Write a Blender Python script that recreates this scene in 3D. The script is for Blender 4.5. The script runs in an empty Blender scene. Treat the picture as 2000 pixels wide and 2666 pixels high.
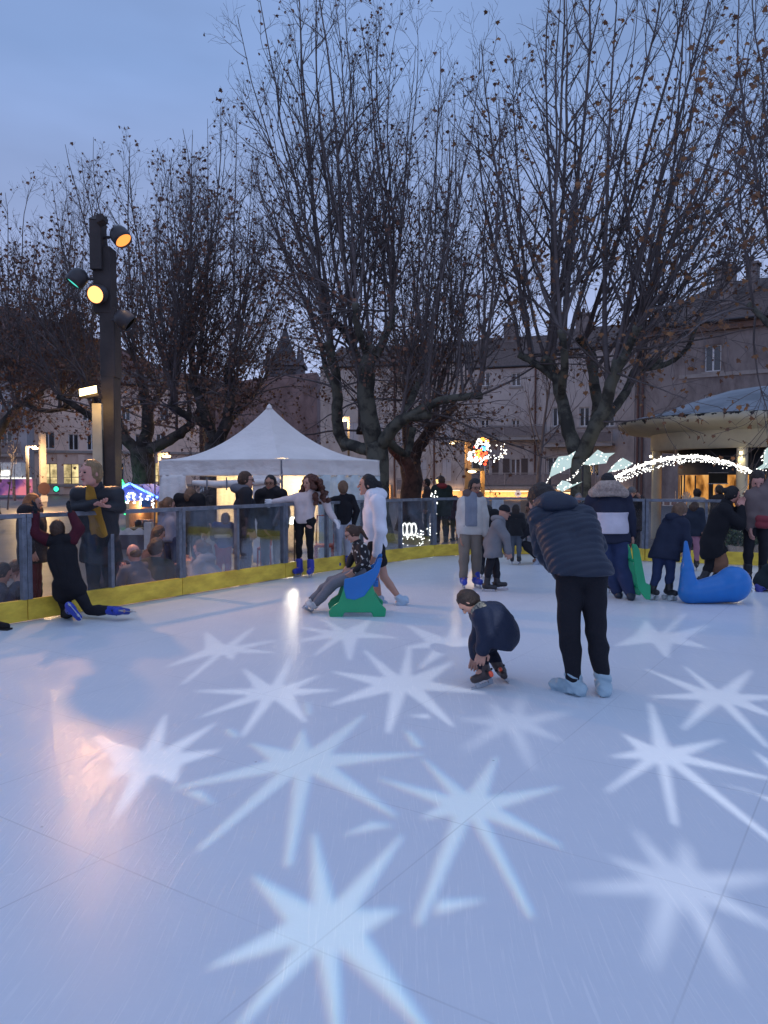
import bpy, bmesh, math, random
import numpy as np
from mathutils import Vector, Matrix, geometry
R = math.radians
random.seed(7); RNG = np.random.default_rng(11)
S = bpy.context.scene; COL = S.collection
# ---------------------------------------------------------------- camera
F = 2004.0; PITCH = R(2.46); CH = 1.5
cd = bpy.data.cameras.new('camera'); cam = bpy.data.objects.new('camera', cd); COL.objects.link(cam)
cam.location = (0, 0, CH); cam.rotation_euler = (R(90) - PITCH, 0, 0)
cd.sensor_fit = 'HORIZONTAL'; cd.sensor_width = 36; cd.lens = 36 * F / 2000; cd.clip_end = 2000; cd.clip_start = .05
S.camera = cam
# ---------------------------------------------------------------- sky and dusk light
SKY_K = 1.0
w = bpy.data.worlds.new('World'); S.world = w; w.use_nodes = True
nt = w.node_tree; nt.nodes.clear()
def N(t, typ, **kw):
    n = t.nodes.new(typ)
    for k, v in kw.items():
        if k.startswith('i_'): n.inputs[k[2:].replace('_', ' ')].default_value = v
        else: setattr(n, k, v)
    return n
sky = N(nt, 'ShaderNodeTexSky', sky_type='NISHITA', sun_disc=False, sun_elevation=R(1.0), sun_rotation=R(200))
tc = N(nt, 'ShaderNodeTexCoord'); sep = N(nt, 'ShaderNodeSeparateXYZ')
nt.links.new(tc.outputs['Generated'], sep.inputs[0])
cr = N(nt, 'ShaderNodeValToRGB')
el = cr.color_ramp.elements
el[0].position = 0.0; el[0].color = (.42, .49, .74, 1)
el[1].position = 1.0; el[1].color = (.38, .50, .78, 1)
e = el.new(.22); e.color = (.35, .435, .72, 1)
e = el.new(.45); e.color = (.205, .312, .575, 1)
e = el.new(.58); e.color = (.215, .325, .60, 1)
e = el.new(.72); e.color = (.31, .42, .71, 1)
nt.links.new(sep.outputs['Z'], cr.inputs[0])
mp = N(nt, 'ShaderNodeMapping'); mp.inputs['Scale'].default_value = (1.2, 1.2, 3.6)
nz = N(nt, 'ShaderNodeTexNoise', i_Scale=1.7, i_Detail=4.0, i_Roughness=.5)
nt.links.new(tc.outputs['Generated'], mp.inputs[0]); nt.links.new(mp.outputs[0], nz.inputs['Vector'])
c2 = N(nt, 'ShaderNodeMapRange'); c2.inputs['From Min'].default_value = .3; c2.inputs['From Max'].default_value = .75
c2.inputs['To Min'].default_value = .84; c2.inputs['To Max'].default_value = 1.22
nt.links.new(nz.outputs['Fac'], c2.inputs['Value'])
mul = N(nt, 'ShaderNodeVectorMath', operation='SCALE'); nt.links.new(cr.outputs[0], mul.inputs[0]); nt.links.new(c2.outputs[0], mul.inputs['Scale'])
sk = N(nt, 'ShaderNodeVectorMath', operation='SCALE'); sk.inputs['Scale'].default_value = .02; nt.links.new(sky.outputs[0], sk.inputs[0])
add = N(nt, 'ShaderNodeVectorMath', operation='ADD'); nt.links.new(mul.outputs[0], add.inputs[0]); nt.links.new(sk.outputs[0], add.inputs[1])
bg = N(nt, 'ShaderNodeBackground', i_Strength=SKY_K); nt.links.new(add.outputs[0], bg.inputs[0])
wo = N(nt, 'ShaderNodeOutputWorld'); nt.links.new(bg.outputs[0], wo.inputs[0])
sd = bpy.data.lights.new('sun', 'SUN'); sd.energy = .12; sd.angle = R(40); sd.color = (.9, .92, 1)
so = bpy.data.objects.new('sun', sd); COL.objects.link(so); so.rotation_euler = (R(42), 0, R(20))
S.view_settings.view_transform = 'Standard'; S.view_settings.look = 'None'; S.view_settings.exposure = .12; S.view_settings.gamma = 1
S.render.engine = 'CYCLES'; S.cycles.use_denoising = True; S.cycles.max_bounces = 6; S.cycles.transparent_max_bounces = 24
S.cycles.diffuse_bounces = 3; S.cycles.glossy_bounces = 3; S.cycles.sample_clamp_indirect = 4; S.cycles.caustics_reflective = False; S.cycles.caustics_refractive = False
# ---------------------------------------------------------------- helpers
sp_, cp_ = math.sin(PITCH), math.cos(PITCH)
def ray(px, py):
    xc = (px - 1000) / F; yc = -(py - 1333) / F
    return Vector((xc, cp_ + yc * sp_, -sp_ + yc * cp_))
def at(px, py, Y):                      # photo pixel -> world point at depth Y
    d = ray(px, py); return Vector((0, 0, CH)) + d * (Y / d.y)
def gd(px, py, z=0.0):                  # photo pixel -> point on the ground
    d = ray(px, py); return Vector((0, 0, CH)) + d * ((z - CH) / d.z)
def empty(name, loc=(0, 0, 0), rz=0):
    o = bpy.data.objects.new(name, None); COL.objects.link(o); o.location = loc; o.rotation_euler = (0, 0, rz); o.empty_display_size = .2
    return o
def tag(o, label=None, cat=None, group=None, kind=None):
    if label: o['label'] = label
    if cat: o['category'] = cat
    if group: o['group'] = group
    if kind: o['kind'] = kind
    return o
def npmesh(name, V, faces_list, mat, parent=None, smooth=False, mats=None):
    """faces_list: list of (F,k) int arrays"""
    me = bpy.data.meshes.new(name)
    V = np.asarray(V, dtype=np.float32).reshape(-1, 3)
    fl = [np.asarray(f, dtype=np.int32) for f in faces_list if len(f)]
    me.vertices.add(len(V)); me.vertices.foreach_set('co', V.ravel())
    tot = sum(f.size for f in fl); cnt = sum(len(f) for f in fl)
    me.loops.add(tot); me.polygons.add(cnt)
    me.loops.foreach_set('vertex_index', np.concatenate([f.ravel() for f in fl]))
    st = []; c = 0
    for f in fl:
        st.append(c + np.arange(len(f)) * f.shape[1]); c += f.size
    me.polygons.foreach_set('loop_start', np.concatenate(st).astype(np.int32))
    if smooth: me.polygons.foreach_set('use_smooth', np.ones(cnt, dtype=bool))
    me.update(calc_edges=True)
    o = bpy.data.objects.new(name, me); COL.objects.link(o)
    if mat: me.materials.append(mat)
    if parent: o.parent = parent
    return o
class MB:
    def __init__(s): s.v = []; s.f = []; s.sm = []
    def add(s, vs, fs, sm=False):
        b = len(s.v); s.v += [tuple(v) for v in vs]; s.f += [tuple(b + i for i in f) for f in fs]; s.sm += [sm] * len(fs); return s
    def box(s, x0, x1, y0, y1, z0, z1, M=None):
        vs = [Vector(p) for p in ((x0,y0,z0),(x1,y0,z0),(x1,y1,z0),(x0,y1,z0),(x0,y0,z1),(x1,y0,z1),(x1,y1,z1),(x0,y1,z1))]
        if M: vs = [M @ v for v in vs]
        return s.add(vs, [(0,3,2,1),(4,5,6,7),(0,1,5,4),(1,2,6,5),(2,3,7,6),(3,0,4,7)])
    def cbox(s, c, d, M=None, rz=0):
        m = Matrix.Translation(c) @ Matrix.Rotation(rz, 4, 'Z')
        if M: m = M @ m
        return s.box(-d[0]/2, d[0]/2, -d[1]/2, d[1]/2, -d[2]/2, d[2]/2, m)
    def bar(s, a, b, wd, ht, up=(0,0,1)):          # a box along a->b
        a = Vector(a); b = Vector(b); d = b - a; L = d.length; d.normalize()
        up = Vector(up); x = d.cross(up)
        if x.length < 1e-4: x = d.cross(Vector((0,1,0)))
        x.normalize(); u = x.cross(d)
        vs = [a + x*i*wd/2 + u*j*ht/2 + d*k*L for k in (0,1) for i,j in ((-1,-1),(1,-1),(1,1),(-1,1))]
        return s.add(vs, [(0,3,2,1),(4,5,6,7),(0,1,5,4),(1,2,6,5),(2,3,7,6),(3,0,4,7)])
    def tube(s, pts, rad, n=8, cap=True):
        pts = [Vector(p) for p in pts]
        if not hasattr(rad, '__len__'): rad = [rad] * len(pts)
        ref = Vector((.31, .17, .93)); rings = []
        for i, p in enumerate(pts):
            t = (pts[min(i+1, len(pts)-1)] - pts[max(i-1, 0)]).normalized()
            x = t.cross(ref)
            if x.length < .1: x = t.cross(Vector((1, 0, 0)))
            x.normalize(); y = t.cross(x)
            rings.append([p + (x*math.cos(2*math.pi*k/n) + y*math.sin(2*math.pi*k/n))*rad[i] for k in range(n)])
        vs = [v for r in rings for v in r]
        fs = [(i*n+k, i*n+(k+1) % n, (i+1)*n+(k+1) % n, (i+1)*n+k) for i in range(len(pts)-1) for k in range(n)]
        s.add(vs, fs, True)
        if cap: s.add(rings[0], [tuple(range(n))][::1]); s.add(rings[-1], [tuple(range(n-1, -1, -1))])
        return s
    def lathe(s, prof, n=32, c=(0,0,0), a0=0, a1=2*math.pi, sm=True, M=None):
        full = abs(a1-a0-2*math.pi) < 1e-6; m = n if full else n+1
        vs = [Vector((c[0]+r*math.cos(a0+(a1-a0)*k/n), c[1]+r*math.sin(a0+(a1-a0)*k/n), c[2]+z)) for r, z in prof for k in range(m)]
        if M: vs = [M @ v for v in vs]
        fs = [(i*m+k, i*m+(k+1) % m, (i+1)*m+(k+1) % m, (i+1)*m+k) for i in range(len(prof)-1) for k in range(n)]
        return s.add(vs, fs, sm)
    def ball(s, c, r, n=8, sc=(1,1,1)):
        c = Vector(c); m = max(4, n//2+1)
        vs = [c + Vector((r*sc[0]*math.sin(math.pi*i/m)*math.cos(2*math.pi*k/n), r*sc[1]*math.sin(math.pi*i/m)*math.sin(2*math.pi*k/n), r*sc[2]*math.cos(math.pi*i/m))) for i in range(m+1) for k in range(n)]
        return s.add(vs, [(i*n+k, (i+1)*n+k, (i+1)*n+(k+1) % n, i*n+(k+1) % n) for i in range(m) for k in range(n)], True)
    def poly(s, vs, th=0, nrm=None):
        vs = [Vector(v) for v in vs]; n = len(vs)
        if not th: return s.add(vs, [tuple(range(n))])
        if nrm is None: nrm = (vs[1]-vs[0]).cross(vs[2]-vs[0]).normalized()
        nrm = Vector(nrm); b = [v - nrm*th for v in vs]
        s.add(vs + b, [tuple(range(n)), tuple(range(2*n-1, n-1, -1))] + [(i, n+i, n+(i+1) % n, (i+1) % n) for i in range(n)])
        return s
    def build(s, name, mat, parent=None, bevel=0):
        me = bpy.data.meshes.new(name); me.from_pydata([tuple(v) for v in s.v], [], s.f)
        me.polygons.foreach_set('use_smooth', s.sm); me.update()
        o = bpy.data.objects.new(name, me); COL.objects.link(o); me.materials.append(mat)
        if parent: o.parent = parent
        if bevel:
            m = o.modifiers.new('bevel', 'BEVEL'); m.width = bevel; m.segments = 2; m.limit_method = 'ANGLE'
        return o
# materials -------------------------------------------------------
MATS = {}
def mat(name, col, rough=.7, var=.15, vs=6.0, bump=.0, bs=40.0, metal=0, spec=.4, col2=None, stretch=(1,1,1), em=None, ems=0, sheen=0, trans=0, detail=5.0):
    if name in MATS: return MATS[name]
    m = bpy.data.materials.new(name); m.use_nodes = True; t = m.node_tree; b = t.nodes['Principled BSDF']
    b.inputs['Roughness'].default_value = rough; b.inputs['Metallic'].default_value = metal; b.inputs['Specular IOR Level'].default_value = spec
    tc = N(t, 'ShaderNodeTexCoord'); mp = N(t, 'ShaderNodeMapping'); mp.inputs['Scale'].default_value = stretch
    t.links.new(tc.outputs['Object'], mp.inputs[0])
    nz = N(t, 'ShaderNodeTexNoise', i_Scale=vs, i_Detail=detail, i_Roughness=.6); t.links.new(mp.outputs[0], nz.inputs['Vector'])
    r = N(t, 'ShaderNodeValToRGB')
    c2 = col2 or tuple(c*(1-var) for c in col); c1 = col if col2 else tuple(min(1, c*(1+var)) for c in col)
    r.color_ramp.elements[0].position = .32; r.color_ramp.elements[1].position = .68
    r.color_ramp.elements[0].color = (*c2, 1); r.color_ramp.elements[1].color = (*c1, 1)
    t.links.new(nz.outputs['Fac'], r.inputs[0]); t.links.new(r.outputs[0], b.inputs['Base Color'])
    if bump:
        n2 = N(t, 'ShaderNodeTexNoise', i_Scale=bs, i_Detail=4.0); t.links.new(mp.outputs[0], n2.inputs['Vector'])
        bp = N(t, 'ShaderNodeBump', i_Strength=min(1, bump), i_Distance=.02); t.links.new(n2.outputs['Fac'], bp.inputs['Height']); t.links.new(bp.outputs[0], b.inputs['Normal'])
    if sheen: b.inputs['Sheen Weight'].default_value = sheen
    if em: b.inputs['Emission Color'].default_value = (*em, 1); b.inputs['Emission Strength'].default_value = ems; m.cycles.emission_sampling = 'NONE'
    MATS[name] = m; return m
def emis(name, col, st, sampling='NONE', var=0, vs=5):
    if name in MATS: return MATS[name]
    m = bpy.data.materials.new(name); m.use_nodes = True; t = m.node_tree; t.nodes.clear()
    e = N(t, 'ShaderNodeEmission', i_Strength=st); e.inputs[0].default_value = (*col, 1)
    o = N(t, 'ShaderNodeOutputMaterial'); t.links.new(e.outputs[0], o.inputs[0]); m.cycles.emission_sampling = sampling
    if var:
        tc = N(t, 'ShaderNodeTexCoord'); nz = N(t, 'ShaderNodeTexNoise', i_Scale=vs, i_Detail=3.0); t.links.new(tc.outputs['Object'], nz.inputs['Vector'])
        r = N(t, 'ShaderNodeValToRGB'); r.color_ramp.elements[0].position = .35; r.color_ramp.elements[1].position = .65
        r.color_ramp.elements[0].color = (*[c*(1-var) for c in col], 1); r.color_ramp.elements[1].color = (*col, 1)
        t.links.new(nz.outputs['Fac'], r.inputs[0]); t.links.new(r.outputs[0], e.inputs[0])
    MATS[name] = m; return m
def lamp(name, typ, loc, power, col, radius=.05, parent=None, aim=None, size=None, blend=.3):
    l = bpy.data.lights.new(name, typ); l.energy = power; l.color = col; l.shadow_soft_size = radius
    o = bpy.data.objects.new(name, l); COL.objects.link(o); o.location = loc
    if aim is not None: o.rotation_euler = (Vector(aim) - Vector(loc)).to_track_quat('-Z', 'Y').to_euler()
    if size: l.spot_size = size; l.spot_blend = blend
    if parent: o.parent = parent; o.matrix_parent_inverse = Matrix.Translation(-Vector(parent.location)) if parent.rotation_euler.z == 0 else parent.matrix_basis.inverted()
    return o
M_galv = mat('galvanised steel', (.19, .21, .25), .42, .3, 9, .15, 60, metal=.55)
M_bolt = mat('bolt zinc', (.6, .62, .66), .3, .1, metal=.8)
M_yellow = mat('yellow kickboard', (.88, .57, .07), .5, .3, 2.6, .15, 14, stretch=(1, 1, 3), spec=.3, detail=9)
M_dark = mat('dark metal', (.035, .033, .04), .55, .2, 5, .1)
M_black = mat('black rubber', (.012, .012, .015), .6)
M_white = mat('white tarpaulin', (.68, .66, .66), .5, .08, 2.0, .25, 5, trans=1)

# ---------------------------------------------------------------- rink floor and ground
def ice_mat():
    m = bpy.data.materials.new('synthetic ice'); m.use_nodes = True; t = m.node_tree; b = t.nodes['Principled BSDF']; L = t.links.new
    tc = N(t, 'ShaderNodeTexCoord')
    mp = N(t, 'ShaderNodeMapping'); mp.inputs['Rotation'].default_value = (0, 0, R(33)); L(tc.outputs['Object'], mp.inputs[0])
    sx = N(t, 'ShaderNodeSeparateXYZ'); L(mp.outputs[0], sx.inputs[0])
    def seam(sock, off):
        a = N(t, 'ShaderNodeMath', operation='ADD'); a.inputs[1].default_value = off; L(sock, a.inputs[0])
        pp = N(t, 'ShaderNodeMath', operation='PINGPONG'); pp.inputs[1].default_value = .525; L(a.outputs[0], pp.inputs[0])
        s = N(t, 'ShaderNodeMapRange'); s.inputs['From Min'].default_value = .0015; s.inputs['From Max'].default_value = .0055; s.inputs['To Min'].default_value = 1; s.inputs['To Max'].default_value = 0
        L(pp.outputs[0], s.inputs['Value']); return s.outputs[0]
    # seam offsets from the crossing seen at the lower left of the photo
    c = Matrix.Rotation(R(33), 3, 'Z') @ Vector((-1.114, 2.976, 0))
    s1 = seam(sx.outputs[0], -c.x + 10.5); s2 = seam(sx.outputs[1], -c.y + 10.5)
    mx = N(t, 'ShaderNodeMath', operation='MAXIMUM'); L(s1, mx.inputs[0]); L(s2, mx.inputs[1])
    nb = N(t, 'ShaderNodeTexNoise', i_Scale=.9, i_Detail=3.0); L(tc.outputs['Object'], nb.inputs['Vector'])
    sm = N(t, 'ShaderNodeMapRange'); sm.inputs['From Min'].default_value = .38; sm.inputs['From Max'].default_value = .6; sm.inputs['To Min'].default_value = .05; sm.inputs['To Max'].default_value = .2
    L(nb.outputs['Fac'], sm.inputs['Value'])
    ss = N(t, 'ShaderNodeMath', operation='MULTIPLY'); L(mx.outputs[0], ss.inputs[0]); L(sm.outputs[0], ss.inputs[1])
    # broad wear tone + scratches
    n1 = N(t, 'ShaderNodeTexNoise', i_Scale=1.3, i_Detail=8.0, i_Roughness=.7); L(tc.outputs['Object'], n1.inputs['Vector'])
    r1 = N(t, 'ShaderNodeValToRGB'); r1.color_ramp.elements[0].position = .25; r1.color_ramp.elements[1].position = .75
    r1.color_ramp.elements[0].color = (.645, .70, .775, 1); r1.color_ramp.elements[1].color = (.70, .745, .805, 1); L(n1.outputs['Fac'], r1.inputs[0])
    def scratch(rot, sc, seed, lo, hi):
        q = N(t, 'ShaderNodeMapping'); q.inputs['Rotation'].default_value = (0, 0, rot); q.inputs['Scale'].default_value = (sc, sc*.035, 1); q.inputs['Location'].default_value = (seed, seed, 0)
        dn = N(t, 'ShaderNodeTexNoise', i_Scale=.7, i_Detail=1.0); L(tc.outputs['Object'], dn.inputs['Vector'])
        ad = N(t, 'ShaderNodeVectorMath', operation='MULTIPLY_ADD'); L(dn.outputs['Color'], ad.inputs[0]); ad.inputs[1].default_value = (.22, .22, 0); L(tc.outputs['Object'], ad.inputs[2])
        L(ad.outputs[0], q.inputs[0])
        nn = N(t, 'ShaderNodeTexNoise', i_Scale=1.0, i_Detail=2.0, i_Roughness=.6); L(q.outputs[0], nn.inputs['Vector'])
        mr = N(t, 'ShaderNodeMapRange'); mr.inputs['From Min'].default_value = lo; mr.inputs['From Max'].default_value = hi; L(nn.outputs['Fac'], mr.inputs['Value'])
        return mr.outputs[0]
    sc = [scratch(R(20), 75, 3, .61, .72), scratch(R(-35), 90, 8, .61, .72), scratch(R(80), 60, 15, .62, .73), scratch(R(130), 100, 5, .61, .72)]
    acc = sc[0]
    for q in sc[1:]:
        a = N(t, 'ShaderNodeMath', operation='MAXIMUM'); L(acc, a.inputs[0]); L(q, a.inputs[1]); acc = a.outputs[0]
    m1 = N(t, 'ShaderNodeMix', data_type='RGBA'); L(r1.outputs[0], m1.inputs['A']); m1.inputs['B'].default_value = (.92, .93, .95, 1)
    f = N(t, 'ShaderNodeMath', operation='MULTIPLY'); L(acc, f.inputs[0]); f.inputs[1].default_value = .3; L(f.outputs[0], m1.inputs['Factor'])
    m2 = N(t, 'ShaderNodeMix', data_type='RGBA'); L(m1.outputs['Result'], m2.inputs['A']); m2.inputs['B'].default_value = (.07, .08, .11, 1); L(ss.outputs[0], m2.inputs['Factor'])
    # specks of dirt
    vo = N(t, 'ShaderNodeTexVoronoi', i_Scale=2.3, i_Randomness=1.0); L(tc.outputs['Object'], vo.inputs['Vector'])
    vm = N(t, 'ShaderNodeMapRange'); vm.inputs['From Min'].default_value = .010; vm.inputs['From Max'].default_value = .022; vm.inputs['To Min'].default_value = .5; vm.inputs['To Max'].default_value = 0; L(vo.outputs['Distance'], vm.inputs['Value'])
    m3 = N(t, 'ShaderNodeMix', data_type='RGBA'); L(m2.outputs['Result'], m3.inputs['A']); m3.inputs['B'].default_value = (.09, .1, .13, 1); L(vm.outputs[0], m3.inputs['Factor'])
    L(m3.outputs['Result'], b.inputs['Base Color'])
    n4 = N(t, 'ShaderNodeTexNoise', i_Scale=3.0, i_Detail=6.0); L(tc.outputs['Object'], n4.inputs['Vector'])
    rr = N(t, 'ShaderNodeMapRange'); rr.inputs['To Min'].default_value = .2; rr.inputs['To Max'].default_value = .3; L(n4.outputs['Fac'], rr.inputs['Value']); L(rr.outputs[0], b.inputs['Roughness'])
    hh = N(t, 'ShaderNodeMath', operation='MULTIPLY_ADD'); L(acc, hh.inputs[0]); hh.inputs[1].default_value = .5
    n5 = N(t, 'ShaderNodeTexNoise', i_Scale=26.0, i_Detail=6.0, i_Roughness=.7); L(tc.outputs['Object'], n5.inputs['Vector']); L(n5.outputs['Fac'], hh.inputs[2])
    bp = N(t, 'ShaderNodeBump', i_Strength=.35, i_Distance=.004); L(hh.outputs[0], bp.inputs['Height']); L(bp.outputs[0], b.inputs['Normal'])
    b.inputs['Specular IOR Level'].default_value = .055
    return m
PATH = [(-7.0, -3.0), (-7.0, .2), (-6.75, 2.3), (-6.1, 4.25), (-5.05, 6.1), (-3.76, 8.05), (-2.6, 9.83), (-1.5, 11.55), (-.35, 13.2), (.95, 14.75),
        (1.5, 15.05), (2.05, 15.2), (2.65, 15.25), (3.2, 15.12), (3.75, 14.82), (4.25, 14.42), (4.75, 13.95), (6.6, 13.1), (8.3, 11.9), (9.6, 10.2), (10.4, 8.2), (10.6, 6), (10.6, -3)]
mb = MB(); cx, cy = 1.8, 4
outer = [(x + (x-cx)*.02, y + (y-cy)*.02) for x, y in PATH]
mb.poly([(x, y, 0) for x, y in outer][::-1], .1, (0, 0, 1))
tag(mb.build('rink_floor', ice_mat()), kind='structure')
M_ground = mat('wet paving', (.09, .085, .09), .45, .3, 1.5, .3, 12)
mb = MB(); mb.add([(-400, -200, -.1), (400, -200, -.1), (400, 500, -.1), (-400, 500, -.1)], [(0, 1, 2, 3)])
tag(mb.build('ground', M_ground), kind='structure')
# ---------------------------------------------------------------- barrier panels
def glass_mat(name='scuffed acrylic', haze=.016):
    m = bpy.data.materials.new(name); m.use_nodes = True; t = m.node_tree; t.nodes.clear(); L = t.links.new
    tr = N(t, 'ShaderNodeBsdfTransparent'); tr.inputs[0].default_value = (.93, .95, .97, 1)
    gl = N(t, 'ShaderNodeBsdfGlossy', i_Roughness=.04); gl.inputs[0].default_value = (.9, .95, 1, 1)
    df = N(t, 'ShaderNodeBsdfTranslucent'); df.inputs[0].default_value = (.8, .84, .9, 1); d2 = N(t, 'ShaderNodeBsdfDiffuse'); d2.inputs[0].default_value = (.8, .84, .9, 1)
    fr = N(t, 'ShaderNodeFresnel', i_IOR=1.45); tc = N(t, 'ShaderNodeTexCoord')
    nz = N(t, 'ShaderNodeTexNoise', i_Scale=1.6, i_Detail=7.0, i_Roughness=.65); L(tc.outputs['Object'], nz.inputs['Vector'])
    mr = N(t, 'ShaderNodeMapRange'); mr.inputs['From Min'].default_value = .35; mr.inputs['From Max'].default_value = .75; mr.inputs['To Min'].default_value = haze*.25; mr.inputs['To Max'].default_value = haze*1.8; L(nz.outputs['Fac'], mr.inputs['Value'])
    a0 = N(t, 'ShaderNodeMixShader', i_Fac=.5); L(df.outputs[0], a0.inputs[1]); L(d2.outputs[0], a0.inputs[2])
    a = N(t, 'ShaderNodeMixShader'); L(mr.outputs[0], a.inputs[0]); L(tr.outputs[0], a.inputs[1]); L(a0.outputs[0], a.inputs[2])
    c = N(t, 'ShaderNodeMixShader'); fm = N(t, 'ShaderNodeMath', operation='MULTIPLY'); fm.inputs[1].default_value = .4; L(fr.outputs[0], fm.inputs[0])
    L(fm.outputs[0], c.inputs[0]); L(a.outputs[0], c.inputs[1]); L(gl.outputs[0], c.inputs[2])
    o = N(t, 'ShaderNodeOutputMaterial'); L(c.outputs[0], o.inputs[0]); return m
M_acryl = glass_mat()
def barrier(pts, label, mid=True, n=1):
    c = Vector((*pts[0], 0)); r = empty('barrier_panel', c); tag(r, label, 'barrier', 'clear barrier panels round the rink')
    P = [Vector((x, y, 0)) - c for x, y in pts]
    def strip(off, t, z0, z1, name, m, bevel=0, trim=.0):
        b = MB(); Q = []
        for i, p in enumerate(P):
            d = (P[min(i+1, len(P)-1)] - P[max(i-1, 0)]).normalized(); nn = Vector((d.y, -d.x, 0))   # towards the rink side
            q = p + nn*off
            if i == 0: q = q + d*trim
            if i == len(P)-1: q = q - d*trim
            Q.append((q + nn*t/2, q - nn*t/2))
        for i in range(len(P)-1):
            a0, b0 = Q[i]; a1, b1 = Q[i+1]; Z = lambda v, z: Vector((v.x, v.y, z))
            vs = [Z(a0, z0), Z(a1, z0), Z(b1, z0), Z(b0, z0), Z(a0, z1), Z(a1, z1), Z(b1, z1), Z(b0, z1)]
            fs = [(0,3,2,1),(4,5,6,7),(0,1,5,4),(2,3,7,6)]
            if i == 0: fs.append((3,0,4,7))
            if i == len(P)-2: fs.append((1,2,6,5))
            b.add(vs, fs)
        return b.build(name, m, r, bevel)
    strip(0, .045, .012, .235, 'kickboard', M_yellow, .006, .004)
    strip(.0, .055, 1.09, 1.14, 'top_rail', M_galv, .006, .003)
    strip(-.0, .008, .235, 1.09, 'clear_pane', M_acryl, 0, .05)
    def post(p, d, wd, name):
        a = math.atan2(d.y, d.x); b = MB(); M = Matrix.Translation(p) @ Matrix.Rotation(a, 4, 'Z')
        b.box(-wd/2, wd/2, -.03, .03, .2352, 1.0898, M)
        k = b
        for z in (.3, .45, .62, .8, .95, 1.05):
            k.lathe([(.001, .002), (.008, .002), (.008, -.0055)], 8, M=M @ Matrix.Translation((0, -.0325, z)) @ Matrix.Rotation(R(90), 4, 'X'))
        b.build(name, M_galv, r)
    d0 = (P[1]-P[0]).normalized(); d1 = (P[-1]-P[-2]).normalized()
    post(P[0] + d0*.028, d0, .05, 'post'); post(P[-1] - d1*.028, d1, .05, 'post')
    if len(P) == 2 and mid: post((P[0]+P[1])/2, d0, .045, 'stile')
    if len(P) > 2:
        post(P[2], (P[3]-P[1]).normalized(), .045, 'stile'); post(P[4], (P[5]-P[3]).normalized(), .045, 'stile')
LB = ['barrier panel beside the camera, far behind on the left', 'barrier panel at the left, wholly nearer than the frame edge', 'barrier panel outside the left edge of the photo', 'barrier panel left of the photo edge with yellow kickboard',
      'barrier panel cut by the left photo edge, ginger woman behind it', 'barrier panel the kneeling boy in burgundy holds, woman leaning on its rail', 'barrier panel behind which a woman in grey sits and a child in red trousers stands',
      'barrier panel behind the curly-haired girl in the white jumper', 'barrier panel the person in black jumper leans on, right of the curly-haired girl']
barrier(PATH[3:5], LB[3])
for i in (4, 5, 6, 7, 8): barrier(PATH[i:i+2], LB[i])
barrier(PATH[9:17], 'long curved barrier panel round the far corner of the rink behind the skaters')
barrier(PATH[16:18], 'barrier panel on the right behind the woman in the black coat')
barrier(PATH[17:19], 'barrier panel at the right edge of the photo behind the brown coat')
barrier(PATH[18:20], 'barrier panel beyond the right photo edge')

# ---------------------------------------------------------------- pole with four spotlights and a yellow floodlight
PX, PY = at(283, 1240, 11.2).x, 11.3
pole = empty('light_pole', (PX, PY, -.1)); tag(pole, 'tall square dark pole with four round spotlights and a yellow floodlight', 'light pole')
M_pole = mat('dark corten pole', (.045, .036, .036), .6, .3, 3, .2, 20)
def zat(py, Y=PY): return at(1000, py, Y).z
def Lc(px, py, dy=0):          # point in pole coordinates
    p = at(px, py, PY + dy); return p - Vector((PX, PY, -.1))
def rect(px0, px1, py0, py1, dy0, dy1, name, m):
    a = Lc(px0, py0, dy0); b = Lc(px1, py1, dy0); q = MB(); q.box(a.x, b.x, dy0, dy1, b.z, a.z); return q.build(name, m, pole, .01)
rect(262, 301, 980, 1300, -.05, .25, 'post', M_pole)
rect(258, 300, 800, 981, -.045, .245, 'post', M_pole)
rect(240, 289, 640, 814, -.051, .22, 'post', M_pole)
rect(231, 264, 570, 700, -.12, .13, 'post', M_pole)
q = MB(); a = Lc(264, 567); q.poly([Lc(264, 566, -.1), Lc(282, 572, -.1), Lc(281, 583, -.1), Lc(264, 592, -.1)], -.2, (0, -1, 0)); q.build('top_bracket', M_pole, pole)
q = MB(); a = Lc(255, 562, -.02); q.poly([Lc(231, 571, -.115), Lc(252, 562, -.02), Lc(280, 568, -.02), Lc(264, 576, -.115)], .02); q.build('cap', M_pole, pole)
M_head = mat('spotlight housing', (.05, .045, .05), .45, .1)
def spot_head(px, py, aim, glow, strength, label=None, power=0, lcol=None):
    c = Lc(px, py, -.12); d = Vector(aim).normalized(); M = Matrix.Translation(c) @ d.to_track_quat('Z', 'Y').to_matrix().to_4x4()
    q = MB(); r = .135; prof = [(.001, -r)] + [(r*math.sin(t), -r*math.cos(t)) for t in [i*math.pi/12 for i in range(1, 7)]] + [(r*1.0, .07), (r*.93, .13), (r*.9, .13), (r*.88, .10)]
    q.lathe(prof, 24, M=M); o = q.build('spotlight_head', M_head, pole)
    q = MB(); q.lathe([(.001, .1), (r*.88, .1)], 24, M=M); q.build('lens', emis('lens ' + str(px), glow, strength), o)
    q = MB(); q.tube([c + Vector((0, .05, 0)), Vector((Lc(270, py).x, .0, c.z))], .022, 8); q.build('bracket', M_head, o)
    if power:
        wc = c + d*.16 + Vector((PX, PY, -.1)); l = lamp('spot_lamp', 'SPOT', wc, power, lcol or glow, .06, None, wc + d, R(90), .5)
spot_head(311, 612, (.75, -.35, -.95), (1, .32, .07), 1.6, power=60, lcol=(1, .6, .3))
spot_head(204, 722, (-.7, -.3, -1.0), (.1, .9, .75), .9, power=25)
spot_head(257, 765, (-.1, -1, -.33), (1, .38, .12), 2.8, power=120, lcol=(1, .5, .25))
spot_head(322, 830, (.95, .1, -.75), (.02, .02, .02), .1)
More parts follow.
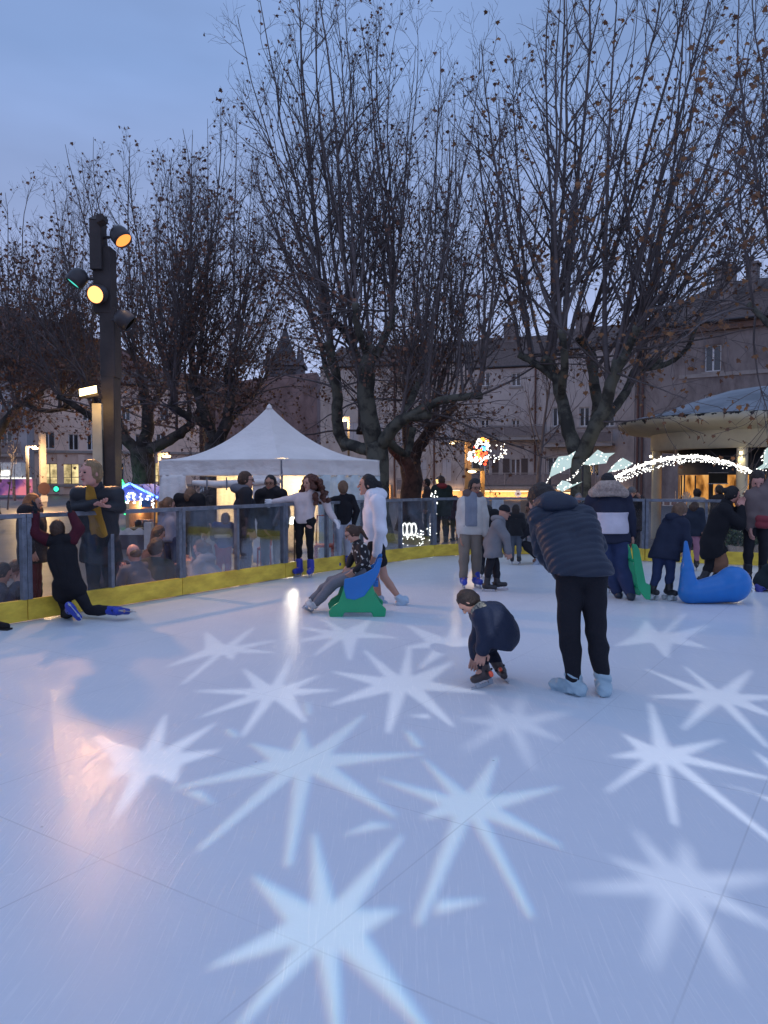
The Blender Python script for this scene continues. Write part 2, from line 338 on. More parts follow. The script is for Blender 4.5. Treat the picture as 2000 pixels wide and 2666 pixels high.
# floodlight
fc = Lc(232, 1022, -.3)
q = MB(); Mf = Matrix.Translation(fc) @ Matrix.Rotation(R(-12), 4, 'Y') @ Matrix.Rotation(R(-20), 4, 'X')
q.box(-.13, .13, -.03, .05, -.05, .07, Mf); fo = q.build('floodlight', M_head, pole, .01)
q = MB(); q.box(-.125, .125, -.036, -.031, -.046, .066, Mf); q.build('lens', emis('flood lens', (1, .78, .35), 6), fo)
q = MB(); q.bar(fc + Vector((0, .05, 0)), Vector((Lc(272, 1040).x, .02, fc.z - .06)), .03, .03); q.build('bracket', M_head, fo)
q = MB(); q.tube([fc + Vector((.02, .06, -.05)), Lc(244, 1052, -.08), Lc(256, 1080, -.08), Lc(259, 1100, -.08), Lc(252, 1085, -.1), Lc(266, 1120, -.08), Lc(269, 1200, -.08), Lc(269, 1290, -.08)], .012, 6); q.build('cable', M_black, pole)
lamp('board_fill', 'POINT', fc + Vector((PX+.12, PY-.1, -.28)), 5, (1, .62, .2), .03)  # added point, fills in floodlight spill on the cable board
fw = fc + Vector((PX, PY, -.1)) + Vector((.0, -.14, .0))
FLOOD = lamp('flood_lamp', 'SPOT', fw, 300, (1, .46, .17), .06, None, fw + Vector((0, -1, -.42)), R(168), .25)
q = MB(); q.box(*sorted((Lc(248, 1100).x, Lc(272, 1100).x)), -.12, -.052, .1, Lc(0, 1052).z); q.build('cable_board', mat('pale board', (.45, .4, .3), .7, .2, 3), pole)

# ---------------------------------------------------------------- gobo projectors behind the camera
K = 2000/1659
STARS = {'a':[((705,2000),[(545,1890),(678,1800),(868,1805),(862,1965),(930,2235),(733,2260),(510,2225),(450,2090)],0.25),((655,1645),[(540,1605),(652,1575),(785,1545),(915,1628),(855,1762),(622,1870),(430,1835),(368,1705)],0.22),((1015,1740),[(915,1640),(1072,1635),(1210,1700),(1215,1830),(1148,1980),(903,1995),(907,1768),(820,1682)],0.22)],'b':[((590,1495),[(527,1445),(628,1422),(692,1458),(730,1490),(660,1560),(523,1590),(432,1548),(418,1492)],0.24),((870,1477),[(788,1405),(885,1395),(980,1428),(1050,1497),(978,1568),(838,1583),(712,1523),(715,1450)],0.22),((1430,1630),[(1345,1585),(1405,1520),(1562,1597),(1690,1688),(1690,1832),(1458,1782),(1310,1710),(1318,1635)],0.2),((1555,1505),[(1480,1440),(1622,1448),(1720,1505),(1700,1560),(1660,1615),(1475,1575),(1400,1505),(1395,1445)],0.2),((325,1645),[(205,1590),(357,1545),(465,1562),(478,1620),(378,1690),(250,1765),(230,1680)],0.3),((485,1403),[(445,1365),(548,1355),(610,1380),(600,1410),(500,1425),(395,1477),(360,1440)],0.25),((745,1370),[(640,1352),(700,1338),(800,1338),(865,1378),(755,1425),(680,1415),(610,1390)],0.25),((975,1390),[(880,1350),(985,1345),(1040,1370),(1020,1440),(907,1443),(870,1400)],0.25),((1425,1378),[(1395,1340),(1480,1325),(1530,1350),(1530,1400),(1440,1420),(1330,1395)],0.25)],'c':[((1105,1560),[(1060,1515),(1130,1500),(1240,1535),(1210,1600),(1150,1660),(998,1623),(985,1553)],0.28),((1470,1910),[(1370,1790),(1480,1815),(1690,1890),(1690,2012),(1590,2125),(1405,2090),(1225,1920),(1310,1850)],0.3)]}
SLIV = [[(395,1710),(435,1708),(468,1742)], [(738,1805),(800,1775),(852,1783)], [(940,1975),(945,1945),(1055,1942)], [(482,1575),(500,1575),(517,1588),(505,1594)],
        [(660,1515),(668,1517),(672,1545),(658,1542)], [(872,1578),(890,1582),(915,1612),(895,1614)], [(880,1546),(925,1542),(930,1552)], [(1545,1690),(1620,1708),(1690,1745),(1690,1730)], [(1625,1620),(1690,1660),(1690,1690)]]
def star_poly(c, tips, k):
    C = gd(c[0]*K, c[1]*K).xy; T = [gd(x*K, y*K).xy - C for x, y in tips]; T.sort(key=lambda v: math.atan2(v.y, v.x))
    Ls = sorted(t.length for t in T); v = k*Ls[len(Ls)//2]; out = []
    for i, t in enumerate(T):
        a = math.atan2(t.y, t.x); b = math.atan2(T[(i+1) % len(T)].y, T[(i+1) % len(T)].x)
        if b < a: b += 2*math.pi
        tip = t; pn = Vector((-t.y, t.x)).normalized()*t.length*.012
        out += [C + tip - pn, C + tip + pn, C + Vector((math.cos((a+b)/2), math.sin((a+b)/2)))*v]
    return out
def projector(key, L, power, radius, label, extra=(), cols=(((1, 1, 1), (0, 0, 0)),), up=0):
    L = Vector(L); root = empty('gobo_projector', L); tag(root, label, 'projector', 'pattern projectors behind the skaters')
    ax = (Vector((.6, 4.6, 0)) - L).normalized(); q = ax.to_track_quat('-Z', 'Y'); Mq = q.to_matrix(); iq = Mq.inverted(); D = .3; H = .42
    polys = [star_poly(*s) for s in STARS[key]] + [[gd(x*K, y*K).xy for x, y in s] for s in extra]
    pts = [Vector((-H, -H)), Vector((H, -H)), Vector((H, H)), Vector((-H, H))]; edges = [(0, 1), (1, 2), (2, 3), (3, 0)]; holes = []
    for P in polys:
        b = len(pts); hp = []
        for p in P:
            v = iq @ (Vector((p.x, p.y, 0)) - L); hp.append(Vector((v.x/-v.z*D, v.y/-v.z*D)))
        pts += hp; edges += [(b+i, b+(i+1) % len(hp)) for i in range(len(hp))]; holes.append(hp)
    vo, eo, fo_, *_ = geometry.delaunay_2d_cdt(pts, edges, [], 0, 1e-7)
    def inside(p, P):
        c = False; j = len(P)-1
        for i in range(len(P)):
            if (P[i].y > p.y) != (P[j].y > p.y) and p.x < (P[j].x-P[i].x)*(p.y-P[i].y)/(P[j].y-P[i].y)+P[i].x: c = not c
            j = i
        return c
    fs = []
    for f in fo_:
        c = sum((vo[i] for i in f), Vector((0, 0)))/len(f)
        if not any(inside(c, h) for h in holes): fs.append(tuple(f))
    mb = MB(); mb.add([Mq @ Vector((v.x, v.y, -D)) for v in vo], fs); mb.build('gobo_plate', M_black, root)
    mb = MB(); M4 = Mq.to_4x4()
    for s in (-1, 1):
        mb.box(s*H - .006, s*H + .006, -H, H, -D+.002, .25, M4); mb.box(-H+.007, H-.007, s*H-.006, s*H+.006, -D+.002, .25, M4)
    mb.box(-H, H, -H, H, .252, .262, M4); mb.build('housing', M_dark, root)
    mb = MB(); mb.tube([Mq @ Vector((0, -H, 0)), Mq @ Vector((0, -H-.2, .05)), Vector((0, -.4, -L.z))], .05, 8); mb.build('stand', M_dark, root)
    for col, off in cols:
        l = lamp('projector_lamp', 'SPOT', L + Mq @ Vector(off), power, col, radius, None, L + Mq @ Vector(off) + ax, R(104), .05)
PJ = .78
projector('a', (.5, -4.6, 5.6), 1500*PJ, .0007, 'black projector behind the camera, left one, throwing the big near stars', SLIV[:6],
          cols=(((1, .3, .12), (.00028, .0002, 0)), ((.1, .9, .28), (0, 0, 0)), ((.05, .25, 1), (-.00028, -.0002, 0))))
projector('b', (1.5, -4.6, 5.9), 3600*PJ, .0007, 'black projector behind the camera, middle one, throwing the sharp far stars', SLIV[6:], cols=(((.95, .97, 1), (0, 0, 0)),))
projector('c', (2.5, -4.6, 5.6), 1900*PJ, .0011, 'black projector behind the camera, right one, throwing the faint blurred stars', cols=(((.95, .97, 1), (0, 0, 0)),))
# ---------------------------------------------------------------- buildings
M_glass = mat('dark window glass', (.02, .025, .035), .08, .3, 1, spec=.8)
M_frame = mat('white window frame', (.62, .62, .64), .6, .1)
M_lit = emis('warm lit room', (1, .78, .38), 1.1, var=.75, vs=1.3)
M_shut = mat('pale shutter', (.42, .40, .42), .7, .1, 3, .2, 60, stretch=(1, 1, 12))
M_shutd = mat('brown shutter', (.09, .065, .06), .7, .1, 3, .2, 60, stretch=(1, 1, 12))
M_tile = mat('clay roof tiles', (.10, .068, .06), .8, .35, 4, .8, 5, stretch=(3, .6, 1))
M_trim = mat('stone trim', (.30, .27, .26), .8, .15, 3)
M_pipe = mat('rusty downpipe', (.11, .05, .04), .6, .2)
def wall_mat(name, col, dirt=.45):
    m = mat(name, col, .9, .1, .8, .35, 9, spec=.15); t = m.node_tree; b = t.nodes['Principled BSDF']
    src = b.inputs['Base Color'].links[0].from_socket
    tc = N(t, 'ShaderNodeTexCoord'); mp = N(t, 'ShaderNodeMapping'); mp.inputs['Scale'].default_value = (1.3, 1.3, .45); t.links.new(tc.outputs['Object'], mp.inputs[0])
    n = N(t, 'ShaderNodeTexNoise', i_Scale=.7, i_Detail=8.0, i_Roughness=.68); t.links.new(mp.outputs[0], n.inputs['Vector'])
    r = N(t, 'ShaderNodeMapRange'); r.inputs['From Min'].default_value = .45; r.inputs['From Max'].default_value = .7; r.inputs['To Max'].default_value = dirt; t.links.new(n.outputs['Fac'], r.inputs['Value'])
    mx = N(t, 'ShaderNodeMix', data_type='RGBA', blend_type='MULTIPLY'); mx.inputs['B'].default_value = (.35, .3, .3, 1); t.links.new(r.outputs[0], mx.inputs['Factor']); t.links.new(src, mx.inputs['A']); t.links.new(mx.outputs['Result'], b.inputs['Base Color'])
    return m
def facade(label, pxL, YL, pxR, YR, py_eave, wallm, wins, depth=9, roofrise=2.6, group='old town houses behind the square', roof=True, over=.45, hip=True, name='town_house'):
    """wins: (u px, py_top, py_bot, w px, kind, frame) placed on the facade plane; returns (root, helper)"""
    A = at(pxL, 1240, YL); B = at(pxR, 1240, YR); A.z = B.z = -.1
    ez = at((pxL+pxR)/2, py_eave, (YL+YR)/2).z
    r = empty(name, A); tag(r, label, 'house', group)
    d = B - A; Lh = d.length; d.normalize(); nrm = Vector((d.y, -d.x, 0))
    ang = math.atan2(d.y, d.x); M = Matrix.Rotation(ang, 4, 'Z')      # local x along the facade, -y towards us
    H = ez + .1
    holes = []
    def u_of(px):      # distance along the facade for a photo column
        rr = ray(px, 1240); n2 = Vector((-d.y, d.x)); den = rr.x*n2.x + rr.y*n2.y
        k = (A.x*n2.x + A.y*n2.y)/den; p = Vector((rr.x*k, rr.y*k, 0)); return (p - Vector((A.x, A.y, 0))).dot(d), p.y
    wl = []
    for wdef in wins:
        px, t, bt, wpx, kind = wdef[:5]
        u, Yd = u_of(px); zt = at(px, t, Yd).z + .1; zb = at(px, bt, Yd).z + .1; hw = wpx/F*Yd/2; wl.append((u-hw, u+hw, max(zb, .05), zt, kind))
    # wall as a grid of cells with the window cells left out (real openings)
    xs = sorted(set([0, Lh] + [round(v, 3) for x in wl for v in x[:2] if 0 < v < Lh])); zs = sorted(set([0, H] + [round(v, 3) for x in wl for v in x[2:4] if 0 < v < H]))
    b = MB()
    for i in range(len(xs)-1):
        for j in range(len(zs)-1):
            cx, cz = (xs[i]+xs[i+1])/2, (zs[j]+zs[j+1])/2
            if any(x[0] < cx < x[1] and x[2] < cz < x[3] for x in wl): continue
            b.add([M @ Vector(p) for p in ((xs[i], 0, zs[j]), (xs[i+1], 0, zs[j]), (xs[i+1], 0, zs[j+1]), (xs[i], 0, zs[j+1]))], [(0, 1, 2, 3)])
    for (x0, x1, z0, z1, k) in wl:
        if x0 < 0 or x1 > Lh: continue
        b.add([M @ Vector(p) for p in ((x0,0,z0),(x1,0,z0),(x1,0,z1),(x0,0,z1),(x0,.25,z0),(x1,.25,z0),(x1,.25,z1),(x0,.25,z1))], [(0,4,5,1),(1,5,6,2),(2,6,7,3),(3,7,4,0)])
    b.add([M @ Vector(p) for p in ((0,0,0),(0,depth,0),(0,depth,H),(0,0,H),(Lh,0,0),(Lh,depth,0),(Lh,depth,H),(Lh,0,H))], [(0,3,2,1),(4,5,6,7),(1,2,6,5)])
    b.build('wall', wallm, r)
    for (x0, x1, z0, z1, kind) in wl:
        if x0 < 0 or x1 > Lh: continue
        g = MB(); g.box(x0+.001, x1-.001, .16, .2, z0+.001, z1-.001, M)
        if kind in ('win', 'door', 'plain', 'lit'):
            fm = M_frame if kind != 'lit' else M_dark; t = .07 if kind != 'lit' else .05; f = MB()
            f.box(x0, x0+t, .1, .158, z0, z1, M).box(x1-t, x1, .1, .158, z0, z1, M).box(x0+t, x1-t, .1, .158, z1-t, z1, M).box(x0+t, x1-t, .1, .158, z0, z0+t, M)
            n = 1 if kind != 'lit' else max(1, round((x1-x0)/1.3)-1)
            for i in range(n): cx = x0 + (x1-x0)*(i+1)/(n+1); f.box(cx-.05, cx+.05, .098, .158, z0+t, z1-t, M)
            if kind == 'lit': f.box(x0+t, x1-t, .1, .156, (z0*2+z1)/3-.025, (z0*2+z1)/3+.025, M)
            fo = f.build('window', fm, r); g.build('pane', M_lit if kind == 'lit' else M_glass, fo)
            if kind == 'win': s = MB(); s.box(x0-.18, x1+.18, -.07, -.003, z0-.16, z0-.004, M); s.build('sill', M_trim, fo)
        elif kind == 'shut':
            f = MB(); mid = (x0+x1)/2; f.box(x0, mid-.01, .05, .1, z0, z1, M).box(mid+.01, x1, .05, .1, z0, z1, M); f.build('shutter', M_shut, r)
    if roof:
        e = over; b = MB(); rz = H + roofrise; my = depth/2; hx = min(roofrise*1.6, Lh/3) if hip else -.2
        P = [M @ Vector(p) for p in ((-e,-e,H+.05),(Lh+e,-e,H+.05),(Lh+e,depth+e,H+.05),(-e,depth+e,H+.05),(hx,my,rz),(Lh-hx,my,rz),(-e,-e,H-.12),(Lh+e,-e,H-.12),(Lh+e,depth+e,H-.12),(-e,depth+e,H-.12))]
        b.add(P, [(0,1,5,4),(1,2,5),(2,3,4,5),(3,0,4),(6,9,8,7),(0,6,7,1),(1,7,8,2),(3,9,6,0)]); ro = b.build('roof', M_tile, r)
        g = MB(); g.tube([M @ Vector((-e, -e-.07, H)), M @ Vector((Lh+e, -e-.07, H))], .08, 8); g.build('gutter', M_dark, r)
    return dict(r=r, M=M, L=Lh, H=H, A=A, u=u_of, d=d, n=nrm, ang=ang)
W_grey = wall_mat('grey weathered render', (.26, .225, .22), .8)
W_mid = wall_mat('brown grey render', (.48, .42, .39), .7)
W_mauve = wall_mat('old mauve render', (.48, .425, .41), .6)
W_cream = wall_mat('cream concrete', (.72, .55, .47), .3)
def downpipe(fd, px, z0=.1):
    u, _ = fd['u'](px); q = MB(); q.tube([fd['M'] @ Vector((u, -.1, z0)), fd['M'] @ Vector((u, -.1, fd['H']-.15))], .07, 6); q.build('downpipe', M_pipe, fd['r'])
def balcony(fd, px0, px1, py, name='balcony', hrail=.95, m=None):
    u0, Y0 = fd['u'](px0); u1, _ = fd['u'](px1); z = at(px0, py, Y0).z + .1; M = fd['M']
    q = MB(); q.box(u0, u1, -1.0, -.003, z-.22, z, M); bo = q.build(name, M_trim, fd['r'])
    q = MB(); n = max(2, int((u1-u0)/2.2))
    for i in range(n+1): x = u0+.04+(u1-u0-.08)*i/n; q.box(x-.04, x+.04, -.99, -.91, z, z+hrail, M)
    q.box(u0, u1, -1.0, -.9, z+hrail, z+hrail+.07, M); q.build('railing', mat('balcony rail', (.30, .26, .25), .6), bo)
    q = MB()
    for i in range(n):
        x0 = u0+.08+(u1-u0-.08)*i/n; q.box(x0, x0+(u1-u0-.08)/n-.08, -.955, -.945, z+.12, z+hrail-.06, M)
    q.build('railing_infill', mat('balcony mesh', (.20, .17, .17), .7), bo)
def chimney(fd, px, py_top, wpx, dy=3.5, hz=2.2):
    u, Y = fd['u'](px); Y += dy; z = at(px, py_top, Y).z + .1; hw = wpx/F*Y/2; M = fd['M']; q = MB()
    q.box(u-hw, u+hw, dy-.5, dy+.5, z-hz, z-.25, M).box(u-hw-.1, u+hw+.1, dy-.6, dy+.6, z-.25, z-.1, M); co = q.build('chimney', W_grey, fd['r'])
    q = MB(); q.lathe([(.17, 0), (.14, .45)], 10, c=tuple(M @ Vector((u-.1, dy, z-.1)))); q.build('chimney_pot', M_tile, co)
# right house
w1 = [(1851, 898, 967, 40, 'win'), (1851, 1028, 1095, 38, 'win'), (2040, 885, 950, 42, 'win')]
fr = facade('tall grey weathered house on the right with a white-framed window and two chimneys', 1652, 50, 2120, 44, 838, W_grey, w1, 12, 3.7)
downpipe(fr, 1660); downpipe(fr, 1672)
chimney(fr, 1854, 700, 46, 2.6, 4.5); chimney(fr, 1915, 690, 26, 4, 3.5); chimney(fr, 1992, 690, 24, 4, 3.)
q = MB(); u0, Yx = fr['u'](1765); q.box(u0, fr['L'], -.06, -.004, at(1800, 985, 48).z+.1, at(1800, 975, 48).z+.1, fr['M']); q.build('string_course', M_trim, fr['r'])
q = MB(); q.box(0, fr['L'], -.3, -.004, fr['H']-.5, fr['H']-.14, fr['M']); q.build('cornice', mat('eave boards', (.16, .1, .08), .8), fr['r'])
# mauve house with balconies
w2 = []
for px in (1262, 1342): w2 += [(px, 970, 1005, 24, 'win'), (px, 1092, 1134, 22, 'door'), (px, 1194, 1244, 26, 'door')]
w2 += [(1225, 1194, 1240, 14, 'shut')]
fm = facade('mauve rendered house in the middle with white balconies and french windows', 1213, 62, 1420, 60, 955, W_mauve, w2, 11, 3.3, hip=False, over=.02)
balcony(fm, 1216, 1418, 1142, hrail=.9); balcony(fm, 1225, 1418, 1266, hrail=1.0); downpipe(fm, 1393)
chimney(fm, 1300, 842, 30, 5, 2)
for k, px in enumerate((1318, 1366, 1240, 1290)):
    u, _ = fm['u'](px); q = MB(); z0, z1 = at(px, 1240, 61).z+.1, at(px, 1194, 61).z+.1; q.box(u-.25, u+.25, -.06, -.01, z0, z1, fm['M']); q.build('shutter', M_shutd, fm['r'])
# brown house with closed shutters
w3 = [(1102, 1108, 1162, 22, 'shut'), (1162, 1110, 1160, 22, 'shut'), (1163, 1196, 1252, 24, 'shut'), (1100, 1196, 1250, 22, 'shut'), (1058, 1196, 1250, 18, 'door'), (1050, 1108, 1160, 20, 'shut'), (1165, 1010, 1050, 22, 'shut'), (1100, 1012, 1050, 22, 'shut'), (920, 1100, 1160, 26, 'shut'), (985, 1100, 1160, 24, 'shut')]
fb = facade('brown-grey house with closed white shutters left of the mauve house', 835, 66, 1212, 62.5, 950, W_mid, w3, 11, 2.6, hip=False, over=.02)
downpipe(fb, 1131); downpipe(fb, 1028); balcony(fb, 1040, 1078, 1278, hrail=1.0); chimney(fb, 1035, 880, 26, 5, 2)
# pale house between
w4 = [(1450, 1060, 1110, 26, 'win'), (1520, 1060, 1110, 26, 'win'), (1585, 1060, 1110, 26, 'win'), (1440, 1190, 1240, 30, 'door'), (1545, 1190, 1240, 30, 'door'), (1450, 985, 1020, 24, 'win'), (1585, 985, 1020, 24, 'win'), (1490, 1190, 1240, 20, 'shut')]
fp = facade('grey house hidden behind the big right-hand plane tree', 1421.5, 60, 1650, 57, 905, W_mauve, w4, 11, 2.6, hip=False, over=.02)
balcony(fp, 1424, 1600, 1158, hrail=.9); chimney(fp, 1480, 818, 40, 5, 2.4)
balcony(fp, 1424, 1560, 1266, hrail=1.0)
# shop fronts at the foot of the middle houses
M_shopglow = emis('shop fascia glow', (1, .62, .25), .62, var=.45, vs=.5); M_shopwin = emis('shop window glow', (1, .8, .42), .95, var=.85, vs=1.2)
M_fascia = mat('ochre shop fascia', (.62, .42, .22), .7, .1)
def shop(fd, px0, px1, pyt, label, sign=None, glow=True):
    u0, Y0 = fd['u'](px0); u1, Y1 = fd['u'](px1); M = fd['M']; H = at((px0+px1)/2, pyt, (Y0+Y1)/2).z+.1
    p = fd['A'] + fd['M'] @ Vector((u0, -.1, 0)); r = empty('shop_front', p); tag(r, label, 'shop front', 'lit shop fronts below the houses'); W = u1-u0
    q = MB(); q.box(0, W, -.25, 0, H-1.0, H, M); q.build('fascia', M_fascia, r)
    q = MB(); q.box(0, .35, -.2, 0, 0, H-1.002, M).box(W-.35, W, -.2, 0, 0, H-1.002, M).box(.352, W-.352, -.15, 0, 0, .5, M); q.build('surround', M_fascia, r)
    n = max(2, int(W/2.4))
    for i in range(n):
        x0 = .4+(W-.8)*i/n; x1 = .4+(W-.8)*(i+1)/n-.12; q = MB(); q.box(x0, x1, -.08, -.03, .52, H-1.05, M); f = q.build('shop_window', M_shopwin, r)
        q = MB(); q.box(x0-.06, x0, -.12, -.02, .5, H-1.03, M).box(x0, x1, -.12, -.083, H-1.12, H-1.03, M); q.build('frame', M_dark, f)
    q = MB(); q.box(.2, W-.2, -.42, -.3, H+.02, H+.08, M); q.build('lamp_strip', emis('fascia strip', (1, .72, .4), 2.5), r)
    l = bpy.data.lights.new('shop_strip_light', 'AREA'); l.shape = 'RECTANGLE'; l.size = W-.4; l.size_y = .3; l.energy = 28*W; l.color = (1, .55, .22)
    lo = bpy.data.objects.new('shop_strip_light', l); COL.objects.link(lo); lo.matrix_world = Matrix.Translation(fd['A'] + M @ Vector((u0+W/2, -1.4, H-.1))) @ M @ Matrix.Rotation(R(28), 4, 'X')
    return r
shop(fm, 1222, 1418, 1280, 'ochre lit shop front below the balconies of the mauve house'); shop(fb, 1100, 1206, 1278, 'ochre lit shop front below the closed white shutters')
shop(fb, 850, 1020, 1262, 'lit shop front behind the white tent on its right'); shop(fp, 1424, 1640, 1285, 'dim shop front behind the arch of white lights')
sg = empty('round_sign', at(1349, 1285, 57)); tag(sg, 'round pale hanging shop sign with a small dark emblem', 'sign')
q = MB(); M = Matrix.Rotation(R(90), 4, 'X'); q.lathe([(.001, .05), (.24, .05), (.24, -.05), (.001, -.05)], 24, M=M, sm=False); q.build('disc', mat('sign disc', (.75, .6, .52), .5, em=(1, .75, .6), ems=.45), sg)
q = MB(); q.poly([(-.12, -.056, -.08), (.12, -.056, -.08), (.1, -.056, 0), (0, -.056, .08), (-.08, -.056, .02)], .004, (0, -1, 0)); q.build('emblem', mat('sign emblem', (.35, .12, .08)), sg)
q = MB(); q.bar((.24, 0, 0), (1.0, 0, .1), .04, .04); q.build('bracket', M_dark, sg)
# left town building
w5 = [(40, 1060, 1100, 30, 'win'), (128, 1124, 1168, 30, 'plain'), (193, 1130, 1172, 24, 'plain'), (240, 1130, 1172, 22, 'plain'), (130, 1207, 1260, 36, 'lit'), (186, 1208, 1260, 56, 'lit'), (240, 1208, 1260, 30, 'lit'), (310, 1130, 1172, 22, 'plain'), (420, 1130, 1172, 22, 'plain'), (365, 1130, 1172, 22, 'plain'),
      (132, 1287, 1320, 38, 'lit'), (184, 1287, 1320, 44, 'lit'), (235, 1287, 1320, 40, 'lit'), (310, 1205, 1255, 26, 'plain'), (420, 1205, 1255, 40, 'lit'), (330, 1060, 1095, 22, 'plain'), (430, 1060, 1095, 22, 'plain'), (230, 1060, 1095, 22, 'plain')]
fl = facade('cream building on the left with yellow lit office windows and a dark roof', 70, 74, 520, 80, 1000, W_cream, w5, 20, 3.0)
for py in (1176, 1264):
    z = at(200, py, 75).z + .1; q = MB(); q.box(0, fl['L'], -.25, -.004, z-.12, z+.12, fl['M']); q.build('string_course', M_trim, fl['r'])
for px in (95, 158, 213): 
    u, _ = fl['u'](px); q = MB(); q.box(u-.3, u+.3, -.18, -.004, .1, at(200, 1180, 75).z, fl['M']); q.build('pilaster', W_cream, fl['r'])
# dark gabled roofs that rise behind
def gable_house(label, pts, Y, depth, m, name='gabled_house'):
    c = at(pts[0][0], 1240, Y); c.z = -.1; r = empty(name, c); tag(r, label, 'house', 'old town houses behind the square')
    P = [at(x, y, Y) - c for x, y in pts]; q = MB(); q.poly(P, -depth, (0, -1, 0)); q.build('wall', m, r)
    top = [p for p in P if p.z > 1]; q = MB()
    for a, b in zip(P[1:-1], P[2:]):
        if b.x < a.x or abs(b.x-a.x) < .01: continue
        q.add([a+Vector((0,-.6,.05)), b+Vector((0,-.6,.05)), b+Vector((0,depth+.6,.05)), a+Vector((0,depth+.6,.05)), a+Vector((0,-.6,.35)), b+Vector((0,-.6,.35)), b+Vector((0,depth+.6,.35)), a+Vector((0,depth+.6,.35))], [(4,5,6,7),(0,1,5,4),(1,2,6,5),(3,0,4,7),(0,3,2,1)])
    q.build('roof', M_tile, r); return r, c
W_dk = wall_mat('dark rose render', (.28, .19, .18), .6)
g1, c1 = gable_house('dark gabled house rising behind the cream building on the left', [(-140, 1250), (-140, 945), (0, 900), (104, 848), (300, 905), (495, 1000), (620, 1020), (620, 1250)], 100, 14, W_dk)
for x, y0, wd in ((183, 828, 40), (12, 838, 22), (-30, 850, 26)):
    p = at(x, y0, 103) - c1; q = MB(); q.box(p.x-wd/F*103/2, p.x+wd/F*103/2, p.y-.8, p.y+.8, p.z-6, p.z); o = q.build('chimney', W_dk, g1)
g2, c2_ = gable_house('plain dark house between the church tower and the brown-grey house', [(610, 1250), (610, 1030), (700, 1015), (845, 1000), (845, 1250)], 90, 10, W_dk)
# grey left-most building with balconies and a lit shop
w6 = [(-20, 1030, 1085, 30, 'plain'), (20, 1040, 1090, 26, 'plain'), (20, 1120, 1168, 26, 'plain'), (-30, 1120, 1168, 26, 'plain')]
fg = facade('pale blue-grey building at the left edge with balconies over a white shop canopy', -130, 66, 72, 68, 985, wall_mat('pale blue render', (.40, .40, .44), .3), w6, 10, 2.5)
balcony(fg, -100, 60, 1182, hrail=1.0); balcony(fg, -100, 60, 1100, hrail=1.0)
sp = empty('shop_front', at(-40, 1270, 62)); sp.location.z = -.1; tag(sp, 'shop at the left edge with a bright white canopy and a pink and violet window', 'shop front', 'lit shop fronts below the houses')
def sl(px, py, dy=0): return at(px, py, 62+dy) - Vector(sp.location)
q = MB(); a, b = sl(-120, 1205), sl(73, 1242); q.box(a.x, b.x, -1.2, 0, b.z, a.z); q.build('canopy', mat('white canopy', (.7, .72, .7), .5), sp)
q = MB(); a, b = sl(-120, 1226), sl(44, 1238); q.box(a.x, b.x, -1.26, -1.203, b.z, a.z); q.build('light_box', emis('white light box', (1, .98, .85), 2.2), sp)
q = MB(); q.box(sl(-120, 0).x, sl(73, 0).x, -1.25, -1.0, sl(0, 1247).z, sl(0, 1243).z); q.build('lamp_strip', emis('canopy strip', (1, .98, .9), 1.2), sp)
def pinkviolet():
    m = bpy.data.materials.new('pink violet window'); m.use_nodes = True; t = m.node_tree; t.nodes.clear(); tc = N(t, 'ShaderNodeTexCoord'); n = N(t, 'ShaderNodeTexNoise', i_Scale=.5, i_Detail=3.0); t.links.new(tc.outputs['Object'], n.inputs['Vector'])
    r = N(t, 'ShaderNodeValToRGB'); e = r.color_ramp.elements; e[0].position = .38; e[0].color = (.05, .035, .16, 1); e[1].position = .64; e[1].color = (.9, .25, .32, 1); k = e.new(.52); k.color = (.25, .10, .30, 1); t.links.new(n.outputs['Fac'], r.inputs[0])
    em = N(t, 'ShaderNodeEmission', i_Strength=.8); t.links.new(r.outputs[0], em.inputs[0]); o = N(t, 'ShaderNodeOutputMaterial'); t.links.new(em.outputs[0], o.inputs[0]); m.cycles.emission_sampling = 'NONE'; return m
pv = pinkviolet()
for x0, x1 in ((-110, 8), (16, 62)):
    q = MB(); q.box(sl(x0, 0).x, sl(x1, 0).x, -.1, 0, .3, sl(0, 1246).z); q.build('shop_window', pv, sp)
q = MB(); q.box(sl(9, 0).x, sl(15, 0).x, -.2, 0, 0, sl(0, 1246).z).box(sl(63, 0).x, sl(73, 0).x, -.2, 0, 0, sl(0, 1246).z); q.build('pillar', mat('shop pillar', (.3, .22, .2), .7), sp)
sg = empty('pharmacy_sign', at(147, 1273, 70)); tag(sg, 'small glowing green rounded sign on the cream building', 'sign')
q = MB(); q.cbox((0, 0, 0), (.55, .12, .55)); q.build('sign_box', M_dark, sg, .05); q = MB(); q.lathe([(.001, -.065), (.2, -.065), (.24, -.062)], 20, M=Matrix.Rotation(R(90), 4, 'X') @ Matrix.Scale(-1, 4, (0, 0, 1))); q.build('lit_face', emis('green sign', (.05, .9, .5), 1.6), sg)
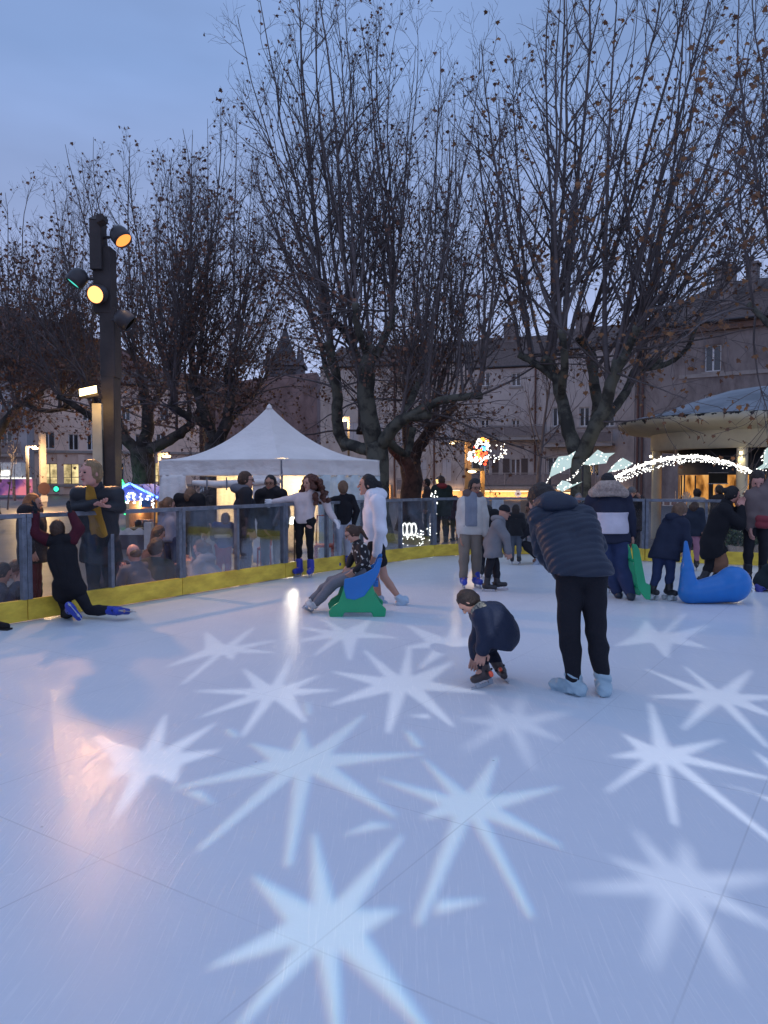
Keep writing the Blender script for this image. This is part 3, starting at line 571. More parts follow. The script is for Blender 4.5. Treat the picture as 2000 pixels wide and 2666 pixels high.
# church tower
ct = empty('church_tower', at(745, 1240, 130)); ct.location.z = -.1; tag(ct, 'stone church bell tower with a pointed spire and louvred openings behind the bare trees', 'church tower')
def cl(px, py): return at(px, py, 130) - Vector(ct.location)
W_st = wall_mat('tower stone', (.17, .15, .16), .5)
hw = cl(790, 1000).x; z1 = cl(745, 958).z; z2 = cl(745, 920).z; zt = cl(745, 858).z
q = MB(); q.box(-hw, hw, -hw, hw, 0, z1); q.box(-hw-.4, hw+.4, -hw-.4, hw+.4, z1, z1+.6); q.build('tower_shaft', W_st, ct)
q = MB(); q.lathe([(hw*.84, z1+.6), (hw*.62, cl(0, 930).z), (hw*.3, cl(0, 890).z), (.05, zt+1)], 8, a0=R(22.5), a1=R(382.5), sm=False); q.build('spire', mat('slate spire', (.075, .07, .08), .7, .3, 1), ct)
for s1 in (-1, 1):
    for s2 in (-1, 1): q = MB(); q.lathe([(hw*.13, z1+.6), (hw*.12, z1+1.6), (.03, z1+4)], 6, c=(s1*hw*.85, s2*hw*.85, 0), sm=False); q.build('pinnacle', W_st, ct)
for x in (-hw*.45, hw*.45):
    za, zb = cl(0, 1017).z, cl(0, 988).z; q = MB(); P = [(x-.75, -hw-.03, za), (x+.75, -hw-.03, za), (x+.75, -hw-.03, zb-.8), (x, -hw-.03, zb), (x-.75, -hw-.03, zb-.8)]; q.poly(P, .02, (0, -1, 0))
    for i in range(6): q.box(x-.72, x+.72, -hw-.2, -hw-.04, za+.3+i*.55, za+.42+i*.55)
    q.build('louvred_opening', mat('louvre', (.035, .03, .035), .8), ct)

# ---------------------------------------------------------------- white tent
tentP = [at(415, 1240, 15.4), at(735, 1240, 13.9), at(988, 1240, 15.5)]
for p in tentP: p.z = -.1
fourth = tentP[0] + tentP[2] - tentP[1]
TC = (tentP[0] + tentP[2])/2; TC.z = -.1; tent = empty('gazebo_tent', TC); tag(tent, 'white pointed pop-up tent with a valance and rolled side wall behind the barrier', 'tent')
M_tarp = mat('white tarpaulin cloth', (.85, .78, .74), .55, .07, 1.2, .5, 3.5, spec=.3, stretch=(1, 1, 2.2))
[setattr(n.inputs['Distance'], 'default_value', .07) for n in M_tarp.node_tree.nodes if n.type == 'BUMP']
C4 = [p - TC for p in (tentP[0], tentP[1], tentP[2], fourth)]
ze = 1.98; zv = 1.66; apex = Vector((0, 0, 0)); apex.z = at(705, 1056, (tentP[0].y+tentP[2].y)/2).z + .1; cen = (C4[0]+C4[2])/2
V = []; Fq = []; n = 16; m = 14
for k in range(4):
    a, b = C4[k], C4[(k+1) % 4]; base = len(V)
    for i in range(n+1):
        for j in range(m+1):
            e = a.lerp(b, i/n); t = j/m; p = Vector((e.x, e.y, 0)).lerp(Vector((cen.x, cen.y, 0)), t)
            h = ze + (apex.z - ze)*(t**2.15*.97 + t*.03) - .05*math.sin(math.pi*i/n)*(1-t)
            if j == m: h = apex.z
            V.append((p.x, p.y, h))
    for i in range(n):
        for j in range(m): q0 = base + i*(m+1) + j; Fq.append((q0, q0+m+1, q0+m+2, q0+1))
npmesh('roof', V, [np.array(Fq)], M_tarp, tent, True)
q = MB(); q.lathe([(.06, -.06), (.045, .0), (.001, .04)], 12, c=(cen.x, cen.y, apex.z)); q.build('peak_cap', M_tarp, tent)
def cloth(a, b, z0, z1, name, folds, amp, mt, bulge=0, top0=None, nx=40, nz=12, parent=tent, seed=0):
    V = []; d = (b-a).normalized(); nn = Vector((d.y, -d.x, 0))
    for i in range(nx+1):
        for j in range(nz+1):
            u = i/nx; v = j/nz; p = a.lerp(b, u)
            zz0 = z0(u) if callable(z0) else z0; zz1 = z1(u) if callable(z1) else z1
            off = amp*math.sin(u*folds*6.28+seed+1.5*v)*(1-v*.7) + amp*.6*math.sin(u*folds*2.7*6.28+seed*2+v*3)*(1-v*.6) + bulge*math.sin(v*3.14)
            p = p + nn*(off+.006); V.append((p.x, p.y, zz0 + (zz1-zz0)*v))
    Fq = [(i*(nz+1)+j, (i+1)*(nz+1)+j, (i+1)*(nz+1)+j+1, i*(nz+1)+j+1) for i in range(nx) for j in range(nz)]
    o = npmesh(name, V, [np.array(Fq)], mt, parent, True); sm = o.modifiers.new('t', 'SOLIDIFY'); sm.thickness = .003; return o
for k, fld in ((0, 2.3), (1, 3.1), (2, 2), (3, 2)):
    cloth(C4[k], C4[(k+1) % 4], zv, ze-.01, 'valance', fld*2, .02, M_tarp, -.015, seed=k)
for k in range(4):
    c = C4[k].lerp(cen, .02); q = MB(); q.box(c.x-.02, c.x+.02, c.y-.02, c.y+.02, 0, ze-.04); q.build('leg', M_galv, tent)
a, b = C4[0], C4[1]
cloth(a, a.lerp(b, .24), lambda u: .35+u*1.05, zv+.02, 'gathered_side_wall', 1.2, .05, M_tarp, .05, seed=4)
q = MB(); q.tube([a.lerp(b, .3)+Vector((0, 0, zv-.13)), a.lerp(b, .5)+Vector((0, 0, zv-.165)), a.lerp(b, .68)+Vector((0, 0, zv-.14)), a.lerp(b, .98)+Vector((0, 0, zv-.1))], [.05, .075, .07, .05], 10); q.build('rolled_side_wall', M_tarp, tent)
for t in (.42, .58, .74): q = MB(); p = a.lerp(b, t); q.bar(p+Vector((.0, -.09, zv-.27)), p+Vector((0, -.09, zv-.03)), .025, .012); q.build('strap', M_galv, tent)
cloth(a.lerp(b, .78), a.lerp(b, .985), .05, zv+.01, 'side_wall', 1.5, .02, M_tarp, seed=2)
cloth(C4[1].lerp(C4[2], .34), C4[2], .02, zv+.02, 'side_wall', 5, .03, mat('clear vinyl wall', (.62, .68, .68), .12, .2, 2.5, .9, 4, spec=.9), seed=1)
cloth(C4[2], C4[3], .02, zv+.02, 'side_wall', 3, .02, M_tarp, seed=5)
cloth(C4[3].lerp(C4[0], 0), C4[3].lerp(C4[0], .45), .02, zv+.02, 'side_wall', 3, .02, M_tarp, seed=6)
lamp('tent_lamp', 'POINT', TC + cen + Vector((.1, .3, 1.55)), 80, (1, .72, .36), .12)
hb = empty('hanging_bulb', TC + cen + Vector((.1, .3, 1.75))); tag(hb, 'round warm bulb hanging inside the white tent', 'bulb')
q = MB(); q.ball((0, 0, 0), .05); q.build('bulb', emis('bulb', (1, .8, .5), 6), hb); q = MB(); q.tube([(0, 0, .05), (0, 0, .8)], .006, 5); q.build('cord', M_black, hb)
wlp = at(766, 1240, 14.45); wlp.z = -.1; wk = empty('work_lamp', wlp); tag(wk, 'low bright work lamp on a short stand under the tent right of the scarfed woman', 'work lamp')
q = MB(); q.box(-.1, .1, -.03, .03, .74, .9); hb_ = q.build('lamp_head', M_head, wk); q = MB(); q.box(-.085, .085, -.036, -.031, .755, .885); q.build('lens', emis('work lens', (1, .9, .7), 12), hb_); q = MB(); q.box(-.012, .012, -.012, .012, 0, .739).box(-.14, .14, -.1, .1, -.0, .012); q.build('stand', M_dark, wk)
lamp('work_light', 'SPOT', wlp + Vector((0, -.06, .82)), 48, (1, .86, .66), .06, None, wlp + Vector((.25, -4.7, -.3)), R(50), .6)
hp = empty('patio_heater', at(862, 1240, 15.6)); hp.location.z = -.1; tag(hp, 'tall heater glowing orange inside the tent by its right wall', 'heater')
q = MB(); q.lathe([(.001, 0), (.2, 0), (.2, .3), (.03, .34), (.03, 1.5)], 14); q.build('stand', M_galv, hp)
q = MB(); q.lathe([(.06, 1.5), (.1, 1.72)], 14); q.build('burner', emis('heater glow', (1, .25, .08), 3), hp); q = MB(); q.lathe([(.28, 1.73), (.02, 1.8)], 16); q.build('hood', M_galv, hp)

# ---------------------------------------------------------------- round pavilion on the right
KD = 20.0; kc = at(1985, 1240, KD); kc.z = -.1; kio = empty('round_pavilion', kc); tag(kio, 'round cream concrete pavilion with a low snowy-grey roof and lit windows on the right', 'pavilion')
def kz(py, Y=KD): return at(1985, py, Y).z + .1
RR = 3.6; zr = 2.95
M_conc = mat('cream concrete rim', (.66, .60, .46), .8, .12, 2, .2, 20)
def stained():
    m = mat('stained rim', (.60, .55, .42), .8, .1, 2, .2, 20); t = m.node_tree; b = t.nodes['Principled BSDF']; src = b.inputs['Base Color'].links[0].from_socket
    tc = N(t, 'ShaderNodeTexCoord'); mp = N(t, 'ShaderNodeMapping'); mp.inputs['Scale'].default_value = (5, 5, 1.5); t.links.new(tc.outputs['Object'], mp.inputs[0]); n = N(t, 'ShaderNodeTexNoise', i_Scale=1.0, i_Detail=5.0); t.links.new(mp.outputs[0], n.inputs['Vector'])
    sx = N(t, 'ShaderNodeSeparateXYZ'); t.links.new(tc.outputs['Object'], sx.inputs[0]); a = N(t, 'ShaderNodeMath', operation='MULTIPLY_ADD'); a.inputs[1].default_value = 2.2; a.inputs[2].default_value = -6.1; t.links.new(sx.outputs[2], a.inputs[0])
    c = N(t, 'ShaderNodeMath', operation='ADD'); t.links.new(a.outputs[0], c.inputs[0]); t.links.new(n.outputs['Fac'], c.inputs[1]); g = N(t, 'ShaderNodeMath', operation='GREATER_THAN'); g.inputs[1].default_value = 1.13; t.links.new(c.outputs[0], g.inputs[0])
    mx = N(t, 'ShaderNodeMix', data_type='RGBA'); mx.inputs['B'].default_value = (.03, .028, .025, 1); t.links.new(g.outputs[0], mx.inputs['Factor']); t.links.new(src, mx.inputs['A']); t.links.new(mx.outputs['Result'], b.inputs['Base Color']); return m
q = MB(); q.lathe([(2.75, zr-.2), (3.35, zr-.14), (RR-.1, zr-.05), (RR, zr), (RR, zr+.12), (RR-.15, zr+.16)], 96); q.build('canopy_rim', stained(), kio)
q = MB(); q.lathe([(2.45, zr-.62), (2.75, zr-.62), (2.75, zr-.2)], 96); q.build('ring_beam', M_conc, kio)
q = MB(); q.lathe([(RR-.15, zr+.161), (2.6, zr+.36), (1.7, zr+.68), (.9, zr+.92), (.25, zr+1.02), (.001, zr+1.03)], 64); q.build('roof', mat('frosted zinc roof', (.20, .22, .25), .5, .45, .9, .5, 3), kio)
q = MB(); q.lathe([(2.44, zr-.6), (2.1, zr-.6), (.01, zr-.6)], 48); q.build('soffit', M_conc, kio)
col_px = [1710, 1932]
for px in col_px:
    d = ray(px, 1240); d = Vector((d.x, d.y)).normalized(); oc = Vector((kc.x, kc.y)); tt = d.dot(oc); disc = 2.6**2 - (oc.length_squared - tt*tt); tt = tt - math.sqrt(max(disc, 0)); p = d*tt - oc
    q = MB(); q.lathe([(.125, 0), (.125, zr-.622)], 20, c=(p.x, p.y, 0)); co = q.build('column', M_conc, kio)
    q = MB(); dd = p.normalized(); c = Vector((p.x, p.y, zr-.75)) + Vector((dd.x, dd.y, 0))*.16; q.ball(c, .035, 8); q.build('downlight', emis('kiosk spot', (1, .85, .55), 8), co)
    lamp('column_lamp', 'SPOT', kc + c + Vector((dd.x, dd.y, 0))*.06 + Vector((0, 0, 0)), 9, (1, .85, .5), .03, None, kc + c + Vector((dd.x*.0, dd.y*.0, -1)), R(110), .6)
WR = 2.05
def arcwall(a0, a1, z0, z1, r, name, m, n=10, th=.06, parent=kio):
    q = MB(); q.lathe([(r, z0), (r, z1), (r-th, z1), (r-th, z0), (r, z0)], n, a0=R(a0), a1=R(a1)); return q.build(name, m, parent)
M_kdark = mat('dark teal cladding', (.022, .03, .045), .5, .2)
def ang_of(px, r=WR):
    d = ray(px, 1240); d = Vector((d.x, d.y)).normalized(); oc = Vector((kc.x, kc.y)); tt = d.dot(oc); disc = r*r - (oc.length_squared - tt*tt); tt -= math.sqrt(max(disc, 0)); p = d*tt - oc; return math.degrees(math.atan2(p.y, p.x))
arcwall(0, 360, 1.72, zr-.603, WR, 'fascia_cladding', M_kdark, 64)
arcwall(0, 360, 0, .78, WR, 'base_wall', mat('kiosk base', (.15, .13, .12), .6), 64)
a0, a1, a2, a3 = ang_of(1786), ang_of(1826), ang_of(1832), ang_of(1900)
aL = ang_of(1782.0)
def win_room():
    m = bpy.data.materials.new('kiosk interior glow'); m.use_nodes = True; t = m.node_tree; t.nodes.clear(); tc = N(t, 'ShaderNodeTexCoord'); mp = N(t, 'ShaderNodeMapping'); mp.inputs['Scale'].default_value = (2.5, 2.5, 1.2); t.links.new(tc.outputs['Object'], mp.inputs[0]); n = N(t, 'ShaderNodeTexNoise', i_Scale=1.4, i_Detail=4.0); t.links.new(mp.outputs[0], n.inputs['Vector'])
    r = N(t, 'ShaderNodeValToRGB'); e = r.color_ramp.elements; e[0].position = .36; e[0].color = (.12, .045, .012, 1); e[1].position = .66; e[1].color = (.95, .52, .17, 1); k = e.new(.5); k.color = (.62, .26, .06, 1); t.links.new(n.outputs['Fac'], r.inputs[0])
    em = N(t, 'ShaderNodeEmission', i_Strength=.9); t.links.new(r.outputs[0], em.inputs[0]); o = N(t, 'ShaderNodeOutputMaterial'); t.links.new(em.outputs[0], o.inputs[0]); m.cycles.emission_sampling = 'NONE'; return m
M_kin = win_room()
angs = [aL + (x)*1.0 for x in ()]
step = 27; a_start = ang_of(1745); 
k = 0; a = -178
while a < 178:
    f = MB(); f.lathe([(WR+.02, .8), (WR+.02, 1.7), (WR-.05, 1.7), (WR-.05, .8), (WR+.02, .8)], 2, a0=R(a), a1=R(a+2.6)); fo = f.build('window', M_dark, kio)
    g = MB(); g.lathe([(WR-.03, .8), (WR-.03, 1.7)], 6, a0=R(a+2.6), a1=R(a+step-.01)); g.build('pane', M_kin, fo)
    a += step
q = MB(); q.lathe([(WR+.35, .74), (WR+.35, .8), (WR+.02, .8)], 40, a0=R(-170), a1=R(-60)); q.build('counter', M_trim, kio)
aw = math.radians(ang_of(1760)); 
for i, (px, s) in enumerate(((1742, 1), (1788, 1))):
    aa = math.radians(ang_of(px, WR+.05)); tdir = Vector((-math.sin(aa), math.cos(aa), 0)); c = Vector((math.cos(aa), math.sin(aa), 0))*(WR+.05) + Vector((0, 0, .98)); q = MB()
    for j in range(7):
        t = R(20+j*20); tip = c + tdir*math.cos(t)*.3 + Vector((0, 0, math.sin(t)*.3)); q.bar(c + (tip-c)*.25, tip, .045, .012, (c.x, c.y, 0))
    q.build('window_snow_fan', mat('white window paint', (.72, .70, .66), .7), kio)
bd = empty('menu_board', kc + Vector((math.cos(R(a3+2)), math.sin(R(a3+2)), 0))*0 + (at(1870, 1245, 17.7) - kc)); tag(bd, 'dark menu board hanging in the right kiosk window', 'board')
q = MB(); q.cbox((0, 0, 0), (.42, .03, .24)); q.build('panel', mat('slate board', (.02, .018, .016), .8, spec=.1), bd); q = MB(); q.cbox((0, -.003, .125), (.45, .04, .012)).cbox((0, -.003, -.125), (.45, .04, .02)); q.build('board_frame', M_trim, bd)
ps = empty('poster_board', at(1756, 1308, 17.3)); tag(ps, 'white board with three small photographs under the pavilion window', 'board')
q = MB(); q.cbox((0, 0, 0), (.52, .02, .16)); q.build('panel', mat('poster white', (.6, .55, .55), .5), ps)
for i in range(3): q = MB(); q.cbox((-.17+i*.16, -.012, 0), (.12, .006, .12)); q.build('photograph', mat('poster photo', (.25, .15, .14), .5, .5, 14), ps)
for k_, (pxa, n_b) in enumerate(((1800, 7), (1850, 9), (1885, 6))):
    aa = math.radians(ang_of(pxa, WR+.2)); c = kc + Vector((math.cos(aa), math.sin(aa), 0))*(WR+.2); c.z = kc.z + .8
    for j in range(3):
        b_r = empty('bottle', c + Vector((-.12+.11*j+.02*k_, .03*(j % 2), 0))); tag(b_r, 'small bottle or jar on the lit counter of the round pavilion', 'bottle', 'bottles on the pavilion counter')
        q = MB(); hh = .14+.05*((j+k_) % 3); q.lathe([(.001, 0), (.03, 0), (.03, hh*.6), (.012, hh*.8), (.012, hh), (.001, hh)], 10); q.build('glass', mat('bottle glass %d' % ((j+k_) % 3), ((.05, .1, .04), (.3, .15, .05), (.5, .45, .35))[(j+k_) % 3], .2), b_r)
for px_ in (1776, 1812): 
    aa = math.radians(ang_of(px_)); q = MB(); q.cbox(Vector((math.cos(aa), math.sin(aa), 0))*(WR+.01) + Vector((0, 0, 1.25)), (.03, .03, .88)); q.build('mullion', M_dark, kio)
lamp('kiosk_fill', 'POINT', kc + Vector((-3.2, -6.0, 1.3)), 18, (1, .8, .5), .15)  # added fill out in front, no fixture, lightens the canopy rim
# ---------------------------------------------------------------- plane trees
def tubes(P, Rr, k):
    """P (B,n,3) points, Rr (B,n) radii -> verts, quads"""
    B, n, _ = P.shape; T = np.empty_like(P); T[:, 1:-1] = P[:, 2:] - P[:, :-2]; T[:, 0] = P[:, 1]-P[:, 0]; T[:, -1] = P[:, -1]-P[:, -2]
    T /= np.linalg.norm(T, axis=2, keepdims=True)+1e-9
    ref = np.where(np.abs(T[:, :1, 2:3]) > .9, np.array([1., 0, 0]), np.array([0, 0, 1.])); ref = np.broadcast_to(ref, T.shape)
    X = np.cross(T, ref); X /= np.linalg.norm(X, axis=2, keepdims=True)+1e-9; Y = np.cross(T, X)
    a = np.arange(k)*2*np.pi/k; ca, sa = np.cos(a), np.sin(a)
    V = P[:, :, None, :] + Rr[:, :, None, None]*(X[:, :, None, :]*ca[None, None, :, None] + Y[:, :, None, :]*sa[None, None, :, None])
    idx = np.arange(B*n*k).reshape(B, n, k); a0 = idx[:, :-1]; b0 = np.roll(a0, -1, 2); a1 = idx[:, 1:]; b1 = np.roll(a1, -1, 2)
    return V.reshape(-1, 3), np.stack([a0, b0, b1, a1], -1).reshape(-1, 4)
class Acc:
    def __init__(s): s.V = []; s.F = {}; s.n = 0
    def add(s, V, Fc):
        s.V.append(V); s.F.setdefault(Fc.shape[1], []).append(Fc + s.n); s.n += len(V)
    def build(s, name, m, parent, smooth=True):
        return npmesh(name, np.concatenate(s.V), [np.concatenate(f) for f in s.F.values()], m, parent, smooth)
def unit(v): return v/(np.linalg.norm(v, axis=-1, keepdims=True)+1e-9)
def grow(rng, P0, D0, L, n, wob, up):
    """curved branches: (B,3) starts, (B,3) dirs, (B,) lengths"""
    B = len(P0); P = np.empty((B, n, 3)); P[:, 0] = P0; D = unit(D0)
    for i in range(1, n):
        D = unit(D + rng.normal(0, wob, (B, 3)) + np.array([0, 0, up])); P[:, i] = P[:, i-1] + D*(L/(n-1))[:, None]
    return P
def spawn(rng, P, per, t0, t1, ang, lo=.0):
    """children along the parents: start points, directions and parameter t"""
    B, n, _ = P.shape; t = rng.uniform(t0, t1, (B, per)); x = t*(n-1); i = np.minimum(x.astype(int), n-2); f = (x-i)[..., None]
    b = np.arange(B)[:, None]; A = P[b, i]; C = P[b, i+1]; pos = A*(1-f)+C*f; T = unit(C-A)
    rnd = rng.normal(0, 1, T.shape); side = unit(rnd - (rnd*T).sum(-1, keepdims=True)*T); a = np.radians(rng.uniform(ang[0], ang[1], (B, per)))[..., None]
    return pos.reshape(-1, 3), (T*np.cos(a)+side*np.sin(a)).reshape(-1, 3), t.reshape(-1), np.repeat(np.arange(B), per)
LEAF = np.array([(0,0,0),(.28,.12,.03),(.5,.02,.0),(.42,.3,.06),(.62,.55,-.05),(.32,.58,.05),(.0,1.0,-.12),(-.32,.58,.05),(-.62,.55,-.05),(-.42,.3,.06),(-.5,.02,.0),(-.28,.12,.03)])
LEAF_F = np.array([(0,1,3,5),(1,2,3,3),(3,4,5,5),(0,5,6,7),(0,7,9,11),(7,8,9,9),(9,10,11,11)])
LEAF_T = np.array([(0,1,3),(0,3,5),(1,2,3),(3,4,5),(0,5,6),(0,6,7),(0,7,9),(7,8,9),(0,9,11),(9,10,11)])
def leaves(rng, pos, size):
    B = len(pos); s = size*rng.uniform(.55, 1.25, B); a = rng.uniform(0, 2*np.pi, B); tilt = rng.uniform(1.2, 2.6, B); ro = rng.uniform(0, 2*np.pi, B)
    L = LEAF.copy(); V = L[None]*s[:, None, None]; V = V.copy(); curl = rng.uniform(-.9, .9, B)[:, None]; V[..., 2] += curl*(V[..., 0]**2)/s[:, None]*1.6
    c, sn = np.cos(ro)[:, None], np.sin(ro)[:, None]; x = V[..., 0]*c - V[..., 2]*sn; z = V[..., 0]*sn + V[..., 2]*c; V = np.stack([x, V[..., 1], z], -1)
    c, sn = np.cos(tilt)[:, None], np.sin(tilt)[:, None]; y = V[..., 1]*c - V[..., 2]*sn; z = -(V[..., 1]*sn + V[..., 2]*c); V = np.stack([V[..., 0], y, z], -1)
    c, sn = np.cos(a)[:, None], np.sin(a)[:, None]; x = V[..., 0]*c - V[..., 1]*sn; y = V[..., 0]*sn + V[..., 1]*c; V = np.stack([x, y, V[..., 2]], -1) + pos[:, None]
    F_ = (LEAF_T[None] + (np.arange(B)*12)[:, None, None]).reshape(-1, 3)
    return V.reshape(-1, 3), F_
def bark(name, c1, c2, sc=3.0):
    m = mat(name, c1, .85, .1, sc, .6, 14, col2=c2, spec=.2); r = [n for n in m.node_tree.nodes if n.type == 'VALTORGB'][0]; r.color_ramp.elements[0].position = .42; r.color_ramp.elements[1].position = .56; return m
M_bark = bark('mottled plane bark', (.135, .13, .105), (.055, .052, .046))
M_barkd = bark('dark plane bark', (.10, .085, .075), (.045, .04, .038))
M_twig = mat('dark twigs', (.14, .115, .115), .8, .3, 2)
M_leaf = mat('dry brown plane leaves', (.27, .135, .085), .7, .1, 1.1, col2=(.12, .066, .055), spec=.2, detail=2)
M_leafo = mat('russet plane leaves', (.36, .18, .08), .7, .1, 1.6, col2=(.14, .07, .05), spec=.2, detail=2)
def plane_tree(label, base, Y, limbs, top, nsh, seed, zfac=(.6, 1.0), spread=.35, leaf=.085, leafm=M_leaf, barkm=M_bark, sec=15, ter=6, q=1, lden=1.35, low=True, r_sh=.045, k3=4, nlow=34, lean=(0, 0), maxz=None):
    """limbs: list of (polyline [(px,py,dY)], r0, r1, heads) - first is the trunk. top: (px list -> py top) envelope"""
    rng = np.random.default_rng(seed)
    b0 = at(base[0], base[1], Y); b0.z = -.12; r = empty('plane_tree', b0); tag(r, label, 'tree', 'bare plane trees round the square'); B0 = np.array(b0)
    tr = Acc(); heads = []; hdir = []
    for pl, r0, r1, shoot in limbs:
        r0 *= .84; r1 *= .84; pts = np.array([list(at(x, y, Y+dy)) for x, y, dy in pl]) - B0
        if pl[0][1] >= 1235: pts[0][2] = 0
        # smooth resample
        n = len(pts); tt = np.linspace(0, n-1, (n-1)*5+1); out = []
        for t in tt:
            i = min(int(t), n-2); f = t-i; p0 = pts[max(i-1, 0)]; p1 = pts[i]; p2 = pts[i+1]; p3 = pts[min(i+2, n-1)]
            out.append(.5*((2*p1)+(-p0+p2)*f+(2*p0-5*p1+4*p2-p3)*f*f+(-p0+3*p1-3*p2+p3)*f**3))
        P = np.array(out); m = len(P); P[1:-1] += rng.normal(0, r0*.07, (m-2, 3)); rad = np.linspace(r0, r1, m)*(1+rng.normal(0, .03, m))
        if pl[0][1] >= 1235: rad[0] *= 1.5; rad[1] *= 1.2
        if shoot:      # burl at pollard heads
            rad[-1] *= 1.25; rad[-2] *= 1.15
        V, Fq = tubes(P[None], rad[None], 12); tr.add(V, Fq)
        vc = np.concatenate([P[-1:] + (P[-1]-P[-2])*.3]); e = np.arange(len(V)-12, len(V)); tr.add(vc, np.zeros((0, 3), int))
        tr.F.setdefault(3, []).append(np.stack([e, np.roll(e, -1), np.full(12, len(V))], 1) + tr.n - len(V) - 1)
        if shoot:
            nh = shoot
            for k in range(nh):
                t = 1 - abs(rng.normal(0, .16)) if rng.random() < .62 else rng.uniform(.3, 1); t = max(.15, min(t, 1)); i = min(int(t*(m-1)), m-2); heads.append(P[i] + (P[i+1]-P[i])*(t*(m-1)-i)); hdir.append(unit(P[min(i+1, m-1)]-P[max(i-1, 0)])*(.5 if t > .8 else .15))
    tr.build('trunk', barkm, r)
    HA = np.array(heads); HA = HA[np.argsort(HA[:, 0])]
    EX = np.array([at(px, 1240, Y).x for px, py in top]) - B0[0]; EZ = np.array([at(px, py, Y).z for px, py in top]) - B0[2]
    def fan(n, lo, hi, dsp):
        x = np.linspace(EX[0], EX[-1], n+2)[1:-1] + rng.normal(0, (EX[-1]-EX[0])/n*.45, n); x = np.clip(x, EX[0], EX[-1]); zt = np.interp(x, EX, EZ)*rng.uniform(lo, hi, n)
        q = np.clip((np.arange(n)+rng.normal(0, n*.07, n))/n, 0, .999); h = HA[(q*len(HA)).astype(int)]; tip = np.stack([x, h[:, 1] + rng.normal(0, dsp, n), np.maximum(zt, h[:, 2]+1.2)], 1)
        tip[:, 0] = h[:, 0] + (x-h[:, 0])*np.clip((tip[:, 2]-h[:, 2])/6.5, .3, 1)
        L = np.linalg.norm(tip-h, axis=1); hz = tip-h; hz[:, 2] = 0; t = np.linspace(0, 1, 14)[None, :, None]; u = np.array([0, 0, 1.])
        p1 = h + hz*.30 + u*(L*.22)[:, None] + rng.normal(0, .25, (n, 3)); p2 = tip - hz*.22 - u*(L*.34)[:, None] + rng.normal(0, .3, (n, 3))
        P = (1-t)**3*h[:, None] + 3*(1-t)**2*t*p1[:, None] + 3*(1-t)*t*t*p2[:, None] + t**3*tip[:, None]
        w_ = np.cumsum(rng.normal(0, .028, P.shape), 1)*np.sin(np.linspace(0, np.pi, 14))[None, :, None]**.5; return P + w_, L
    Pa, La = fan(nsh, .86, 1.0, 1.9); Pb, Lb = fan(int(nsh*.6), .45, .8, 2.4); P1 = np.concatenate([Pa, Pb]); L = np.concatenate([La, Lb]); n = len(L); H = P1[:, 0]
    P1_14 = P1; r1 = (r_sh*.84*(L/8)**.8)[:, None]*np.linspace(1, .1, 14)[None]**.85*rng.uniform(.7, 1.3, (n, 1))
    A = Acc(); V, Fq = tubes(P1, r1, 6); A.add(V, Fq)
    # short spreading twigs low on the limbs, thick with leaves
    nl = int(nlow); hi_ = rng.integers(0, n, nl); Dl = rng.normal(0, 1, (nl, 3)); Dl[:, 2] = rng.uniform(-.45, .75, nl); Ll = rng.uniform(1.0, 3.4, nl); PL = grow(rng, H[hi_], Dl, Ll, 8, .12, -.02)
    V, Fq = tubes(PL, (.012+.006*Ll)[:, None]*np.linspace(1, .3, 8)[None], 4); A.add(V, Fq)
    sl_, dl_, tl_, pl_ = spawn(rng, PL, 9, .15, 1, (20, 60)); PL2 = grow(rng, sl_, dl_, Ll[pl_]*.38+.1, 5, .14, .0); V, Fq = tubes(PL2, np.full((len(tl_), 5), .006), 3); A.add(V, Fq)
    sm_, dm_, tm_, pm_ = spawn(rng, PL2, 4, .2, 1, (25, 70)); PL3 = grow(rng, sm_, dm_, rng.uniform(.12, .45, len(tm_)), 3, .15, -.02); V, Fq = tubes(PL3, np.full((len(tm_), 3), .0038), 3); A.add(V, Fq)
    # side branches
    s, d, t, pi = spawn(rng, P1, sec, .10, .97, (22, 52)); L2 = L[pi]*(1.02-t)*rng.uniform(.2, .5, len(t)) + rng.uniform(.3, .9, len(t))
    P2 = grow(rng, s, d, L2, 8, .10, .08); rr = np.minimum(r1[pi, (t*13).astype(int)]*.62, .020*(L2/2)**.8+.003); V, Fq = tubes(P2, rr[:, None]*np.linspace(1, .2, 8)[None], k3); A.add(V, Fq)
    s3, d3, t3, p3 = spawn(rng, P2, ter, .12, 1, (25, 60)); L3 = L2[p3]*(1.1-t3)*rng.uniform(.2, .5, len(t3)) + rng.uniform(.15, .4, len(t3)); P3 = grow(rng, s3, d3, L3, 5, .16, .07)
    V, Fq = tubes(P3, np.clip(rr[p3]*.5, .0035, .008)[:, None]*np.linspace(1, .45, 5)[None], 3); A.add(V, Fq)
    s4, d4, t4, p4 = spawn(rng, P3, q, .25, 1, (25, 70)); L4 = rng.uniform(.08, .3, len(t4)); P4 = grow(rng, s4, d4, L4, 3, .15, .02)
    V, Fq = tubes(P4, np.full((len(t4), 3), .0032), 3); A.add(V, Fq)
    A.build('crown', M_twig, r)
    # leaves hang in loose clumps from some twigs
    pos = np.concatenate([P3[:, -1], P4[:, -1], P2[:, -1]]); pos2 = np.concatenate([PL3[:, -1], PL2[:, -1]]); pos2 = pos2[rng.random(len(pos2)) < .62]; hid = pos + B0
    clump = np.sin(hid[:, 0]*2.1+seed)+np.sin(hid[:, 1]*1.9+2)+np.sin(hid[:, 2]*2.3+seed*2); lowb = np.clip(1.9-(pos[:, 2]-3)/5.5, .5, 2.2)
    keep = rng.random(len(pos)) < .34*lden*np.clip(.65+clump*.3, .12, 1.6)*lowb
    pa = np.concatenate([pos[keep]+rng.normal(0, .02, (keep.sum(), 3)), pos2]); V, Fq = leaves(rng, pa, leaf); npmesh('leaves', V, [Fq], leafm, r, False)
    return r
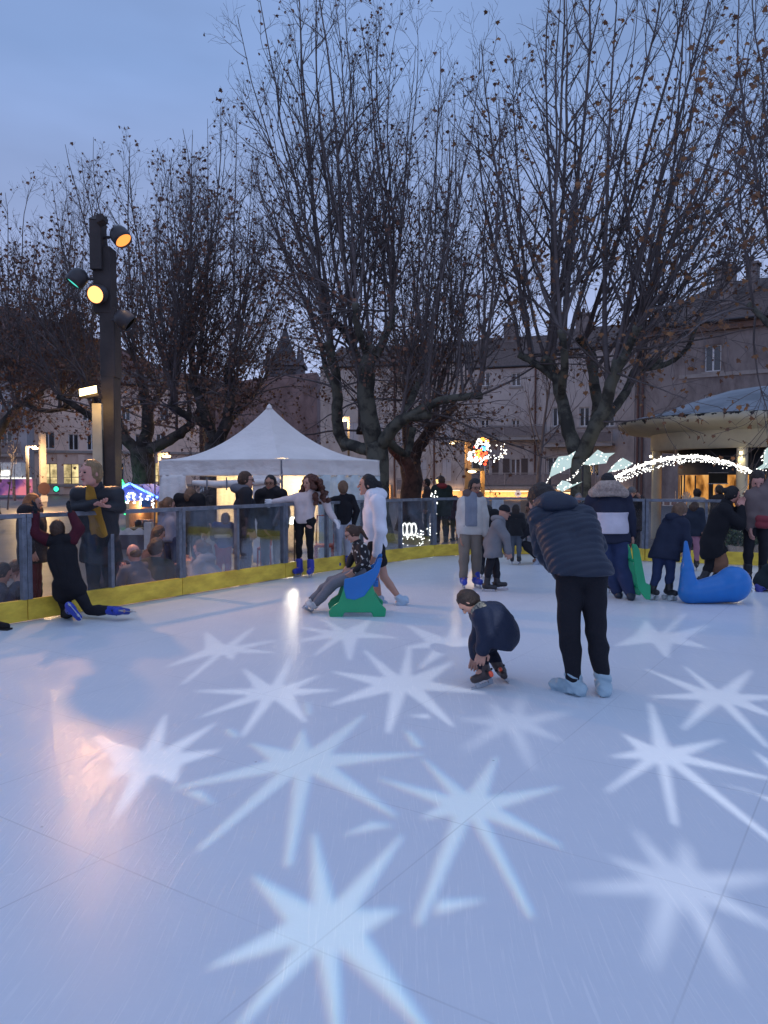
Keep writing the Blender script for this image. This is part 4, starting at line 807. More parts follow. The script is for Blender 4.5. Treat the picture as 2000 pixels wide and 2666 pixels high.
# big right-hand tree (in front of the pavilion end of the square)
plane_tree('big plane tree right of centre, its mottled trunk forking above the star lights', (1512, 1290), 18,
  [([(1515, 1250, 0), (1512, 1215, 0), (1510, 1180, 0)], .30, .27, 0),
   ([(1512, 1200, 0), (1488, 1140, .2), (1465, 1050, .4), (1448, 980, .5), (1420, 935, .7)], .24, .13, 9), ([(1448, 985, .5), (1400, 950, .8), (1352, 922, 1)], .12, .09, 8),
   ([(1512, 1195, 0), (1545, 1120, -.4), (1575, 1060, -.6), (1590, 1000, -.8), (1612, 940, -1)], .22, .14, 9), ([(1545, 1120, -.4), (1590, 1075, .2), (1630, 1020, .6), (1660, 960, .9), (1720, 935, 1.2)], .15, .10, 5),
   ([(1520, 1180, .2), (1555, 1080, .8), (1548, 1000, 1.1), (1540, 930, 1.4), (1510, 880, 1.6)], .2, .12, 9), ([(1600, 970, -.9), (1640, 900, -1.2), (1660, 850, -1.5)], .12, .09, 8),
   ([(1660, 960, .9), (1730, 950, 1), (1790, 905, .8), (1815, 840, .6)], .09, .06, 2), ([(1460, 1040, .4), (1470, 940, -.6), (1462, 860, -1)], .12, .09, 8)],
  [(1180, 150), (1300, -60), (1500, -260), (1750, -260), (2000, 0), (2250, 400)], 24, 21, spread=.5, nlow=16, leaf=.095, leafm=M_leafo, sec=15, ter=6, q=1, r_sh=.058)
# big central tree
plane_tree('big plane tree in the centre, rising from behind the tent with a wide crown', (985, 1290), 20,
  [([(985, 1260, 0), (982, 1200, 0), (978, 1150, 0)], .36, .33, 0),
   ([(978, 1165, 0), (955, 1060, -.2), (955, 960, -.4), (972, 900, -.5)], .30, .2, 9), ([(955, 1010, -.2), (930, 930, .4), (895, 860, .8), (855, 830, 1)], .16, .11, 9), ([(960, 930, -.4), (930, 850, -1), (925, 790, -1.3)], .13, .09, 7),
   ([(905, 1170, 1), (880, 1110, .8), (878, 1020, .5), (868, 940, .2), (850, 890, 0)], .2, .13, 8), ([(975, 1175, 0), (930, 1165, .5), (895, 1150, .8)], .2, .17, 0), ([(878, 1020, .5), (848, 960, 1), (838, 900, 1.3)], .1, .07, 6),
   ([(985, 1170, 0), (1020, 1120, -.5), (1060, 1085, -.8), (1120, 1075, -1)], .22, .15, 5), ([(1060, 1085, -.8), (1130, 1050, -1.2), (1190, 1035, -1.3), (1255, 1030, -1.5)], .14, .09, 8), ([(1050, 1090, -.8), (1080, 1020, 0), (1110, 960, .5)], .13, .09, 8),
   ([(975, 930, -.5), (1010, 860, -.3), (1030, 800, -.2)], .14, .09, 7), ([(1010, 1150, .5), (1060, 1180, 1), (1075, 1115, 1.2)], .14, .1, 3)],
  [(560, 320), (640, 60), (760, -190), (950, -60), (1080, 60), (1180, 150), (1300, 420)], 26, 33, spread=.62, leaf=.085, sec=15, ter=6, q=1, r_sh=.055)
# tree behind, red light tinted into its bark colour
plane_tree('leaning plane tree with a reddish lit trunk behind the central tree', (1068, 1290), 24,
  [([(1068, 1255, 0), (1072, 1225, 0), (1070, 1200, 0)], .42, .36, 0), ([(1070, 1205, 0), (1100, 1150, 0), (1135, 1105, 0), (1185, 1055, 0)], .26, .14, 9), ([(1068, 1205, 0), (1062, 1130, .4), (1060, 1050, .6), (1075, 980, .6)], .24, .15, 9),
   ([(1060, 1215, 0), (1025, 1170, -.3), (985, 1130, -.5), (930, 1120, -.8)], .2, .12, 7), ([(1135, 1105, 0), (1140, 1030, .6), (1160, 960, 1)], .14, .1, 7)],
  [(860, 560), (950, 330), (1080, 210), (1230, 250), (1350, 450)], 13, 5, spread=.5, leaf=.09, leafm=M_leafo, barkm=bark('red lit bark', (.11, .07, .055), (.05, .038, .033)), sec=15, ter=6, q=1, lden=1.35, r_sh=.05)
# left trees
plane_tree('plane tree left of the tent with a thick dark trunk behind the light pole', (372, 1290), 27,
  [([(375, 1262, 0), (370, 1215, 0), (372, 1170, 0)], .52, .44, 0), ([(372, 1190, 0), (330, 1145, 0), (300, 1090, .3), (250, 1050, .6)], .26, .16, 10), ([(372, 1175, 0), (385, 1110, 0), (380, 1040, .4), (365, 990, .6)], .3, .18, 10), ([(378, 1175, 0), (430, 1150, -.4), (480, 1120, -.6), (530, 1060, -.8)], .26, .15, 10),
   ([(380, 1080, .2), (420, 1020, 1), (450, 980, 1.4)], .16, .12, 10), ([(300, 1090, .3), (260, 1100, 0), (200, 1060, -.4), (150, 1030, -.6)], .16, .1, 8)],
  [(-60, 700), (60, 560), (180, 440), (330, 350), (480, 380), (600, 430), (700, 700)], 30, 8, spread=.75, leaf=.11, barkm=M_barkd, sec=15, ter=6, q=1, lden=1.4, nlow=34, r_sh=.055)
plane_tree('plane tree behind the left part of the tent with dense upright shoots', (560, 1290), 24,
  [([(560, 1262, 0), (560, 1200, 0), (562, 1150, 0)], .42, .36, 0), ([(562, 1160, 0), (540, 1100, .2), (520, 1040, .4), (500, 990, .5)], .24, .16, 10), ([(562, 1160, 0), (590, 1100, -.2), (600, 1030, -.4), (590, 960, -.4)], .24, .15, 10), ([(575, 1120, 0), (620, 1070, .6), (660, 1030, 1)], .16, .1, 7), ([(545, 1110, 0), (480, 1080, -.6), (440, 1050, -.8)], .16, .11, 8)],
  [(400, 500), (480, 360), (560, 240), (640, 200), (720, 380), (860, 700)], 24, 14, spread=.6, leaf=.1, barkm=M_barkd, sec=15, ter=6, q=1, lden=1.35, r_sh=.05)
plane_tree('plane tree at the far left whose crown hangs over the cream building', (-30, 1290), 30,
  [([(-30, 1262, 0), (-25, 1200, 0), (-20, 1140, 0)], .42, .36, 0), ([(-20, 1150, 0), (20, 1090, 0), (60, 1050, 0), (110, 1020, 0)], .22, .13, 11), ([(-22, 1150, 0), (-30, 1080, .3), (-10, 1010, .4)], .24, .14, 8), ([(60, 1050, 0), (120, 1070, -.5), (180, 1060, -.6)], .12, .08, 9)],
  [(-200, 560), (-60, 500), (60, 500), (160, 440), (260, 520), (340, 640)], 28, 18, spread=.6, leaf=.12, barkm=M_barkd, sec=15, ter=6, q=1, lden=1.4, nlow=34, r_sh=.05)
# right edge tree, near, with larger leaves
plane_tree('near plane tree reaching in from the right photo edge with russet leaves', (2230, 1290), 14,
  [([(2230, 1262, 0), (2225, 1150, 0), (2215, 1050, 0)], .34, .28, 0), ([(2215, 1060, 0), (2150, 960, 0), (2080, 880, 0), (2030, 790, 0)], .2, .1, 9), ([(2080, 880, 0), (2010, 850, .2), (1950, 790, .4)], .1, .05, 5), ([(2215, 1060, 0), (2230, 900, .5), (2220, 750, .6)], .2, .12, 8)],
  [(1650, 420), (1800, 60), (1950, -300), (2300, -500)], 7, 41, spread=.5, leaf=.1, nlow=8, leafm=M_leafo, sec=15, ter=6, q=1, lden=1.35, r_sh=.05, lean=(-.32, 0))
def small_tree(label, px, Y, top, h, seed, nb=9, m=M_twig, lv=0, r0=.06):
    rng = np.random.default_rng(seed); b0 = at(px, 1240, Y); b0.z = -.12; r = empty('young_tree', b0); tag(r, label, 'tree')
    T = grow(rng, np.array([[0., 0, 0]]), np.array([[.03, 0, 1.]]), np.array([h]), 12, .03, .05); V, Fq = tubes(T, np.linspace(r0, .01, 12)[None], 8); a = Acc(); a.add(V, Fq); a.build('trunk', m, r)
    s, d, t, p = spawn(rng, T, nb, .28, .95, (30, 60)); L2 = h*(1.05-t)*.62+.2; P2 = grow(rng, s, d, L2, 8, .07, .09); A = Acc(); V, Fq = tubes(P2, (r0*.45*(1.1-t))[:, None]*np.linspace(1, .2, 8)[None], 5); A.add(V, Fq)
    s3, d3, t3, p3 = spawn(rng, P2, 9, .2, 1, (25, 55)); P3 = grow(rng, s3, d3, L2[p3]*.3, 5, .1, .05); V, Fq = tubes(P3, np.full((len(t3), 5), .006), 3); A.add(V, Fq); A.build('crown', m, r)
    if lv: V, Fq = leaves(rng, P3[::2, -1], lv); npmesh('leaves', V, [Fq], M_leafo, r)
small_tree('slender dark leafless tree in front of the mauve house', 1395, 34, 900, 7.2, 3, 14, r0=.12)
small_tree('thin young tree in front of the white shop canopy at the left edge', 18, 40, 1150, 3.6, 6, 7, r0=.05)
small_tree('thin leafless sapling between the light pole and the tent', 400, 21, 1200, 2.6, 9, 9, r0=.025)
small_tree('low leafless shrub seen under the rolled tent wall', 500, 20, 1200, 2.3, 12, 12, r0=.03)
# ---------------------------------------------------------------- street lamps
def street_lamp(px, pytop, Y, label, heads, col=(1, .62, .25), wd=.14, power=60, glow=3, poleglow=False, arm=.55):
    b = at(px, 1240, Y); b.z = -.1; r = empty('street_lamp', b); tag(r, label, 'street lamp'); h = at(px, pytop, Y).z+.1
    q = MB(); q.box(-wd/2, wd/2, -wd/2, wd/2, 0, h); q.build('post', mat('lamplit orange post', (.30, .19, .08), .6) if poleglow else M_dark, r)  # orange lamplight on the post put into its colour
    for s in heads:
        q = MB(); q.box(min(0, s*arm)-.05, max(0, s*arm)+.05, -.08, .08, h+.003, h+.1); q.build('arm', M_dark, r); c = Vector((s*arm*.9, 0, h-.03))
        q = MB(); q.ball(c, .14, 10, (1.3, 1, .4)); q.build('luminaire', emis('lamp glow', (1, .72, .38), 7), r)
        if power: lamp('street_light', 'POINT', b + c + Vector((0, -.25, -.12)), power, col, .12)
street_lamp(1219, 1152, 40, 'tall lamp post with two glowing heads left of the red and white light motif', (-1, 1), wd=.32, power=180, poleglow=True, arm=.9)
street_lamp(1257, 1226, 32, 'shorter lamp post with one head just behind the girl in the cream jacket', (-1,), wd=.16, power=60, poleglow=True, arm=.5)
street_lamp(72, 1166, 42, 'lamp post at the left with one head in front of the cream building', (1,), wd=.13, power=1600, arm=.5)
street_lamp(416, 1186, 30, 'lamp whose head shows just above the left corner of the tent', (1,), wd=.1, power=420, arm=.3)
street_lamp(908, 1092, 30, 'small yellow lamp in front of the central tree trunk above the tent', (-1,), wd=.08, power=330, arm=.25)
q_ = at(112, 1240, 44); q_.z = -.1; sgp = empty('sign_post', q_, R(50)); tag(sgp, 'tall grey post carrying a round faded traffic sign and a small plate', 'sign post')
q = MB(); q.box(-.16, .16, -.1, .1, 0, 4.2); q.build('post', mat('pale post', (.3, .26, .25), .6), sgp)
q = MB(); q.lathe([(.001, -.12), (.36, -.12), (.36, -.104), (.001, -.104)], 24, c=(0, 0, 0), sm=False, M=Matrix.Translation((.0, 0, 1.05)) @ Matrix.Rotation(R(90), 4, 'X') @ Matrix.Scale(-1, 4, (0, 0, 1))); q.build('round_sign', mat('faded sign', (.05, .025, .03), .6), sgp)
q = MB(); q.box(-.2, .2, -.12, -.104, .3, .62); q.build('plate', mat('pale plate', (.5, .46, .45), .5), sgp)
# classic lantern
b = at(1147, 1240, 30); b.z = -.1; ln = empty('lantern_post', b); tag(ln, 'classic glass lantern glowing yellow on a thin black post', 'lantern'); h = at(1147, 1275, 30).z+.1
q = MB(); q.lathe([(.09, 0), (.05, .3), (.03, .5), (.03, h)], 10); q.build('post', M_dark, ln); q = MB(); q.lathe([(.08, h), (.19, h+.4)], 6, sm=False); g = q.build('glass', emis('lantern glass', (1, .72, .28), 1.6), ln)
q = MB(); q.lathe([(.22, h+.4), (.12, h+.5), (.03, h+.56), (.02, h+.65)], 6, sm=False); q.build('cap', M_dark, ln); lamp('lantern_light', 'POINT', b + Vector((0, -.3, h+.2)), 25, (1, .6, .25), .1)
# added red fill with no fixture, colours the red trunk and the wall feet
lamp('trunk_fill', 'POINT', at(1010, 1250, 23) + Vector((0, 0, .3)), 3, (1, .25, .12), .3)
# ---------------------------------------------------------------- implicit-surface modeller (people, soft shapes)
class Field:
    def __init__(s, prims, step, disp=None, pad=.03, cut=None):
        lo = np.min([p['lo'] for p in prims], 0) - pad - 2*step; hi = np.max([p['hi'] for p in prims], 0) + pad + 2*step
        n = np.ceil((hi-lo)/step).astype(int)+1; s.lo = lo; s.h = step; s.n = n
        ax = [(lo[i] + np.arange(n[i])*step).astype(np.float32) for i in range(3)]; D = np.full(n, 9., np.float32)
        for p in prims:
            k = p['k']; a = np.maximum(np.floor((p['lo']-k-3*step-lo)/step).astype(int), 0); b = np.minimum(np.ceil((p['hi']+k+3*step-lo)/step).astype(int)+1, n)
            X, Y, Z = np.meshgrid(ax[0][a[0]:b[0]], ax[1][a[1]:b[1]], ax[2][a[2]:b[2]], indexing='ij')
            d = p['f'](X, Y, Z).astype(np.float32); sl = (slice(a[0], b[0]), slice(a[1], b[1]), slice(a[2], b[2])); o = D[sl]
            if p.get('sub'): D[sl] = np.maximum(o, -d); continue
            if k > 0: h = np.clip(.5+.5*(o-d)/k, 0, 1); D[sl] = o*(1-h)+d*h-k*h*(1-h)
            else: D[sl] = np.minimum(o, d)
        if disp or cut:
            X, Y, Z = np.meshgrid(*ax, indexing='ij')
            if disp: D = D + disp(X, Y, Z).astype(np.float32)
            if cut: D = np.maximum(D, cut(X, Y, Z).astype(np.float32))
        s.D = D
    def mesh(s):
        D = s.D; ins = D < 0; c = np.zeros(np.array(D.shape)-1, np.int8)
        for i in (0, 1):
            for j in (0, 1):
                for k in (0, 1): c += ins[i:D.shape[0]-1+i, j:D.shape[1]-1+j, k:D.shape[2]-1+k]
        act = (c > 0) & (c < 8); ids = np.full(c.shape, -1, np.int64); I = np.argwhere(act); ids[act] = np.arange(len(I)); P = np.zeros((len(I), 3)); W = np.zeros(len(I))
        cor = [(i, j, k) for i in (0, 1) for j in (0, 1) for k in (0, 1)]
        for a in cor:
            for ax in range(3):
                if a[ax]: continue
                b = list(a); b[ax] = 1; va = D[I[:, 0]+a[0], I[:, 1]+a[1], I[:, 2]+a[2]]; vb = D[I[:, 0]+b[0], I[:, 1]+b[1], I[:, 2]+b[2]]; m = (va < 0) != (vb < 0)
                t = np.where(m, va/(va-vb+1e-12), 0); q = np.array(a, float)[None].repeat(len(I), 0); q[:, ax] += t; P[m] += q[m]; W[m] += 1
        P = (P/W[:, None] + I)*s.h + s.lo; F_ = []
        for ax in range(3):
            u, v = [(1, 2), (2, 0), (0, 1)][ax]; sh = list(D.shape); a = [slice(None)]*3; b = [slice(None)]*3; a[ax] = slice(0, -1); b[ax] = slice(1, None)
            A = ins[tuple(a)]; B = ins[tuple(b)]; E = np.argwhere(A != B); fl = A[tuple(E.T)]; ok = (E[:, u] > 0) & (E[:, v] > 0) & (E[:, u] < sh[u]-1) & (E[:, v] < sh[v]-1); E = E[ok]; fl = fl[ok]
            def g(du, dv): q = E.copy(); q[:, u] -= du; q[:, v] -= dv; return ids[q[:, 0], q[:, 1], q[:, 2]]
            Q = np.stack([g(0, 0), g(1, 0), g(1, 1), g(0, 1)], 1); Q[~fl] = Q[~fl][:, ::-1]; F_.append(Q)
        return P, np.concatenate(F_)
def cone(a, b, ra, rb=None, k=.03, sub=False):
    a = np.array(a, float); b = np.array(b, float); rb = ra if rb is None else rb; ba = b-a; L2 = max(float(ba@ba), 1e-8)
    def f(X, Y, Z):
        t = np.clip(((X-a[0])*ba[0]+(Y-a[1])*ba[1]+(Z-a[2])*ba[2])/L2, 0, 1)
        return np.sqrt((X-a[0]-t*ba[0])**2+(Y-a[1]-t*ba[1])**2+(Z-a[2]-t*ba[2])**2) - (ra+(rb-ra)*t)
    r = max(ra, rb); return dict(f=f, lo=np.minimum(a, b)-r, hi=np.maximum(a, b)+r, k=k, sub=sub)
def ellip(c, r, M=None, k=.02, sub=False):
    c = np.array(c, float); r = np.array(r, float); Q = np.array(M) if M is not None else np.eye(3)     # columns of M = local axes
    def f(X, Y, Z):
        x, y, z = X-c[0], Y-c[1], Z-c[2]; u = (x*Q[0][0]+y*Q[1][0]+z*Q[2][0])/r[0]; v = (x*Q[0][1]+y*Q[1][1]+z*Q[2][1])/r[1]; w = (x*Q[0][2]+y*Q[1][2]+z*Q[2][2])/r[2]
        l = np.sqrt(u*u+v*v+w*w)+1e-6; g = np.sqrt((u/r[0])**2+(v/r[1])**2+(w/r[2])**2)+1e-6; return l*(l-1)/g
    R_ = max(r); return dict(f=f, lo=c-R_, hi=c+R_, k=k, sub=sub)
def sdf_obj(name, prims, step, m, parent, disp=None, cut=None, extra=None):
    V, Fq = Field(prims, step, disp, cut=cut).mesh(); L = [Fq]
    if extra:
        for e in extra: L.append(e[1] + len(V)); V = np.concatenate([V, e[0]])
    V = V - np.array(parent.location) if parent else V
    return npmesh(name, V, [np.concatenate(L)], m, parent, True)
def folds(seed, amp, f=9.):
    a, b, c = seed*1.3, seed*2.1+1, seed*.7+2
    return lambda X, Y, Z: amp*(np.sin(X*f+a+2.1*np.sin(Z*f*.8+b))*np.sin(Z*f*1.7+c+1.6*np.sin(Y*f+a)) + .5*np.sin(X*f*2.3+Z*f*2.9+b)*np.sin(Y*f*2.1+c))
def cloth_mat(name, col, rough=.85, bs=70, bump=.35, var=.12, sheen=.0, spec=.25): return mat('cloth ' + name, col, rough, var, 3.5, bump, bs, sheen=sheen, spec=spec)
SKIN = {k: mat('skin ' + k, c, .5, .06, 9, .05, 90, spec=.35) for k, c in dict(light=(.50, .27, .20), pink=(.60, .30, .24), tan=(.36, .19, .13), brown=(.24, .12, .08)).items()}
HAIR = {k: mat('hair ' + k, c, .55, .35, 24, .6, 120, stretch=(1, 1, .35)) for k, c in dict(black=(.012, .01, .012), dark=(.028, .018, .015), brown=(.065, .035, .022), ginger=(.30, .11, .035), auburn=(.085, .03, .02), blond=(.25, .16, .08), grey=(.22, .20, .19), fairbrown=(.15, .085, .05)).items()}
M_blade = mat('skate blade steel', (.5, .52, .56), .25, .1, metal=.9)
M_eye = mat('dark eyes', (.015, .012, .012), .25, 0); M_lip = mat('lips', (.38, .10, .09), .5, 0)
TPL = dict(pelvis=(0, 0, .52), hipL=(-.052, 0, .51), hipR=(.052, 0, .51), knL=(-.058, .012, .285), knR=(.058, .012, .285), anL=(-.06, -.005, .05), anR=(.06, -.005, .05),
           chest=(0, .0, .70), neck=(0, -.005, .83), head=(0, .012, .925), shL=(-.105, -.005, .80), shR=(.105, -.005, .80), elL=(-.135, -.012, .64), elR=(.135, -.012, .64), haL=(-.14, .03, .50), haR=(.14, .03, .50))
PEOPLE = []
def person(label, Y, px=None, gz=0.0, h=1.6, face=180, look=None, J=None, top=('grey', (.2, .2, .2)), bot=('dark', (.03, .03, .035)), hair='dark', hstyle='short', skin='light', shoes='skate', shoec=(.02, .06, .42),
           coat=.0, puff=.02, bag=.012, hs=1.0, hands='skin', step=None, glasses=False, group=None, extras=None, quilt=0, w=1.0, hem=None, skirt=None, hood=None, lift=None, fp=None, bareleg=False, over=None, tw=1.0, sleeve=None):
    step = step or max(.011, min(.02, Y*.0017)); a = R(face); look = look or (face, 0)
    if px is None: px = 1000
    base = at(px, 1240, Y); base = Vector((base.x, base.y, gz)); Rz = Matrix.Rotation(a, 3, 'Z'); lift = (.065 if shoes == 'skate' else .01) if lift is None else lift
    P = {k: base + Rz @ Vector((v[0]*h*w, v[1]*h, v[2]*h + (lift if k != 'x' else 0))) for k, v in TPL.items()}
    for k, v in (J or {}).items(): P[k] = at(v[0], v[1], Y + (v[2] if len(v) > 2 else 0))
    for s in 'LR':
        if s not in (fp or ''): pass
        k = 'to'+s
        if k not in P: P[k] = P['an'+s] + Rz @ Vector(((-.015 if s == 'L' else .015)*h, .095*h, -.03*h))
    floor = gz
    root_loc = Vector((P['pelvis'].x, P['pelvis'].y, gz)); r = None
    up = Vector((0, 0, 1)); hsz = hs*(h if h > 1.45 else h*.72+.42)     # children have larger heads
    fa, pit = R(look[0]), R(look[1]); F_ = Matrix.Rotation(fa, 3, 'Z') @ Vector((0, math.cos(pit), -math.sin(pit))); Rt = Matrix.Rotation(fa, 3, 'Z') @ Vector((1, 0, 0)); U = Rt.cross(F_)
    HM = Matrix((Rt, F_, U)).transposed(); H = P['head']; n_ = P['neck']
    def hp(x, y, z): return H + (Rt*x + F_*y + U*z)*hsz
    sk = []
    sk += [ellip(H + U*.006*hsz, (.046*hsz, .057*hsz, .066*hsz), HM, .01), ellip(hp(0, .012, -.034), (.033*hsz, .042*hsz, .038*hsz), HM, .02), cone(hp(0, .044, -.062), hp(0, .047, -.064), .012*hsz, k=.012),
           cone(hp(0, .056, .006), hp(0, .069, -.014), .006*hsz, .0095*hsz, k=.008), cone(hp(-.046, -.004, .004), hp(-.049, -.008, -.014), .008*hsz, k=.004), cone(hp(.046, -.004, .004), hp(.049, -.008, -.014), .008*hsz, k=.004),
           cone(hp(-.02, .048, .02), hp(.02, .048, .02), .010*hsz, k=.01), cone(hp(0, -.012, -.03), n_, .030*hsz, .033*h, k=.02)]
    chest, pel = P['chest'], P['pelvis']; sx = (P['shR']-P['shL']); sx = sx.normalized() if sx.length > 1e-3 else Rz @ Vector((1, 0, 0)); hx = (P['hipR']-P['hipL']); hx = hx.normalized() if hx.length > 1e-3 else sx
    def torso(e, k=.015):
        q = [cone(P['shL'].lerp(n_, .1), P['shR'].lerp(n_, .1), .038*h*tw+e*.8, k=k), cone(n_, chest, .043*h+e*.5, .062*h*tw+e*.8, k=k)]
        for s in (-1, 1): q.append(cone(chest + sx*s*.040*h*tw, pel + hx*s*.032*h*tw, .060*h*tw+e, .055*h*tw+e, k=k))
        return q
    def arm(s, e, k=.012, t1=1.0):
        S_, E, W = P['sh'+s], P['el'+s], P['ha'+s]; w_ = E.lerp(W, t1)
        return [cone(S_, E, .034*h+e, .026*h+e, k=k), cone(E, w_, .0265*h+e, .018*h+e*.8, k=k)]
    def leg(s, e, k=.012, t1=1.0):
        A, B, C = P['hip'+s], P['kn'+s], P['an'+s]
        return [cone(A, B, .054*h+e, .034*h+e, k=k), cone(B, B.lerp(C, .35), .034*h+e, .033*h+e, k=k), cone(B.lerp(C, .35), B.lerp(C, t1), .033*h+e, .021*h+e, k=k)]
    sk += torso(-.012) + arm('L', -.004) + arm('R', -.004) + leg('L', -.006) + leg('R', -.006) + [cone(P['an'+s], P['an'+s] + (P['to'+s]-P['an'+s]).normalized()*.06*h, .019*h, .015*h) for s in 'LR']
    # hands with fingers
    ex = []; gl = []
    for s in 'LR':
        E, W = P['el'+s], P['ha'+s]; d = (W-E).normalized(); side = d.cross(Rz @ Vector((0, 1, 0)) if abs(d.dot(Rz @ Vector((0, 1, 0)))) < .85 else up)
        side.normalize(); nn = side.cross(d); sg = 1 if s == 'L' else -1; u = .1*h*(1 if h > 1.4 else 1.08); thick = .1*u if hands == 'skin' else .125*u
        Wp = W + d*u*.08
        q = [cone(W - d*u*.25, W, .0175*h, .2*u, k=.01)] + [cone(Wp + nn*o*u*.3, Wp + d*u*.42 + nn*o*u*.36, thick*1.15, thick*1.0, k=.012) for o in (-.55, 0, .55)]
        for i, (o, ln) in enumerate(((-.62, .38), (-.22, .46), (.2, .43), (.6, .33))):
            b0 = Wp + d*u*.46 + nn*o*u*.38; b1 = b0 + (d*.9 + side*sg*.25 + nn*o*.12).normalized()*u*ln*.55; b2 = b1 + (d*.7 + side*sg*.7).normalized()*u*ln*.5; q += [cone(b0, b1, thick*.8, thick*.75, k=.004), cone(b1, b2, thick*.75, thick*.62, k=.004)]
        t0 = Wp + d*u*.08 - nn*u*.2; t1 = t0 + (d*.6 - nn*.8 + side*sg*.2)*u*.28; t2 = t1 + (d*.9 - nn*.1 + side*sg*.3)*u*.24; q += [cone(t0, t1, thick*1.0, thick*.85, k=.006), cone(t1, t2, thick*.8, thick*.65, k=.004)]
        (ex if hands == 'skin' else gl).append(Field(q, max(.0045, step*.5)).mesh())
    loc = root_loc
    V, Fq = Field(sk, step).mesh(); L = [Fq]
    for e in ex: L.append(e[1]+len(V)); V = np.concatenate([V, e[0]])
    r = npmesh('person', V - np.array(loc), [np.concatenate(L)], SKIN[skin], None, True); r.location = loc; tag(r, label, 'person', group)
    PEOPLE.append(r)
    for i, (V_, F2) in enumerate(gl): npmesh('glove', V_ - np.array(loc), [F2], cloth_mat('glove ' + str(hands), hands if isinstance(hands, tuple) else (.6, .6, .6)), r, True)
    def part(name, prims, m, st=None, **kw): return sdf_obj(name, prims, st or step, m, r, **kw)
    seed = len(PEOPLE)
    # face
    if abs(((look[0] % 360)+360) % 360 - 0) > 50 and abs((look[0] % 360) - 360) > 50:
        for s in (-1, 1):
            q = MB(); q.ball(hp(s*.019, .0515, .004)-loc, .0062*hsz, 8, (1.3, 1, .9)); q.build('eye', M_eye, r)
        q = MB(); c = hp(0, .0545, -.036)-loc; q.tube([c - Rt*.016*hsz, c + F_*.004*hsz, c + Rt*.016*hsz], [.002*hsz, .0055*hsz, .002*hsz], 6); q.build('mouth', M_lip, r)
    if glasses:
        q = MB()
        for s in (-1, 1):
            c = hp(s*.021, .062, .004)-loc; q.tube([c + (Rt*math.cos(t)*.017+U*math.sin(t)*.013)*hsz for t in [i*math.pi/6 for i in range(13)]], .0018*hsz, 5, False); q.tube([c + Rt*s*.016*hsz, hp(s*.052, .0, .006)-loc], .0018*hsz, 5)
        q.tube([hp(-.005, .064, .006)-loc, hp(.005, .064, .006)-loc], .0018*hsz, 5); q.build('glasses', M_black, r)
    # hair
    hm = HAIR.get(hair) or hair; hst = min(step, .012)
    cap = [ellip(hp(0, -.010, .014), (.0545*hsz, .062*hsz, .066*hsz), HM, .012), ellip(hp(0, -.03, -.008), (.050*hsz, .042*hsz, .056*hsz), HM, .02)]
    fcut = lambda X, Y_, Z: np.minimum(((X-H.x)*F_.x+(Y_-H.y)*F_.y+(Z-H.z)*F_.z)/hsz - .022 - .35*np.abs((X-H.x)*U.x+(Y_-H.y)*U.y+(Z-H.z)*U.z)/hsz*0, (.036*hsz - ((X-H.x)*U.x+(Y_-H.y)*U.y+(Z-H.z)*U.z)))
    nz_ = folds(seed, .004, 45)
    if hstyle == 'short': part('hair', cap, hm, hst, disp=nz_, cut=fcut)
    elif hstyle == 'beanie': part('hat', [ellip(hp(0, -.004, .028), (.056*hsz, .064*hsz, .058*hsz), HM, .01), cone(hp(0, -.0, .018), hp(0, .0, .02), .056*hsz, k=.01)], hm, hst, cut=lambda X, Y_, Z: (.012*hsz - ((X-H.x)*U.x+(Y_-H.y)*U.y+(Z-H.z)*U.z)))
    elif hstyle == 'bald': part('hair', [ellip(hp(0, -.022, -.012), (.049*hsz, .042*hsz, .04*hsz), HM, .02)], hm, hst, disp=nz_)
    elif hstyle == 'long': part('hair', cap + [cone(hp(s*.03, -.035, -.01), n_ + (Rz @ Vector((0, -.05*h, 0))) + Rt*s*.03*h - up*.07*h, .030*hsz, .022*hsz, k=.03) for s in (-1, 0, 1)], hm, hst, disp=nz_, cut=None if look[1] > 45 else (lambda X, Y_, Z: np.minimum(fcut(X, Y_, Z), 99)))
    elif hstyle == 'bun' or hstyle == 'pony':
        q = cap + ([cone(hp(0, -.06, .03), hp(0, -.085, .02), .024*hsz, k=.01)] if hstyle == 'bun' else [cone(hp(0, -.058, .02), hp(0, -.085, .0), .02*hsz, .022*hsz, k=.01), cone(hp(0, -.085, .0), hp(0, -.09, -.12), .022*hsz, .012*hsz, k=.01)])
        part('hair', q, hm, hst, disp=nz_, cut=fcut)
    elif hstyle == 'curly':
        rg = np.random.default_rng(3); q = [ellip(hp(0, -.02, .022), (.066*hsz, .068*hsz, .066*hsz), HM, .01)]
        for i in range(170):
            t = rg.uniform(0, 1); an = rg.uniform(0, 2*math.pi); rr = (.06+.10*t**.8)*rg.uniform(.5, 1); x = rr*math.cos(an)*1.2; y = rr*math.sin(an)*.8-.035
            if y > -.005 and abs(x) < .058: continue
            q.append(ellip(hp(x, min(y, .03), .06-.25*t), (.021*hsz, .021*hsz, .025*hsz), HM, .014))
        part('hair', q, hm, .011, disp=folds(5, .0075, 60))
    # clothes
    tm = top[1] if isinstance(top[1], bpy.types.Material) else cloth_mat(top[0], top[1], **(top[2] if len(top) > 2 else {}))
